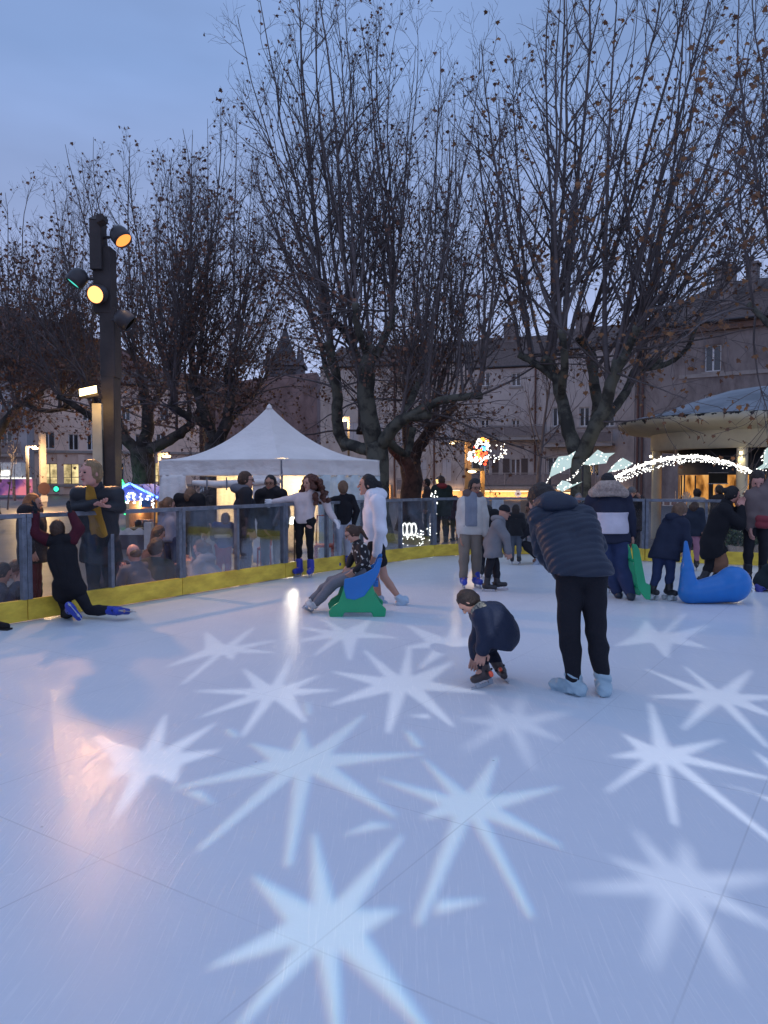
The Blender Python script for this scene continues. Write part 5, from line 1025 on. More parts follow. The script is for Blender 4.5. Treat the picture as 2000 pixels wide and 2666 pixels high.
    def coatprims(e):
        q = torso(e*.9, .015)
        if coat > 0:
            for s, o in (('L', -1), ('R', 1)):
                q.append(cone(P['hip'+s], P['hip'+s].lerp(P['kn'+s], coat), .058*h*tw+e*.8, .058*h*tw+e*.8+.006, k=.025))
            q.append(cone(pel, (P['hipL']+P['hipR'])/2*(1-coat) + (P['knL']+P['knR'])/2*coat, .056*h*tw+e*.8, .062*h*tw+e*.8, k=.03))
        else: q.append(cone(pel + hx*.03*h, pel - hx*.03*h, .06*h*tw+e*.8, k=.015))
        kn_ = (P['knL']+P['knR'])/2; ax_ = ((kn_-pel).normalized()*min(1, coat*2.5) + (pel-chest).normalized()*max(0, 1-coat*2.5)).normalized(); hp_ = pel + ax_*(coat*(kn_-pel).length + .035*h)
        if hem: ax_ = Vector((0, 0, -1)); hp_ = at(px, hem, Y)
        big = dict(f=lambda X, Y_, Z: -((X-hp_.x)*ax_.x+(Y_-hp_.y)*ax_.y+(Z-hp_.z)*ax_.z), lo=np.min([g['lo'] for g in q], 0), hi=np.max([g['hi'] for g in q], 0), k=0, sub=True)
        q.append(big); q += arm('L', e*.75, .012, .98) + arm('R', e*.75, .012, .98)
        return q
    fd = folds(seed, .007 if puff < .035 else .0095, 9.5)
    dsp = fd
    if quilt:
        ax_ = (n_ - pel).normalized()
        def dsp(X, Y_, Z): t = (X-pel.x)*ax_.x+(Y_-pel.y)*ax_.y+(Z-pel.z)*ax_.z; return fd(X, Y_, Z)*.7 - .010*np.abs(np.sin(t*math.pi/quilt)) + .006
    cutf = None
    part({True: 'coat', False: 'jacket'}[coat > .2] if puff >= .018 else 'jumper', coatprims(puff), tm, disp=dsp, cut=cutf)
    if hood: part('hood', [ellip(P['neck'] + (Rz @ Vector((0, -.035*h, .01*h))) + up*.012*h, (.085*h, .06*h, .05*h), None, .02), cone(P['neck']+sx*.05*h+up*.01*h, P['neck']-sx*.05*h+up*.01*h, .042*h, k=.03)], cloth_mat(hood[0], hood[1]) if hood != True else tm, disp=fd)
    if sleeve: part('sleeve', arm('L', puff*.75+.004, .02, .985)[0:2] + arm('R', puff*.75+.004, .02, .985)[0:2], cloth_mat(sleeve[0], sleeve[1]), disp=fd)
    if skirt: part('skirt', [cone(pel, ((P['knL']+P['knR'])/2)*skirt[2] + pel*(1-skirt[2]), .075*h, .10*h, k=.02)], cloth_mat(skirt[0], skirt[1]), disp=fd)
    bm_ = bot[1] if isinstance(bot[1], bpy.types.Material) else cloth_mat(bot[0], bot[1])
    tl = .45 if bareleg else .96
    part('shorts' if bareleg else 'trousers', [cone(P['hipL'], P['hipR'], .062*h, k=.03)] + ([cone(P['hip'+s], P['hip'+s].lerp(P['kn'+s], .5), .056*h+bag, .05*h+bag) for s in 'LR'] if bareleg else leg('L', bag, .012, tl) + leg('R', bag, .012, tl)), bm_, disp=folds(seed+4, .006, 13))
    # footwear
    if shoes:
        sm = cloth_mat('shoe %s' % (shoec,), shoec, rough=.4, bump=.15, spec=.5)
        for s in 'LR':
            A, T, Kn = P['an'+s], P['to'+s], P['kn'+s]; d = (T-A); sh_ = (A-Kn).normalized(); d = (d - sh_*d.dot(sh_)); d = d.normalized() if d.length > .01 else Rz @ Vector((0, 1, 0)); dn = sh_ - d*sh_.dot(d); dn = (dn+sh_*.2).normalized() if shoes != 'x' else dn
            if abs(A.z - gz - .05*h - lift) < .03 and not (J and 'an'+s in J and 'to'+s in J): dn = Vector((0, 0, -1)); d.z = 0; d.normalize()
            dn = (dn - d*dn.dot(d)).normalized(); fl = .145*h if h > 1.3 else .155*h
            he = A + dn*.028*h - d*.025*h; to = he + d*fl*.80; q = [cone(he, to, .030*h, .024*h, k=.02), cone(he + dn*.008*h, to + dn*.01*h, .024*h, .02*h, k=.01), cone(A - sh_*.02*h, he.lerp(to, .25), .031*h, .03*h, k=.02)]
            if shoes in ('skate', 'roller'): q += [cone(A - sh_*.065*h, A, .036*h, .033*h, k=.02)]
            o = part('skate' if shoes in ('skate', 'roller') else ('shoe_cover' if shoes == 'cover' else 'shoe'), q, sm, min(step, .012), disp=folds(seed, .009 if shoes == 'cover' else .002, 34))
            bt = .034*h; lc = loc
            if shoes == 'skate':
                q = MB(); sd_ = d.cross(dn); b0 = he - d*.03 + dn*bt - lc; b1 = to + d*.035 + dn*bt - lc; q.bar(b0 + dn*.03, b1 + dn*.03, .006, .03, dn); q.bar(he + dn*bt*.8-lc, he + dn*(bt+.03)-lc, .02, .03, d); q.bar(to - d*.02 + dn*bt*.7-lc, to - d*.02 + dn*(bt+.03)-lc, .02, .03, d); q.build('blade', M_blade, o)
                q = MB(); q.tube([he+dn*(-.02*h)-d*.04-lc, he - dn*.03*h + d*.05 + sd_*.036*h-lc, he - dn*.03*h + d*.06 - sd_*.036*h-lc], .008, 5); q.build('buckle', M_black, o)
            elif shoes == 'roller':
                for t in (.0, .7):
                    for sd in (-1, 1): q = MB(); c = he.lerp(to, t) + dn*(bt+.03) + d.cross(dn)*sd*.035 - lc; q.tube([c - d.cross(dn)*.016, c + d.cross(dn)*.016], .03, 10); q.build('wheel', mat('skate wheel', (.5, .55, .55), .4), o)
    r['_J'] = 0; del r['_J']
    for nm, m, e2, cf in (over or ()):
        part(nm, torso((puff+e2)*1.0, .015) + [cone(pel + hx*.03*h, pel - hx*.03*h, .06*h*tw+(puff+e2)*.8, k=.015)] + ([cone(pel, (P['hipL']+P['hipR'])/2*(1-coat) + (P['knL']+P['knR'])/2*coat, .056*h*tw+(puff+e2)*.8, .062*h*tw+(puff+e2)*.8, k=.03)] if coat > 0 else []), m, cut=cf(P), disp=fd)
    if extras:
        for nm, prims, m in extras(P, h, loc): sdf_obj(nm, prims, min(step, .013), m, r, disp=folds(seed, .003, 20))
    return r, P
# ---------------------------------------------------------------- skaters on the rink
CN = lambda n, c, **k: (n, c, k)
G1 = 'skaters on the rink'; G2 = 'onlookers behind the barrier'
BLK = (.014, .014, .018); NAVY = (.018, .026, .06); DK = (.02, .02, .026)
def ppt(px, py, Y): return np.array(at(px, py, Y))
# man in quilted jacket
person('man from behind in navy quilted jacket, bending forward in blue shoe covers', 5.3, 1510, h=1.78, face=8, look=(30, 50), group=G1,
  J=dict(pelvis=(1505, 1478, .02), hipL=(1484, 1488, .02), hipR=(1542, 1488, .02), knL=(1482, 1640, .0), knR=(1552, 1640, 0), anL=(1494, 1772, 0), anR=(1570, 1772, 0), toL=(1450, 1798, .12), toR=(1577, 1792, .16),
         chest=(1482, 1390, .20), neck=(1445, 1325, .36), head=(1412, 1305, .48), shL=(1408, 1352, .32), shR=(1524, 1350, .28), elL=(1412, 1432, .42), haL=(1475, 1515, .42), elR=(1552, 1425, .36), haR=(1510, 1532, .38)),
  top=('navy quilt', (.017, .026, .05), dict(rough=.5, spec=.4, bump=.2)), bot=('black denim', (.014, .014, .02)), hair='dark', hstyle='short', puff=.035, quilt=.052, hem=1494, bag=.012, shoes='cover', shoec=(.33, .46, .54), coat=.05, hood=True, step=.0095, tw=1.12)
# crouching boy
person('small boy in navy hooded jacket crouching with hands down near the ice', 5.6, 1290, h=1.12, face=82, look=(72, 62), group=G1,
  J=dict(pelvis=(1312, 1652, 0), hipL=(1300, 1664, -.08), hipR=(1302, 1660, .08), knL=(1252, 1690, -.10), anL=(1262, 1745, -.10), toL=(1232, 1757, -.16), knR=(1270, 1690, .12), anR=(1300, 1738, .12), toR=(1308, 1752, .0),
         chest=(1288, 1612, 0), neck=(1250, 1594, 0), head=(1219, 1567, -.02), shL=(1262, 1612, -.13), elL=(1268, 1655, -.15), haL=(1258, 1690, -.17), shR=(1252, 1606, .13), elR=(1246, 1660, .15), haR=(1238, 1706, .12)),
  top=('navy jacket', (.018, .026, .055), dict(rough=.6)), bot=('navy trousers', (.012, .014, .028)), hair='dark', hstyle='short', puff=.05, bag=.012, coat=.22, shoes='skate', shoec=(.05, .035, .035), hood=True, step=.0085, lift=.06, hs=.98, tw=1.22,
  extras=lambda P, h, l: [('hood_fold', [cone(ppt(1278, 1594, 5.6), ppt(1318, 1614, 5.6), .085, .06, k=.03), cone(ppt(1262, 1592, 5.52), ppt(1290, 1596, 5.5), .06, .05, k=.03), cone(ppt(1262, 1588, 5.68), ppt(1290, 1592, 5.7), .06, .05, k=.03)], MATS['cloth navy jacket']), ('scarf', [cone(ppt(1252, 1583, 5.5), ppt(1243, 1578, 5.66), .045, k=.02), cone(ppt(1240, 1592, 5.52), ppt(1236, 1586, 5.62), .038, k=.02)], mat('striped scarf', (.45, .42, .32), .8, .1, 60, .5, 80, col2=(.04, .04, .05), detail=1)),
     ('buckle', [cone(ppt(1278, 1751, 5.43), ppt(1280, 1757, 5.43), .016, k=.0)], mat('orange buckle', (.9, .12, .06), .5)), ('buckle', [cone(ppt(1303, 1741, 5.64), ppt(1305, 1746, 5.64), .015, k=.0)], mat('orange buckle', (.9, .12, .06), .5))])
# curly-haired girl
person('girl with big curly auburn hair and white jumper holding the rail', 11.75, 793, h=1.56, face=165, look=(140, 3), group=G1,
  J=dict(shL=(843, 1294), shR=(772, 1294), elR=(738, 1303, -.05), haR=(706, 1307, -.25), elL=(856, 1328, -.02), haL=(872, 1352, -.06), head=(806, 1258), neck=(808, 1284)),
  top=('cream jumper', (.60, .52, .52), dict(rough=.95)), bot=('black leggings', (.012, .012, .015)), hair='auburn', hstyle='curly', puff=.016, bag=.0, hands=(.78, .76, .78), step=.013, hs=1.05, shoec=(.03, .045, .35))
person('person with fair curly hair and black jumper, back turned, leaning on the far rail', 12.7, 893, h=1.40, face=10, group=G1,
  J=dict(shL=(872, 1302), elL=(856, 1304, .15), haL=(876, 1302, .45), elR=(930, 1330), haR=(918, 1372), head=(893, 1270), neck=(895, 1291)),
  top=('black jumper', BLK), bot=('light grey joggers', (.36, .38, .44)), hair='fairbrown', hstyle='short', puff=.018, bag=.02, hs=1.1, shoec=(.03, .05, .35))
# young woman in white hooded jacket
person('young woman in white hooded jacket stepping with bare legs and shoe covers', 9.15, 965, h=1.62, face=85, look=(88, 2), group=G1,
  J=dict(head=(957, 1262, 0), neck=(968, 1294, 0), chest=(975, 1335, 0), pelvis=(980, 1412, 0), hipL=(978, 1420, -.09), hipR=(978, 1420, .08), shL=(985, 1306, -.16), shR=(972, 1303, .16), elL=(992, 1380, -.2), haL=(980, 1440, -.2), elR=(960, 1380, .15), haR=(962, 1440, .1),
         knL=(1000, 1502, -.05), anL=(1042, 1560, -.05), toL=(1024, 1586, -.06), knR=(976, 1505, .1), anR=(990, 1565, .12), toR=(970, 1572, .12)),
  top=('white fleece', (.72, .72, .78), dict(rough=.95)), bot=('black shorts', BLK), hair='black', hstyle='pony', skin='light', puff=.04, coat=.0, shoes='cover', shoec=(.38, .50, .62), bareleg=True, hood=True, step=.011, lift=.01, hem=None)
# little girl on the skating aid
person('little girl in black patterned jumper sitting on the blue and green aid', 8.62, 935, h=1.12, face=95, look=(98, 32), group=G1,
  J=dict(head=(916, 1388, 0), neck=(932, 1415, 0), chest=(940, 1440, 0), pelvis=(950, 1488, 0), hipL=(940, 1490, -.07), hipR=(940, 1490, .07), shL=(945, 1424, -.12), shR=(930, 1422, .12), elL=(948, 1465, -.15), haL=(922, 1488, -.14), elR=(915, 1455, .12), haR=(906, 1476, .05),
         knL=(868, 1520, -.06), anL=(822, 1572, -.06), toL=(800, 1588, -.1), knR=(862, 1515, .08), anR=(812, 1562, .1), toR=(792, 1580, .08)),
  top=('black dotted jumper', mat('black jumper with white marks', (.02, .018, .022), .85, .1, 26, .3, 60, col2=(.55, .53, .5), detail=0)), bot=('grey trousers', (.16, .165, .19)), hair='brown', hstyle='pony', puff=.018, bag=.022, hs=1.0, step=.0105, shoec=(.55, .54, .55), glasses=True)
_r = [n for n in MATS['black jumper with white marks'].node_tree.nodes if n.type == 'VALTORGB'][0]; _r.color_ramp.elements[0].position = .3; _r.color_ramp.elements[1].position = .33
# girl in cream jacket
person('girl with glasses in open cream fleece jacket and khaki trousers', 10.55, 1225, h=1.52, face=190, look=(200, 14), group=G1,
  J=dict(head=(1237, 1268), neck=(1232, 1292), elR=(1197, 1348), haR=(1199, 1398, -.05), elL=(1262, 1345), haL=(1264, 1392, -.02), shL=(1254, 1306), shR=(1206, 1306)),
  top=('cream fleece', (.55, .53, .50), dict(rough=.95)), bot=('khaki trousers', (.22, .19, .16)), hair='black', hstyle='bun', skin='tan', puff=.026, bag=.022, glasses=True, hood=('brown lining', (.13, .09, .085)), step=.012, coat=.18, shoec=(.03, .06, .42),
  over=[('jumper', cloth_mat('grey jumper', (.22, .24, .29)), .007, lambda P: (lambda X, Y_, Z: np.maximum(np.abs(X - P['chest'].x) - .085, np.maximum(Y_ - P['chest'].y, P['pelvis'].z - Z))))])
person('small child in a grey hooded coat with black cap and glasses, bending towards the right', 10.25, 1285, h=1.14, face=-75, look=(-85, 15), group=G1,
  J=dict(head=(1313, 1334), neck=(1303, 1356), chest=(1296, 1385), haL=(1320, 1432, .05), haR=(1324, 1436, -.12), elR=(1316, 1398, -.16), elL=(1312, 1396, .12), shR=(1294, 1368, -.12), shL=(1300, 1366, .12), knL=(1292, 1480, .05), anL=(1294, 1515, .05), toL=(1312, 1523, .03), knR=(1272, 1480, -.05), anR=(1268, 1520, -.05), toR=(1286, 1529, -.06)),
  top=('grey wool coat', (.20, .20, .215)), bot=('black trousers', DK), hair=cloth_mat('black cap', (.02, .02, .025)), hstyle='beanie', puff=.045, coat=.45, glasses=True, hood=True, step=.011, shoec=(.025, .025, .03), tw=1.15)
person('dark-haired child in black half hidden behind the grey coat', 11.6, 1268, h=1.15, face=-20, group=G1, J=dict(head=(1272, 1332), neck=(1270, 1350)), top=('black coat', BLK), bot=('black trousers', DK), hair='black', puff=.04, coat=.2, shoec=(.02, .02, .025))
person('small child in fluffy black coat and grey jeans near the far barrier', 13.4, 1344, h=.98, face=-15, group=G1, top=('fluffy black', (.012, .012, .015), dict(sheen=.3)), bot=('grey jeans', (.10, .115, .14)), hair='dark', hstyle='long', puff=.05, coat=.15, shoec=(.02, .02, .024))
person('adult in dark clothes squatting by the far barrier in pale trainers', 13.5, 1390, h=1.68, face=70, look=(80, 20), group=G1, skin='brown',
  J=dict(head=(1384, 1325), neck=(1392, 1345), chest=(1397, 1375), pelvis=(1408, 1428, .1), hipL=(1405, 1432, 0), hipR=(1405, 1432, .2), knL=(1368, 1418, -.1), anL=(1400, 1452, -.05), toL=(1385, 1464, -.08), knR=(1372, 1424, .2), anR=(1408, 1452, .2), toR=(1394, 1464, .2), shL=(1392, 1352, -.15), shR=(1396, 1352, .15), elL=(1372, 1385, -.15), haL=(1352, 1400, -.1), elR=(1372, 1385, .15), haR=(1356, 1400, .1)),
  top=('dark jacket', DK), bot=('dark trousers', DK), hair='black', puff=.03, shoes='shoe', shoec=(.35, .4, .48))
# woman in fur-hooded parka with green aid
person('woman from behind in fur hooded navy parka with a broad white band', 9.6, 1590, h=1.68, face=-8, look=(-5, 40), group=G1,
  J=dict(head=(1583, 1258, .28), neck=(1584, 1285, .2), chest=(1584, 1325, .12), pelvis=(1588, 1395, 0), hipL=(1564, 1402, 0), hipR=(1612, 1402, 0), shL=(1542, 1302, .15), shR=(1628, 1302, .15), elL=(1536, 1350, .3), haL=(1548, 1400, .45), elR=(1640, 1352, .1), haR=(1645, 1392, .1),
         knL=(1585, 1478, .0), anL=(1606, 1538, .05), toL=(1606, 1550, .2), knR=(1618, 1478, -.05), anR=(1640, 1543, -.1), toR=(1650, 1556, .05)),
  top=('navy parka', (.022, .026, .05)), bot=('blue jeans', (.03, .045, .11)), hair='black', puff=.045, bag=.035, shoes='shoe', shoec=(.02, .03, .05), coat=.12, step=.012, tw=1.1,
  extras=lambda P, h, l: [('fur_trim', [cone(ppt(1544, 1283, 9.68), ppt(1566, 1265, 9.62), .06, k=.02), cone(ppt(1566, 1265, 9.62), ppt(1602, 1264, 9.62), .065, k=.02), cone(ppt(1602, 1264, 9.62), ppt(1626, 1284, 9.68), .06, k=.02), cone(ppt(1548, 1284, 9.64), ppt(1622, 1284, 9.64), .045, k=.02)], mat('fur', (.42, .33, .28), .95, .3, 30, 1, 60))],
  over=[('white_band', cloth_mat('white quilt', (.56, .52, .58)), .022, lambda P: (lambda X, Y_, Z: np.maximum(at(1588, 1388, 9.6).z - Z, Z - at(1588, 1334, 9.6).z)))])
person('child hidden before the fur hooded woman, only legs and black skates showing', 10.1, 1603, h=.95, face=170, group=G1, top=('dark blue', NAVY), bot=('dark trousers', DK), hair='brown', shoec=(.02, .02, .025))
# child with roller skates leaning on the whale
person('child in navy coat on black roller skates leaning over the blue whale', 9.55, 1735, h=1.32, face=-55, look=(-60, 55), group=G1,
  J=dict(head=(1772, 1330, .1), neck=(1762, 1352, .08), chest=(1752, 1380, .05), pelvis=(1730, 1430, 0), hipL=(1716, 1436, .0), hipR=(1744, 1436, -.05), shL=(1738, 1362, .12), shR=(1780, 1364, -.05), elL=(1778, 1405, .1), haL=(1784, 1432, .1), elR=(1788, 1405, -.1), haR=(1786, 1434, -.12),
         knL=(1712, 1488, 0), anL=(1700, 1530, 0), toL=(1706, 1545, -.08), knR=(1746, 1488, -.05), anR=(1742, 1532, -.05), toR=(1752, 1548, -.12)),
  top=('navy coat', (.02, .026, .05)), bot=('blue jeans', (.03, .04, .10)), hair='fairbrown', hstyle='long', puff=.04, coat=.3, shoes='roller', shoec=(.018, .018, .022), hood=True, step=.011, tw=1.1)
person('girl with long dark hair and pink leggings standing behind the child on roller skates', 12.6, 1806, h=1.14, face=150, look=(-70, 20), group=G1, J=dict(head=(1810, 1322), neck=(1806, 1342)), top=('dark blue coat', (.025, .032, .05)), bot=('pink leggings', (.42, .20, .26)), hair='brown', hstyle='long', puff=.03, coat=.2, shoec=(.02, .02, .024))
person('woman in long black coat and brown skirt, hand at her mouth', 11.0, 1860, h=1.62, face=-78, look=(-85, 12), group=G1,
  J=dict(head=(1908, 1288, 0), neck=(1892, 1314, 0), chest=(1878, 1346, 0), pelvis=(1852, 1412, 0), hipL=(1852, 1416, .08), hipR=(1852, 1416, -.08), shL=(1892, 1330, .14), shR=(1886, 1332, -.14), elR=(1926, 1366, -.16), haR=(1930, 1322, -.1), elL=(1915, 1365, .1), haL=(1925, 1325, .1),
         knL=(1884, 1466, .08), anL=(1862, 1506, .1), knR=(1850, 1468, -.08), anR=(1832, 1506, -.1)),
  top=('black coat', (.011, .011, .016)), bot=('black tights', BLK), hair='black', hstyle='bun', skin='pink', puff=.055, coat=.42, shoec=(.02, .02, .024), skirt=('brown suede', (.26, .13, .08), .92), tw=1.12)
person('person in taupe coat with small red bag at the right photo edge', 11.0, 1972, h=1.72, face=172, look=(165, 35), group=G1, skin='pink',
  J=dict(head=(1972, 1250), neck=(1978, 1278), elR=(1946, 1340), haR=(1952, 1376, -.08), shR=(1950, 1300)),
  top=('taupe wool coat', (.17, .13, .125)), bot=('black trousers', BLK), hair='dark', puff=.035, coat=.25, shoec=(.02, .02, .024), hs=1.1,
  extras=lambda P, h, l: [('bag', [cone(ppt(1976, 1350, 10.72), ppt(1994, 1352, 10.72), .05, k=.01), cone(ppt(1976, 1366, 10.72), ppt(1994, 1368, 10.72), .05, k=.02)], cloth_mat('red bag', (.22, .04, .05)))])
person('person crouched low in a dark jacket at the right photo edge, blue skate showing', 10.3, 1990, h=1.3, face=100, look=(100, 50), group=G1,
  J=dict(head=(2040, 1470), neck=(2022, 1480), chest=(2005, 1490), pelvis=(1988, 1510), hipL=(1985, 1515, -.05), hipR=(1985, 1512, .1), knL=(2020, 1520, -.1), anL=(1982, 1530, -.1), toL=(2005, 1534, -.12), knR=(2020, 1520, .15), anR=(1990, 1530, .15), toR=(2010, 1534, .15), shL=(2012, 1485, -.15), shR=(2015, 1485, .15), elL=(2040, 1510, -.1), haL=(2050, 1530, -.1), elR=(2045, 1510, .1), haR=(2055, 1530, .1)),
  top=('dark green jacket', (.02, .03, .035)), bot=('navy trousers', (.02, .024, .06)), puff=.05, coat=.2, shoec=(.03, .04, .25))
# kneeling boy
person('boy with burgundy sleeves kneeling on the ice, gloved hands on the rail', 8.2, 175, h=1.38, face=25, look=(35, -20), group=G1, hands=(.02, .022, .028),
  J=dict(head=(148, 1378, .05), neck=(155, 1402, .02), chest=(162, 1438, 0), pelvis=(176, 1515, -.02), hipL=(164, 1522, 0), hipR=(190, 1520, 0), shL=(126, 1408, .02), shR=(188, 1405, .02), elL=(90, 1385, -.08), haL=(92, 1340, -.06), elR=(206, 1378, .05), haR=(186, 1338, .1),
         knL=(174, 1600, .12), anL=(184, 1585, -.3), toL=(212, 1614, -.36), knR=(232, 1588, .05), anR=(302, 1590, -.1), toR=(345, 1592, -.1)),
  top=('black tunic top', BLK), sleeve=('burgundy sleeve', (.07, .012, .022)), bot=('black trousers', BLK), hair='brown', puff=.024, bag=.008, coat=.12, step=.011, shoec=(.025, .05, .38), lift=.05,
  extras=lambda P, h, l: [('tunic', [cone(P['chest'], P['pelvis'], .115, .105, k=.03), cone(P['hipL'], P['hipL'].lerp(P['knL'], .25), .11, .12, k=.05), cone(P['hipR'], P['hipR'].lerp(P['knR'], .2), .11, .11, k=.05)], cloth_mat('black tunic', BLK))])
# ---------------------------------------------------------------- onlookers outside
person('smiling woman in dark jacket and mustard top leaning folded arms on the rail', 8.95, 250, gz=-.1, h=1.66, face=200, look=(145, 2), group=G2, skin='pink', w=1.15,
  J=dict(head=(236, 1231, -.42), neck=(248, 1266, -.28), chest=(255, 1325, -.05), pelvis=(262, 1420, .15), hipL=(285, 1430, .15), hipR=(240, 1430, .15), shR=(203, 1292, -.2), shL=(303, 1290, -.2), elR=(196, 1322, -.22), haR=(250, 1312, -.38), elL=(312, 1320, -.15), haL=(282, 1318, -.34), knL=(285, 1530, .15), knR=(245, 1530, .15), anL=(285, 1600, .2), anR=(245, 1600, .2)),
  top=('charcoal jacket', (.03, .033, .04), dict(rough=.5)), bot=('dark trousers', DK), hair='blond', hs=1.14, puff=.04, coat=.25, shoes='shoe', shoec=(.02, .02, .02), tw=1.2, step=.011,
  over=[('top', cloth_mat('mustard knit', (.46, .25, .045)), .009, lambda P: (lambda X, Y_, Z: np.maximum(np.abs(X - P['chest'].x - .02) - .075 - (P['chest'].z-Z)*.08, np.maximum(Y_ - P['chest'].y + .02, P['pelvis'].z + .02 - Z))))])
person('woman with long ginger hair in a dark fur-collared coat behind the kneeling boy', 9.1, 80, gz=-.1, h=1.52, face=-80, look=(-75, 5), group=G2, J=dict(head=(86, 1310), neck=(74, 1336)), top=('dark coat', (.03, .025, .028)), bot=('burgundy trousers', (.13, .025, .03)), hair='ginger', hstyle='long', puff=.05, coat=.4, shoes='shoe', shoec=(.02, .02, .02), tw=1.15)
def seated(label, hx_, hy_, Y, face, top, hair='dark', hstyle='short', skin='light', bot=('dark trousers', DK), h=1.55, look=None, puff=.035, hood=None, hs=1.0, lean=.1, **kw):
    p = at(hx_, hy_, Y); a = R(face); f = Vector((-math.sin(a), math.cos(a), 0)); s = Vector((math.cos(a), math.sin(a), 0)); loc = Vector((p.x, p.y, 0)); 
    zz = max(p.z-.66, .12)
    def px_of(v):       # world -> the (px, py, dY) triple person() expects
        d = v - Vector((0, 0, CH)); q = Vector((d.x, d.y*cp_ - d.z*sp_, d.y*sp_ + d.z*cp_)); return (1000 + F*q.x/q.y, 1333 - F*q.z/q.y, v.y - Y)
    b = p - f*lean; top_ = p.z; T = max(top_-.2, .3)
    J = dict(head=p, neck=Vector((b.x, b.y, top_-.17))+f*.05, chest=Vector((b.x, b.y, top_-.34)) - f*.02, pelvis=Vector((b.x, b.y, max(top_-.62, .1))) - f*.12)
    pe = J['pelvis']
    for n_, sg in (('L', -1), ('R', 1)):
        J['hip'+n_] = pe + s*sg*.09; J['kn'+n_] = Vector((pe.x, pe.y, max(pe.z+.04, .2))) + f*.42 + s*sg*.13; J['an'+n_] = Vector((pe.x, pe.y, 0)) + f*.42 + s*sg*.13
        J['sh'+n_] = J['neck'] + s*sg*.17 - Vector((0, 0, .05)); J['el'+n_] = J['chest'] + s*sg*.24 + f*.1 - Vector((0, 0, .06)); J['ha'+n_] = J['kn'+n_] + Vector((0, 0, .08)) - f*.05 - s*sg*.06
    return person(label, Y, hx_, gz=-.1, h=h, face=face, look=look or (face, 25), J={k: px_of(v) for k, v in J.items()}, top=top, bot=bot, hair=hair, hstyle=hstyle, skin=skin, puff=puff, hood=hood, hs=hs, group=G2, shoes='shoe', shoec=(.03, .03, .035), **kw)
seated('seated person with short dark hair at the left photo edge behind the clear pane', 8, 1492, 8.8, -60, ('grey blue jacket', (.05, .055, .075)))
seated('seated child in a beige coat low behind the pane near the left post', 42, 1478, 9.3, -40, ('beige coat', (.34, .28, .24)), hair='fairbrown', h=1.2)
seated('bald man sitting behind the pane right of the leaning woman', 348, 1440, 9.95, 55, ('grey cardigan', (.14, .13, .15)), hair='fairbrown', hstyle='bald', skin='pink', h=1.65)
seated('person with short brown hair and dark olive jacket sitting beside the bald man', 408, 1428, 10.15, -10, ('dark olive jacket', (.035, .04, .032)), hair='brown', h=1.65, hs=1.1)
seated('person in a dark blue jacket sitting behind the stile under the leaning woman', 292, 1432, 10.2, 20, ('dark blue jacket', (.03, .035, .06)), hair='dark', h=1.6)
seated('girl with loose dark hair sitting behind the brown-haired person', 414, 1388, 10.9, -60, ('brown jacket', (.08, .05, .05)), hair='brown', hstyle='long', h=1.4)
person('woman in pale denim jacket with ponytail, left of the tall man', 11.3, 444, gz=-.1, h=1.38, face=-30, look=(-60, 10), group=G2, J=dict(head=(440, 1314), neck=(444, 1338)), top=('pale denim', (.22, .26, .36)), bot=('blue jeans', (.04, .05, .09)), hair='fairbrown', hstyle='pony', puff=.025, shoes='shoe', shoec=(.02, .02, .02))
person('tall man with cropped hair in a black jacket, back turned, under the rolled tent wall', 11.5, 492, gz=-.1, h=1.62, face=-15, look=(-30, 12), group=G2, J=dict(head=(498, 1292), neck=(493, 1316)), top=('black bomber', BLK), bot=('dark jeans', (.02, .022, .03)), hair='fairbrown', skin='light', puff=.04, tw=1.05, shoes='shoe', shoec=(.02, .02, .02))
seated('woman in a grey hooded jacket sitting sideways behind the pane, brown hair tied back', 522, 1428, 11.0, 75, ('grey jacket', (.20, .20, .22)), hair='brown', hstyle='pony', h=1.6, hood=True, look=(82, 12))
person('child in blue and white jumper and red trousers, back turned', 11.55, 580, gz=-.1, h=1.12, face=5, group=G2, J=dict(head=(588, 1352), neck=(584, 1376), haL=(552, 1378, .1), elL=(556, 1400)), top=('striped jumper', mat('banded jumper', (.05, .07, .2), .9, .1, 4)), bot=('red trousers', (.45, .05, .06)), hair='fairbrown', puff=.02, shoes='shoe', shoec=(.03, .03, .03), hs=1.05,
  over=[('white_band', cloth_mat('white band', (.55, .55, .58)), .006, lambda P: (lambda X, Y_, Z: np.abs(Z - P['chest'].z + .05) - .035))])
person('man with glasses and dark coat standing in profile facing right, hands down', 11.35, 636, gz=-.1, h=1.72, face=-70, look=(-82, 2), group=G2, J=dict(head=(641, 1250), neck=(634, 1278)), top=('dark overcoat', (.022, .022, .028)), bot=('grey blue jeans', (.09, .11, .15)), hair='brown', puff=.04, coat=.25, glasses=True, shoes='shoe', shoec=(.02, .02, .02), hood=('grey collar', (.12, .13, .16)), tw=1.1)
person('woman with glasses, scarf and black down jacket facing the rink beside the tent corner', 12.0, 706, gz=-.1, h=1.68, face=178, look=(170, 4), group=G2, J=dict(head=(704, 1258), neck=(706, 1282), haR=(690, 1376, -.1)), top=('black down jacket', BLK), bot=('grey trousers', (.12, .12, .13)), hair='black', skin='tan', puff=.045, coat=.3, glasses=True, shoes='shoe', shoec=(.02, .02, .02), hood=('dark scarf', (.03, .028, .035)))
person('passer-by in a dark green coat and red scarf beyond the far barrier', 19.5, 1150, gz=-.1, h=1.66, face=10, group=G2, top=('dark green coat', (.025, .035, .032)), bot=('dark trousers', DK), hair='brown', puff=.05, coat=.4, shoes='shoe', shoec=(.02, .02, .02), tw=1.2, hood=('red scarf', (.25, .04, .04)))
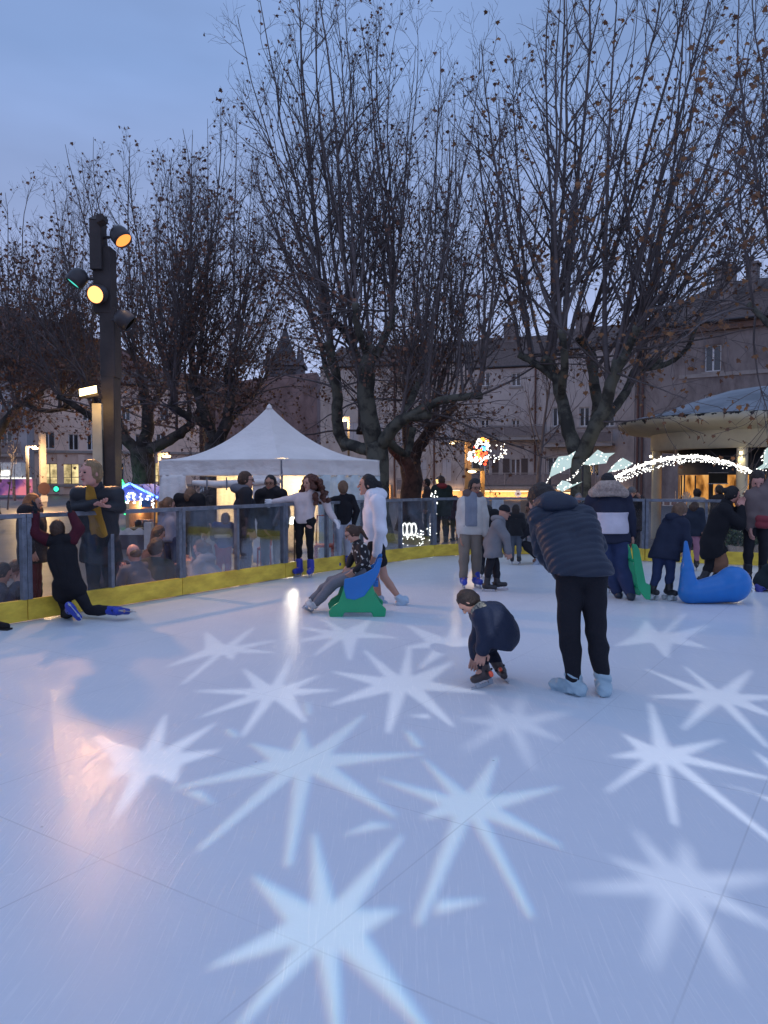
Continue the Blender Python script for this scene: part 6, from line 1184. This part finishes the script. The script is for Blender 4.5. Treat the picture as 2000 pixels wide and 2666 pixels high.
person('smaller passer-by in dark clothes right of the dark green coat', 20, 1172, gz=-.1, h=1.35, face=-20, group=G2, top=('plum coat', (.07, .03, .04)), bot=('dark trousers', DK), hair='dark', puff=.04, coat=.3, shoes='shoe', shoec=(.02, .02, .02))
person('child in a pale blue jacket beyond the far barrier', 20, 1186, gz=-.1, h=1.15, face=160, group=G2, top=('pale blue jacket', (.25, .28, .36)), bot=('orange trousers', (.35, .1, .05)), hair='dark', puff=.04, shoes='shoe', shoec=(.02, .02, .02))
person('passer-by seen through the far pane beside the light column', 21, 1112, gz=-.1, h=1.6, face=90, group=G2, top=('brown coat', (.08, .055, .05)), bot=('dark trousers', DK), hair='dark', puff=.04, coat=.3, shoes='shoe', shoec=(.02, .02, .02))
person('person with grey fur hat holding the far rail, right of the parka woman', 14.9, 1648, gz=-.1, h=1.5, face=175, look=(170, 10), group=G2, J=dict(head=(1645, 1284), neck=(1645, 1302), haL=(1664, 1296, -.5), elL=(1672, 1318, -.2)), top=('dark coat', DK), bot=('dark trousers', DK), hair=mat('grey fur hat', (.16, .15, .15), .95, .3, 30, 1, 60), hstyle='beanie', puff=.05, coat=.4, shoes='shoe', shoec=(.02, .02, .02))
person('grey-haired person whose head shows between the quilted jacket and the parka', 15.6, 1507, gz=-.1, h=1.3, face=170, group=G2, top=('grey coat', (.08, .08, .09)), bot=('dark trousers', DK), hair='grey', puff=.04, coat=.3, shoes='shoe', shoec=(.02, .02, .02))
person('customer in a pale hood waiting at the left kiosk window', 16.6, 1816, gz=-.1, h=1.38, face=10, group=G2, top=('cream coat', (.4, .36, .3)), bot=('dark trousers', DK), hair='black', hstyle='bun', puff=.04, coat=.3, shoes='shoe', shoec=(.02, .02, .02))
person('customer with dark hair at the right kiosk window', 16.4, 1874, gz=-.1, h=1.46, face=30, group=G2, top=('dark coat', DK), bot=('dark trousers', DK), hair='dark', puff=.04, coat=.3, shoes='shoe', shoec=(.02, .02, .02))
# ---------------------------------------------------------------- skating aids
M_blue = mat('blue plastic', (.012, .17, .52), .3, .12, 2, .1, 30, spec=.5); M_green = mat('green plastic', (.01, .33, .14), .33, .12, 2, .1, 30, spec=.5)
wy = 9.25; wl = at(1860, 1240, wy); wl.z = 0; wr = empty('whale_skating_aid', wl); tag(wr, 'big glossy blue whale-shaped skating aid with an upright tail', 'skating aid', 'skating aids on the ice')
sdf_obj('body', [ellip(ppt(1910, 1520, wy), (.205, .20, .215), None, .03), cone(ppt(1800, 1545, wy), ppt(1895, 1528, wy), .13, .185, k=.04), cone(ppt(1794, 1540, wy), ppt(1789, 1478, wy), .125, .07, k=.05), cone(ppt(1790, 1478, wy), ppt(1786, 1412, wy), .07, .022, k=.03)], .011, M_blue, wr, cut=lambda X, Y_, Z: .006 - Z)
wr.location.z = 0
ay = 8.5; al = at(935, 1240, ay); al.z = 0; ar = empty('seat_skating_aid', al); tag(ar, 'blue and green plastic skating aid with the little girl sitting on it', 'skating aid', 'skating aids on the ice')
def prof(pts, y0, y1, name, m, root, org, bev=.012):
    q = MB(); P = [at(x, y, ay) for x, y in pts]; f = [Vector((p.x-org.x, y0-org.y, p.z-org.z)) for p in P]; q.poly(f, -(y1-y0), (0, -1, 0)); o = q.build(name, m, root, bev); return o
gp = [(862, 1601), (893, 1601), (899, 1588), (968, 1588), (973, 1600), (1003, 1599), (1006, 1580), (993, 1568), (978, 1545), (970, 1512), (940, 1500), (903, 1505), (892, 1540), (884, 1562), (866, 1574), (858, 1586)]
prof(gp, ay-.12, ay-.06, 'side_panel', M_green, ar, al); prof([(x-8, y-6) for x, y in gp], ay+.26, ay+.32, 'side_panel', M_green, ar, al)
bp = [(899, 1502), (897, 1525), (903, 1552), (925, 1556), (950, 1546), (975, 1512), (988, 1485), (996, 1450), (990, 1447), (984, 1452), (974, 1474), (950, 1488), (925, 1497)]
prof(bp, ay-.155, ay-.122, 'side_cheek', M_blue, ar, al); prof(bp, ay+.322, ay+.355, 'side_cheek', M_blue, ar, al)
q = MB(); a, b = at(905, 1505, ay), at(985, 1500, ay); q.box(a.x-al.x, b.x-al.x, -.058, .258, a.z-.09, a.z-.03); q.build('seat', M_blue, ar)
q = MB(); a, b = at(990, 1460, ay), at(990, 1452, ay); q.tube([a - al + Vector((0, -.12, 0)), a - al + Vector((0, .33, 0))], .016, 8); q.build('handle', M_black, ar)
q = MB()
for x, y in ((908, 1530), (908, 1545), (950, 1528)): p = at(x, y, ay-.158) - al; q.tube([p, p - Vector((0, .006, 0))], .008, 8)
q.build('screw', M_bolt, ar)
gy = 9.35; gl_ = at(1655, 1240, gy); gl_.z = 0; gr = empty('green_skating_aid', gl_); tag(gr, 'narrow green plastic skating aid beside the woman in the fur-hooded parka', 'skating aid', 'skating aids on the ice')
def gprof(dy, nm):
    q = MB(); P = [at(x, y, gy) - gl_ for x, y in [(1634, 1412), (1644, 1414), (1652, 1428), (1662, 1480), (1668, 1512), (1680, 1518), (1680, 1556), (1668, 1554), (1650, 1530), (1640, 1480)]]; q.poly([p + Vector((0, dy, 0)) for p in P], -.05, (0, -1, 0)); q.build(nm, M_green, gr, .01)
gprof(-.15, 'side_panel'); gprof(.2, 'side_panel'); q = MB(); a = at(1650, 1460, gy) - gl_; q.tube([a + Vector((0, -.1, 0)), a + Vector((0, .2, 0))], .02, 8); a = at(1664, 1530, gy) - gl_; q.tube([a + Vector((0, -.1, 0)), a + Vector((0, .2, 0))], .02, 8); q.build('cross_bar', M_green, gr)
# dark shoe at the left edge
s0 = gd(4, 1640); sh = empty('shoe', s0); tag(sh, 'tip of a dark shoe on the ice at the left photo edge', 'shoe')
sdf_obj('upper', [cone(s0 + Vector((-.14, .03, .06)), s0 + Vector((.05, 0, .035)), .045, .035, k=.03), cone(s0 + Vector((-.14, .03, .06)), s0 + Vector((-.14, .03, .13)), .045, .04, k=.03)], .009, cloth_mat('black shoe', BLK), sh)
q = MB(); q.box(-.19, .09, -.035, .045, .0, .018, Matrix.Rotation(R(-8), 4, 'Z')); q.build('sole', M_black, sh)
# ---------------------------------------------------------------- Christmas light figures
M_led = emis('white led', (1, .97, .88), 5); M_panel = mat('mint translucent panel', (.66, .76, .70), .5, .08, 3, em=(.74, .97, .84), ems=.45)
rngL = np.random.default_rng(4)
def leds(name, pts, r, parent, m=M_led, n=6):
    q = MB()
    for p in pts: q.ball(p, r, n)
    return tag(q.build(name, m, parent), kind='stuff')
def light_panel(root, pts, Y, nled=16, name='star_panel'):
    org = Vector(root.location); P = [at(x, y, Y) - org for x, y in pts]; q = MB(); q.poly(P, .025, (0, 1, 0)); o = q.build(name, M_panel, root)
    c = sum(P, Vector())/len(P); L_ = []
    for i in range(nled): a = rngL.integers(0, len(P)); p = P[a].lerp(P[(a+1) % len(P)], rngL.random()); L_.append(p.lerp(P[0], rngL.random()*.5) + Vector((0, -.02, 0)))
    leds('led_bulbs', L_, .011, o, emis('led small', (1, .98, .9), 4)); return o
def garland(root, pts, Y, per, r=.014, jit=.05, tube=.02, name='garland', tm=None):
    org = Vector(root.location); P = [at(x, y, Y+(d[0] if d else 0)) - org for x, y, *d in pts]; q = MB(); q.tube(P, tube, 6); o = q.build(name, tm or M_galv, root); L_ = []
    for a, b in zip(P[:-1], P[1:]):
        for i in range(max(1, int((b-a).length*per))): L_.append(a.lerp(b, rngL.random()) + Vector(tuple(rngL.normal(0, jit, 3))))
    leds('led_bulbs', L_, r, o); return o
def arcpts(px0, py0, pxm, pym, px1, py1, n=14):
    out = []
    for i in range(n+1):
        t = i/n; x = (1-t)**2*px0 + 2*t*(1-t)*pxm + t*t*px1; y = (1-t)**2*py0 + 2*t*(1-t)*pym + t*t*py1; out.append((x, y))
    return out
LY = 16.6
la = empty('light_arch', at(1790, 1240, LY)); la.location.z = -.1; tag(la, 'long arch of dense white lights in front of the pavilion', 'light decoration', 'white light decorations')
top_ = arcpts(1588, 1252, 1780, 1135, 1965, 1232); bot_ = arcpts(1600, 1262, 1790, 1158, 1958, 1230)
garland(la, top_, LY, 65, .0135, .022, .026, 'upper_tube', emis('rope light', (1, .97, .9), 2.5)); garland(la, bot_, LY, 45, .010, .02, .008, 'lower_tube')
mid = [((a[0]+b[0])/2, (a[1]+b[1])/2) for a, b in zip(top_, bot_)]; garland(la, mid, LY, 55, .0095, .05, .005, 'light_net')
garland(la, [(1588, 1252), (1560, 1275), (1515, 1305), (1490, 1345)], LY, 50, .010, .03, .008, 'lower_tail')
for x, y in ((1592, 1254), (1960, 1232)): q = MB(); a = at(x, y, LY) - la.location; q.bar(a, Vector((a.x, a.y, 0)), .05, .05); q.build('support', M_dark, la)
def sculpt(label, panel, tail, sup):
    r = empty('star_light', at(sup[0], 1240, LY)); r.location.z = -.1; tag(r, label, 'light decoration', 'white light decorations')
    for p in panel: light_panel(r, p, LY)
    if tail: garland(r, tail, LY+.05, 40, .010, .025, .008, 'tail')
    a = at(sup[0], sup[1], LY+.06) - r.location; q = MB(); q.bar(a, Vector((a.x, a.y, 0)), .04, .04); q.build('support', M_dark, r)
sculpt('mint star panel on a lit stem, leftmost, above the dark-haired bending man', [[(1430, 1243), (1437, 1215), (1454, 1189), (1480, 1186), (1499, 1174), (1488, 1195), (1486, 1217)]], [(1430, 1243), (1422, 1256), (1410, 1270)], (1432, 1240))
sculpt('large mint star panel on a diagonal lit stem in front of the mottled trunk', [[(1517, 1209), (1556, 1171), (1573, 1180), (1601, 1179), (1585, 1190), (1578, 1206), (1535, 1211)]], [(1517, 1212), (1500, 1232), (1478, 1254)], (1517, 1212))
sculpt('small mint star panel with a long thin tip, lowest of the star panels', [[(1448, 1270), (1463, 1251), (1476, 1253), (1490, 1262), (1516, 1254), (1488, 1268), (1464, 1280)]], None, (1462, 1278))
sculpt('mint star panel partly behind the left end of the light arch', [[(1582, 1230), (1600, 1208), (1621, 1192), (1632, 1198), (1648, 1207), (1630, 1219)]], None, (1584, 1231))
sculpt('mint star panel at the right photo edge above the dark-haired head', [[(1962, 1226), (1988, 1208), (1990, 1172), (2004, 1162), (2030, 1176), (2014, 1196), (2018, 1226), (1996, 1218)]], None, (1998, 1216))
# glowing figures behind the far barrier
lf = empty('light_figure', at(1070, 1240, 18.5)); lf.location.z = -.1; tag(lf, 'low light figure of white glowing loops behind the far glass', 'light decoration', 'white light decorations')
for cx_ in (1054, 1066, 1078):
    garland(lf, [(cx_+6*math.cos(t), 1378+16*math.sin(t)) for t in [i*math.pi/6 for i in range(13)]], 18.5, 22, .012, .008, .018, 'loop', emis('rope light', (1, .97, .9), 5))
garland(lf, [(1044, 1404), (1050, 1396), (1090, 1396), (1098, 1380), (1104, 1404), (1092, 1422), (1044, 1426), (1044, 1404)], 18.5, 40, .014, .03, .014, 'base_outline')
lc = empty('light_column', at(1128, 1240, 18)); lc.location.z = -.1; tag(lc, 'vertical strand of white lights behind the far glass', 'light decoration', 'white light decorations')
garland(lc, [(1128, 1285), (1130, 1330), (1126, 1380), (1124, 1415)], 18, 70, .013, .045, .02)
# colourful light motif on the lamp post
mo = empty('light_motif', at(1245, 1175, 39)); tag(mo, 'colourful light motif of white, red and orange bulbs round a blue box', 'light decoration')
def ring(px, py, rx, ry, a0, a1, n, m, r=.06, jit=.06, nm='bulbs'):
    org = Vector(mo.location); q = MB()
    for i in range(n): t = R(a0+(a1-a0)*i/max(1, n-1)); p = at(px+rx*math.cos(t), py-ry*math.sin(t), 39) - org + Vector(tuple(rngL.normal(0, jit, 3))); q.ball(p, r, 6)
    tag(q.build(nm, m, mo), kind='stuff')
E_or = emis('orange led', (1, .28, .04), 5); E_re = emis('red led', (1, .08, .03), 4); E_bl = emis('blue led', (.1, .45, 1), 4); E_vi = emis('violet led', (.4, .05, .6), 1.2)
ring(1255, 1163, 13, 14, -10, 190, 34, M_led, .075); ring(1236, 1180, 10, 14, 150, 300, 22, M_led, .075); ring(1245, 1190, 22, 8, 190, 350, 26, M_led, .07); ring(1259, 1145, 6, 5, 0, 360, 12, E_or, .07); ring(1250, 1184, 12, 8, 0, 360, 26, E_re, .08, .12); ring(1246, 1184, 7, 5, 0, 360, 14, E_or, .07, .1)
q = MB(); a = at(1258, 1168, 39) - mo.location; q.cbox((a.x, 0, a.z), (.28, .1, .24)); q.build('blue_box', E_bl, mo); q = MB(); a = at(1251, 1168, 39.05) - mo.location; q.cbox((a.x, 0.03, a.z), (.22, .1, .3)); q.build('violet_box', E_vi, mo)
gm = empty('light_crescent', at(1294, 1180, 39)); tag(gm, 'hanging crescent garland of small white lights right of the colourful motif', 'light decoration')
garland(gm, [(1270, 1168), (1279, 1185), (1290, 1197), (1302, 1195), (1313, 1183), (1310, 1170), (1303, 1160)], 39, 22, .03, .09, .015)
q = MB(); q.tube([at(1225, 1141, 39) - Vector(gm.location), at(1260, 1139, 39) - Vector(gm.location), at(1312, 1150, 39) - Vector(gm.location), at(1312, 1165, 39) - Vector(gm.location)], .03, 6); q.build('bracket', M_dark, gm)
# ---------------------------------------------------------------- market stall, green arch, fence outside
sy = 22.0; st = empty('market_stall', at(350, 1240, sy)); st.location.z = -.1; tag(st, 'market stall with blue-lit gable roof, orange interior and string lights', 'market stall')
def stp(px, py, dy=0): return at(px, py, sy+dy) - Vector(st.location)
M_wood = mat('pale wood', (.36, .26, .17), .7, .15, 8, .2, 30); M_blueroof = mat('blue-lit roof', (.12, .16, .40), .6, .1, 4, em=(.08, .12, .9), ems=.35)  # blue tube light put into the roof colour and glow
q = MB(); q.poly([stp(302, 1282), stp(338, 1262), stp(408, 1296), stp(404, 1303), stp(306, 1303)], -.12, (0, -1, 0)); q.build('gable', M_blueroof, st)
q = MB(); a, b, c = stp(300, 1283, -.1), stp(338, 1261, -.1), stp(412, 1298, -.1)
for u, v in ((a, b), (b, c)): q.add([u, v, v+Vector((0, 2.4, 0)), u+Vector((0, 2.4, 0)), u+Vector((0, 0, -.06)), v+Vector((0, 0, -.06)), v+Vector((0, 2.4, -.06)), u+Vector((0, 2.4, -.06))], [(0,1,2,3),(4,7,6,5),(0,4,5,1),(2,6,7,3)])
q.build('roof', M_blueroof, st)
q = MB(); q.tube([a + Vector((0, -.04, .03)), b + Vector((0, -.04, .03)), c + Vector((0, -.04, .03))], .035, 6); q.build('blue_led_tube', emis('blue tube', (.12, .28, 1), 5), st)
q = MB(); x0, x1 = stp(308, 0).x, stp(402, 0).x; H_ = stp(0, 1303).z; q.box(x0, x0+.1, 0, 2.2, 0, H_).box(x1-.1, x1, 0, 2.2, 0, H_).box(x0+.1, x1-.1, 2.1, 2.2, 0, H_); q.build('walls', M_wood, st)
zc = stp(0, 1372).z; q = MB(); q.box(x0+.12, x1-.12, -.2, .4, zc-.05, zc); q.build('counter', M_wood, st); q = MB(); q.box(x0+.12, x1-.12, -.1, 0, 0, zc-.052); q.build('front', mat('dark boards', (.12, .06, .05), .7), st)
q = MB(); q.box(x0+.2, x1-.2, 2.0, 2.09, zc, H_-.1); q.build('back_glow', M_kin, st)  # emissive slab, orange lamplight of the stall interior put into its glow
q = MB()
for i in range(18): u = x0+.3+(x1-x0-.6)*rngL.random(); q.box(u-.06, u+.06, .0, .12, zc+.003, zc+.1+.12*rngL.random())
tag(q.build('goods', mat('stall goods', (.55, .2, .1), .6, .5, 12, col2=(.5, .5, .5)), st), kind='stuff')
L_ = [];
for bx in (318, 334, 350, 366, 384, 398):
    for i in range(9): L_.append(stp(bx+rngL.normal(0, 2.5), 1280+abs(bx-340)*.25+rngL.random()*28, -.16))
leds('string_lights', L_, .022, st, emis('led cool', (.9, .95, 1), 7)); lamp('stall_lamp', 'POINT', Vector(st.location) + Vector((0, 1.0, H_-.2)), 30, (1, .5, .18), .1)
q = MB(); a, b = stp(369, 1302, -.22), stp(393, 1320, -.2); q.box(a.x, b.x, -.26, -.235, b.z, a.z); q.build('blue_sign', mat('blue sign', (.08, .2, .42), .5), st)
gaX = empty('green_light_arch', at(312, 1240, 26)); gaX.location.z = -.1; tag(gaX, 'curved green glowing tube rising behind the blue-roofed stall', 'light decoration')
q = MB(); P = [at(x, y, 26) - Vector(gaX.location) for x, y in ((285, 1280), (292, 1252), (304, 1244), (314, 1250), (322, 1264), (326, 1290), (328, 1340))]; q.tube(P, .06, 8); q.build('tube', emis('green tube', (.05, 1, .25), 3.5), gaX)
pf = empty('scalloped_fence', at(350, 1240, 17.5)); pf.location.z = -.1; tag(pf, 'low white scalloped board fence with dark palings behind the seated people', 'fence')
def fp_(px, py): return at(px, py, 17.5) - Vector(pf.location)
q = MB(); pts = [fp_(312, 1400)] + [fp_(312+i*4.2, 1378 + 4*math.sin(i*.9)) for i in range(16)] + [fp_(376, 1400)]; q.poly(pts, -.04, (0, -1, 0)); q.build('scalloped_board', mat('white board', (.6, .56, .56), .6), pf)
pl_ = mat('dark paling', (.09, .08, .1), .7)
for i in range(12): q = MB(); a = fp_(314+i*5.4, 1392); q.box(a.x-.025, a.x+.025, -.08, -.045, .0, a.z); q.build('paling', pl_, pf)
q = MB(); a, b = fp_(378, 1360), fp_(398, 1460); q.box(a.x, b.x, -.1, .1, 0, a.z); q.build('pillar', mat('white pillar', (.55, .52, .52), .6), pf)
for nm, px0, px1, Yc, lab in (('red_chair', 673, 700, 12.9, 'red folding chair behind the pane beside the woman with scarf'), ('red_chair', 820, 868, 13.4, 'red curved chair inside the tent behind the curly-haired girl')):
    c = at((px0+px1)/2, 1240, Yc); c.z = -.1; r = empty('chair', c); tag(r, lab, 'chair'); m = mat('red paint', (.55, .07, .03), .5); hw = (px1-px0)/F*Yc/2
    q = MB(); q.box(-hw, hw, -.2, .2, .42, .46); q.build('seat', m, r); q = MB(); q.tube([(-hw, .2, .46), (-hw*.9, .27, .95), (hw*.9, .27, .95), (hw, .2, .46)], .018, 6); q.build('backrest', m, r)
    for sx_ in (-1, 1):
        for sy_ in (-.17, .17): q = MB(); q.tube([(sx_*hw*.9, sy_, .42), (sx_*hw*.95, sy_*1.2, 0)], .016, 6); q.build('leg', m, r)
# posters behind the far glass
for px0, px1, py0, py1, Yc, lab, col in ((1281, 1311, 1300, 1362, 17.5, 'white notice board behind the child in the grey coat', (.55, .58, .62)), (1356, 1376, 1302, 1350, 18.5, 'brown patterned panel behind the squatting adult', (.3, .2, .14))):
    c = at((px0+px1)/2, 1240, Yc); c.z = -.1; r = empty('notice_board', c); tag(r, lab, 'board'); a, b = at(px0, py0, Yc)-c, at(px1, py1, Yc)-c
    q = MB(); q.box(a.x, b.x, -.02, .02, b.z, a.z); q.build('panel', mat('board ' + lab[:9], col, .6, .25, 5), r); q = MB(); q.box(a.x+.02, a.x+.06, .022, .06, 0, a.z).box(b.x-.06, b.x-.02, .022, .06, 0, a.z); q.build('legs', M_dark, r)
# planters / small conifers behind the right-hand pane
for px, py, Yc, hh in ((1925, 1455, 15.0, .75), (1900, 1455, 15.4, .55), (1965, 1455, 15.3, .6)):
    c = at(px, 1240, Yc); c.z = -.1; r = empty('potted_conifer', c); tag(r, {1925: 'middle and tallest dark potted conifer behind the right-hand pane', 1900: 'shorter dark potted conifer left of the tallest one', 1965: 'dark potted conifer nearest the right photo edge'}[px], 'plant', 'potted conifers by the pavilion')
    q = MB(); q.lathe([(.001, 0), (.14, 0), (.18, .3), (.16, .3), (.001, .28)], 14); q.build('pot', M_trim, r)
    q = MB(); q.tube([(0, 0, .28), (0, 0, .3+hh)], .018, 6); q.build('trunk', M_twig, r)
    n = 700; t = rngL.random(n); an = rngL.random(n)*6.28; rad = .24*(1-t)**.8*(.55+.45*rngL.random(n)); pos = np.stack([rad*np.cos(an), rad*np.sin(an), .32+t*hh], 1); V, Fq = leaves(rngL, pos, .05); npmesh('foliage', V, [Fq], mat('conifer', (.03, .07, .05), .7, .3, 9), r)
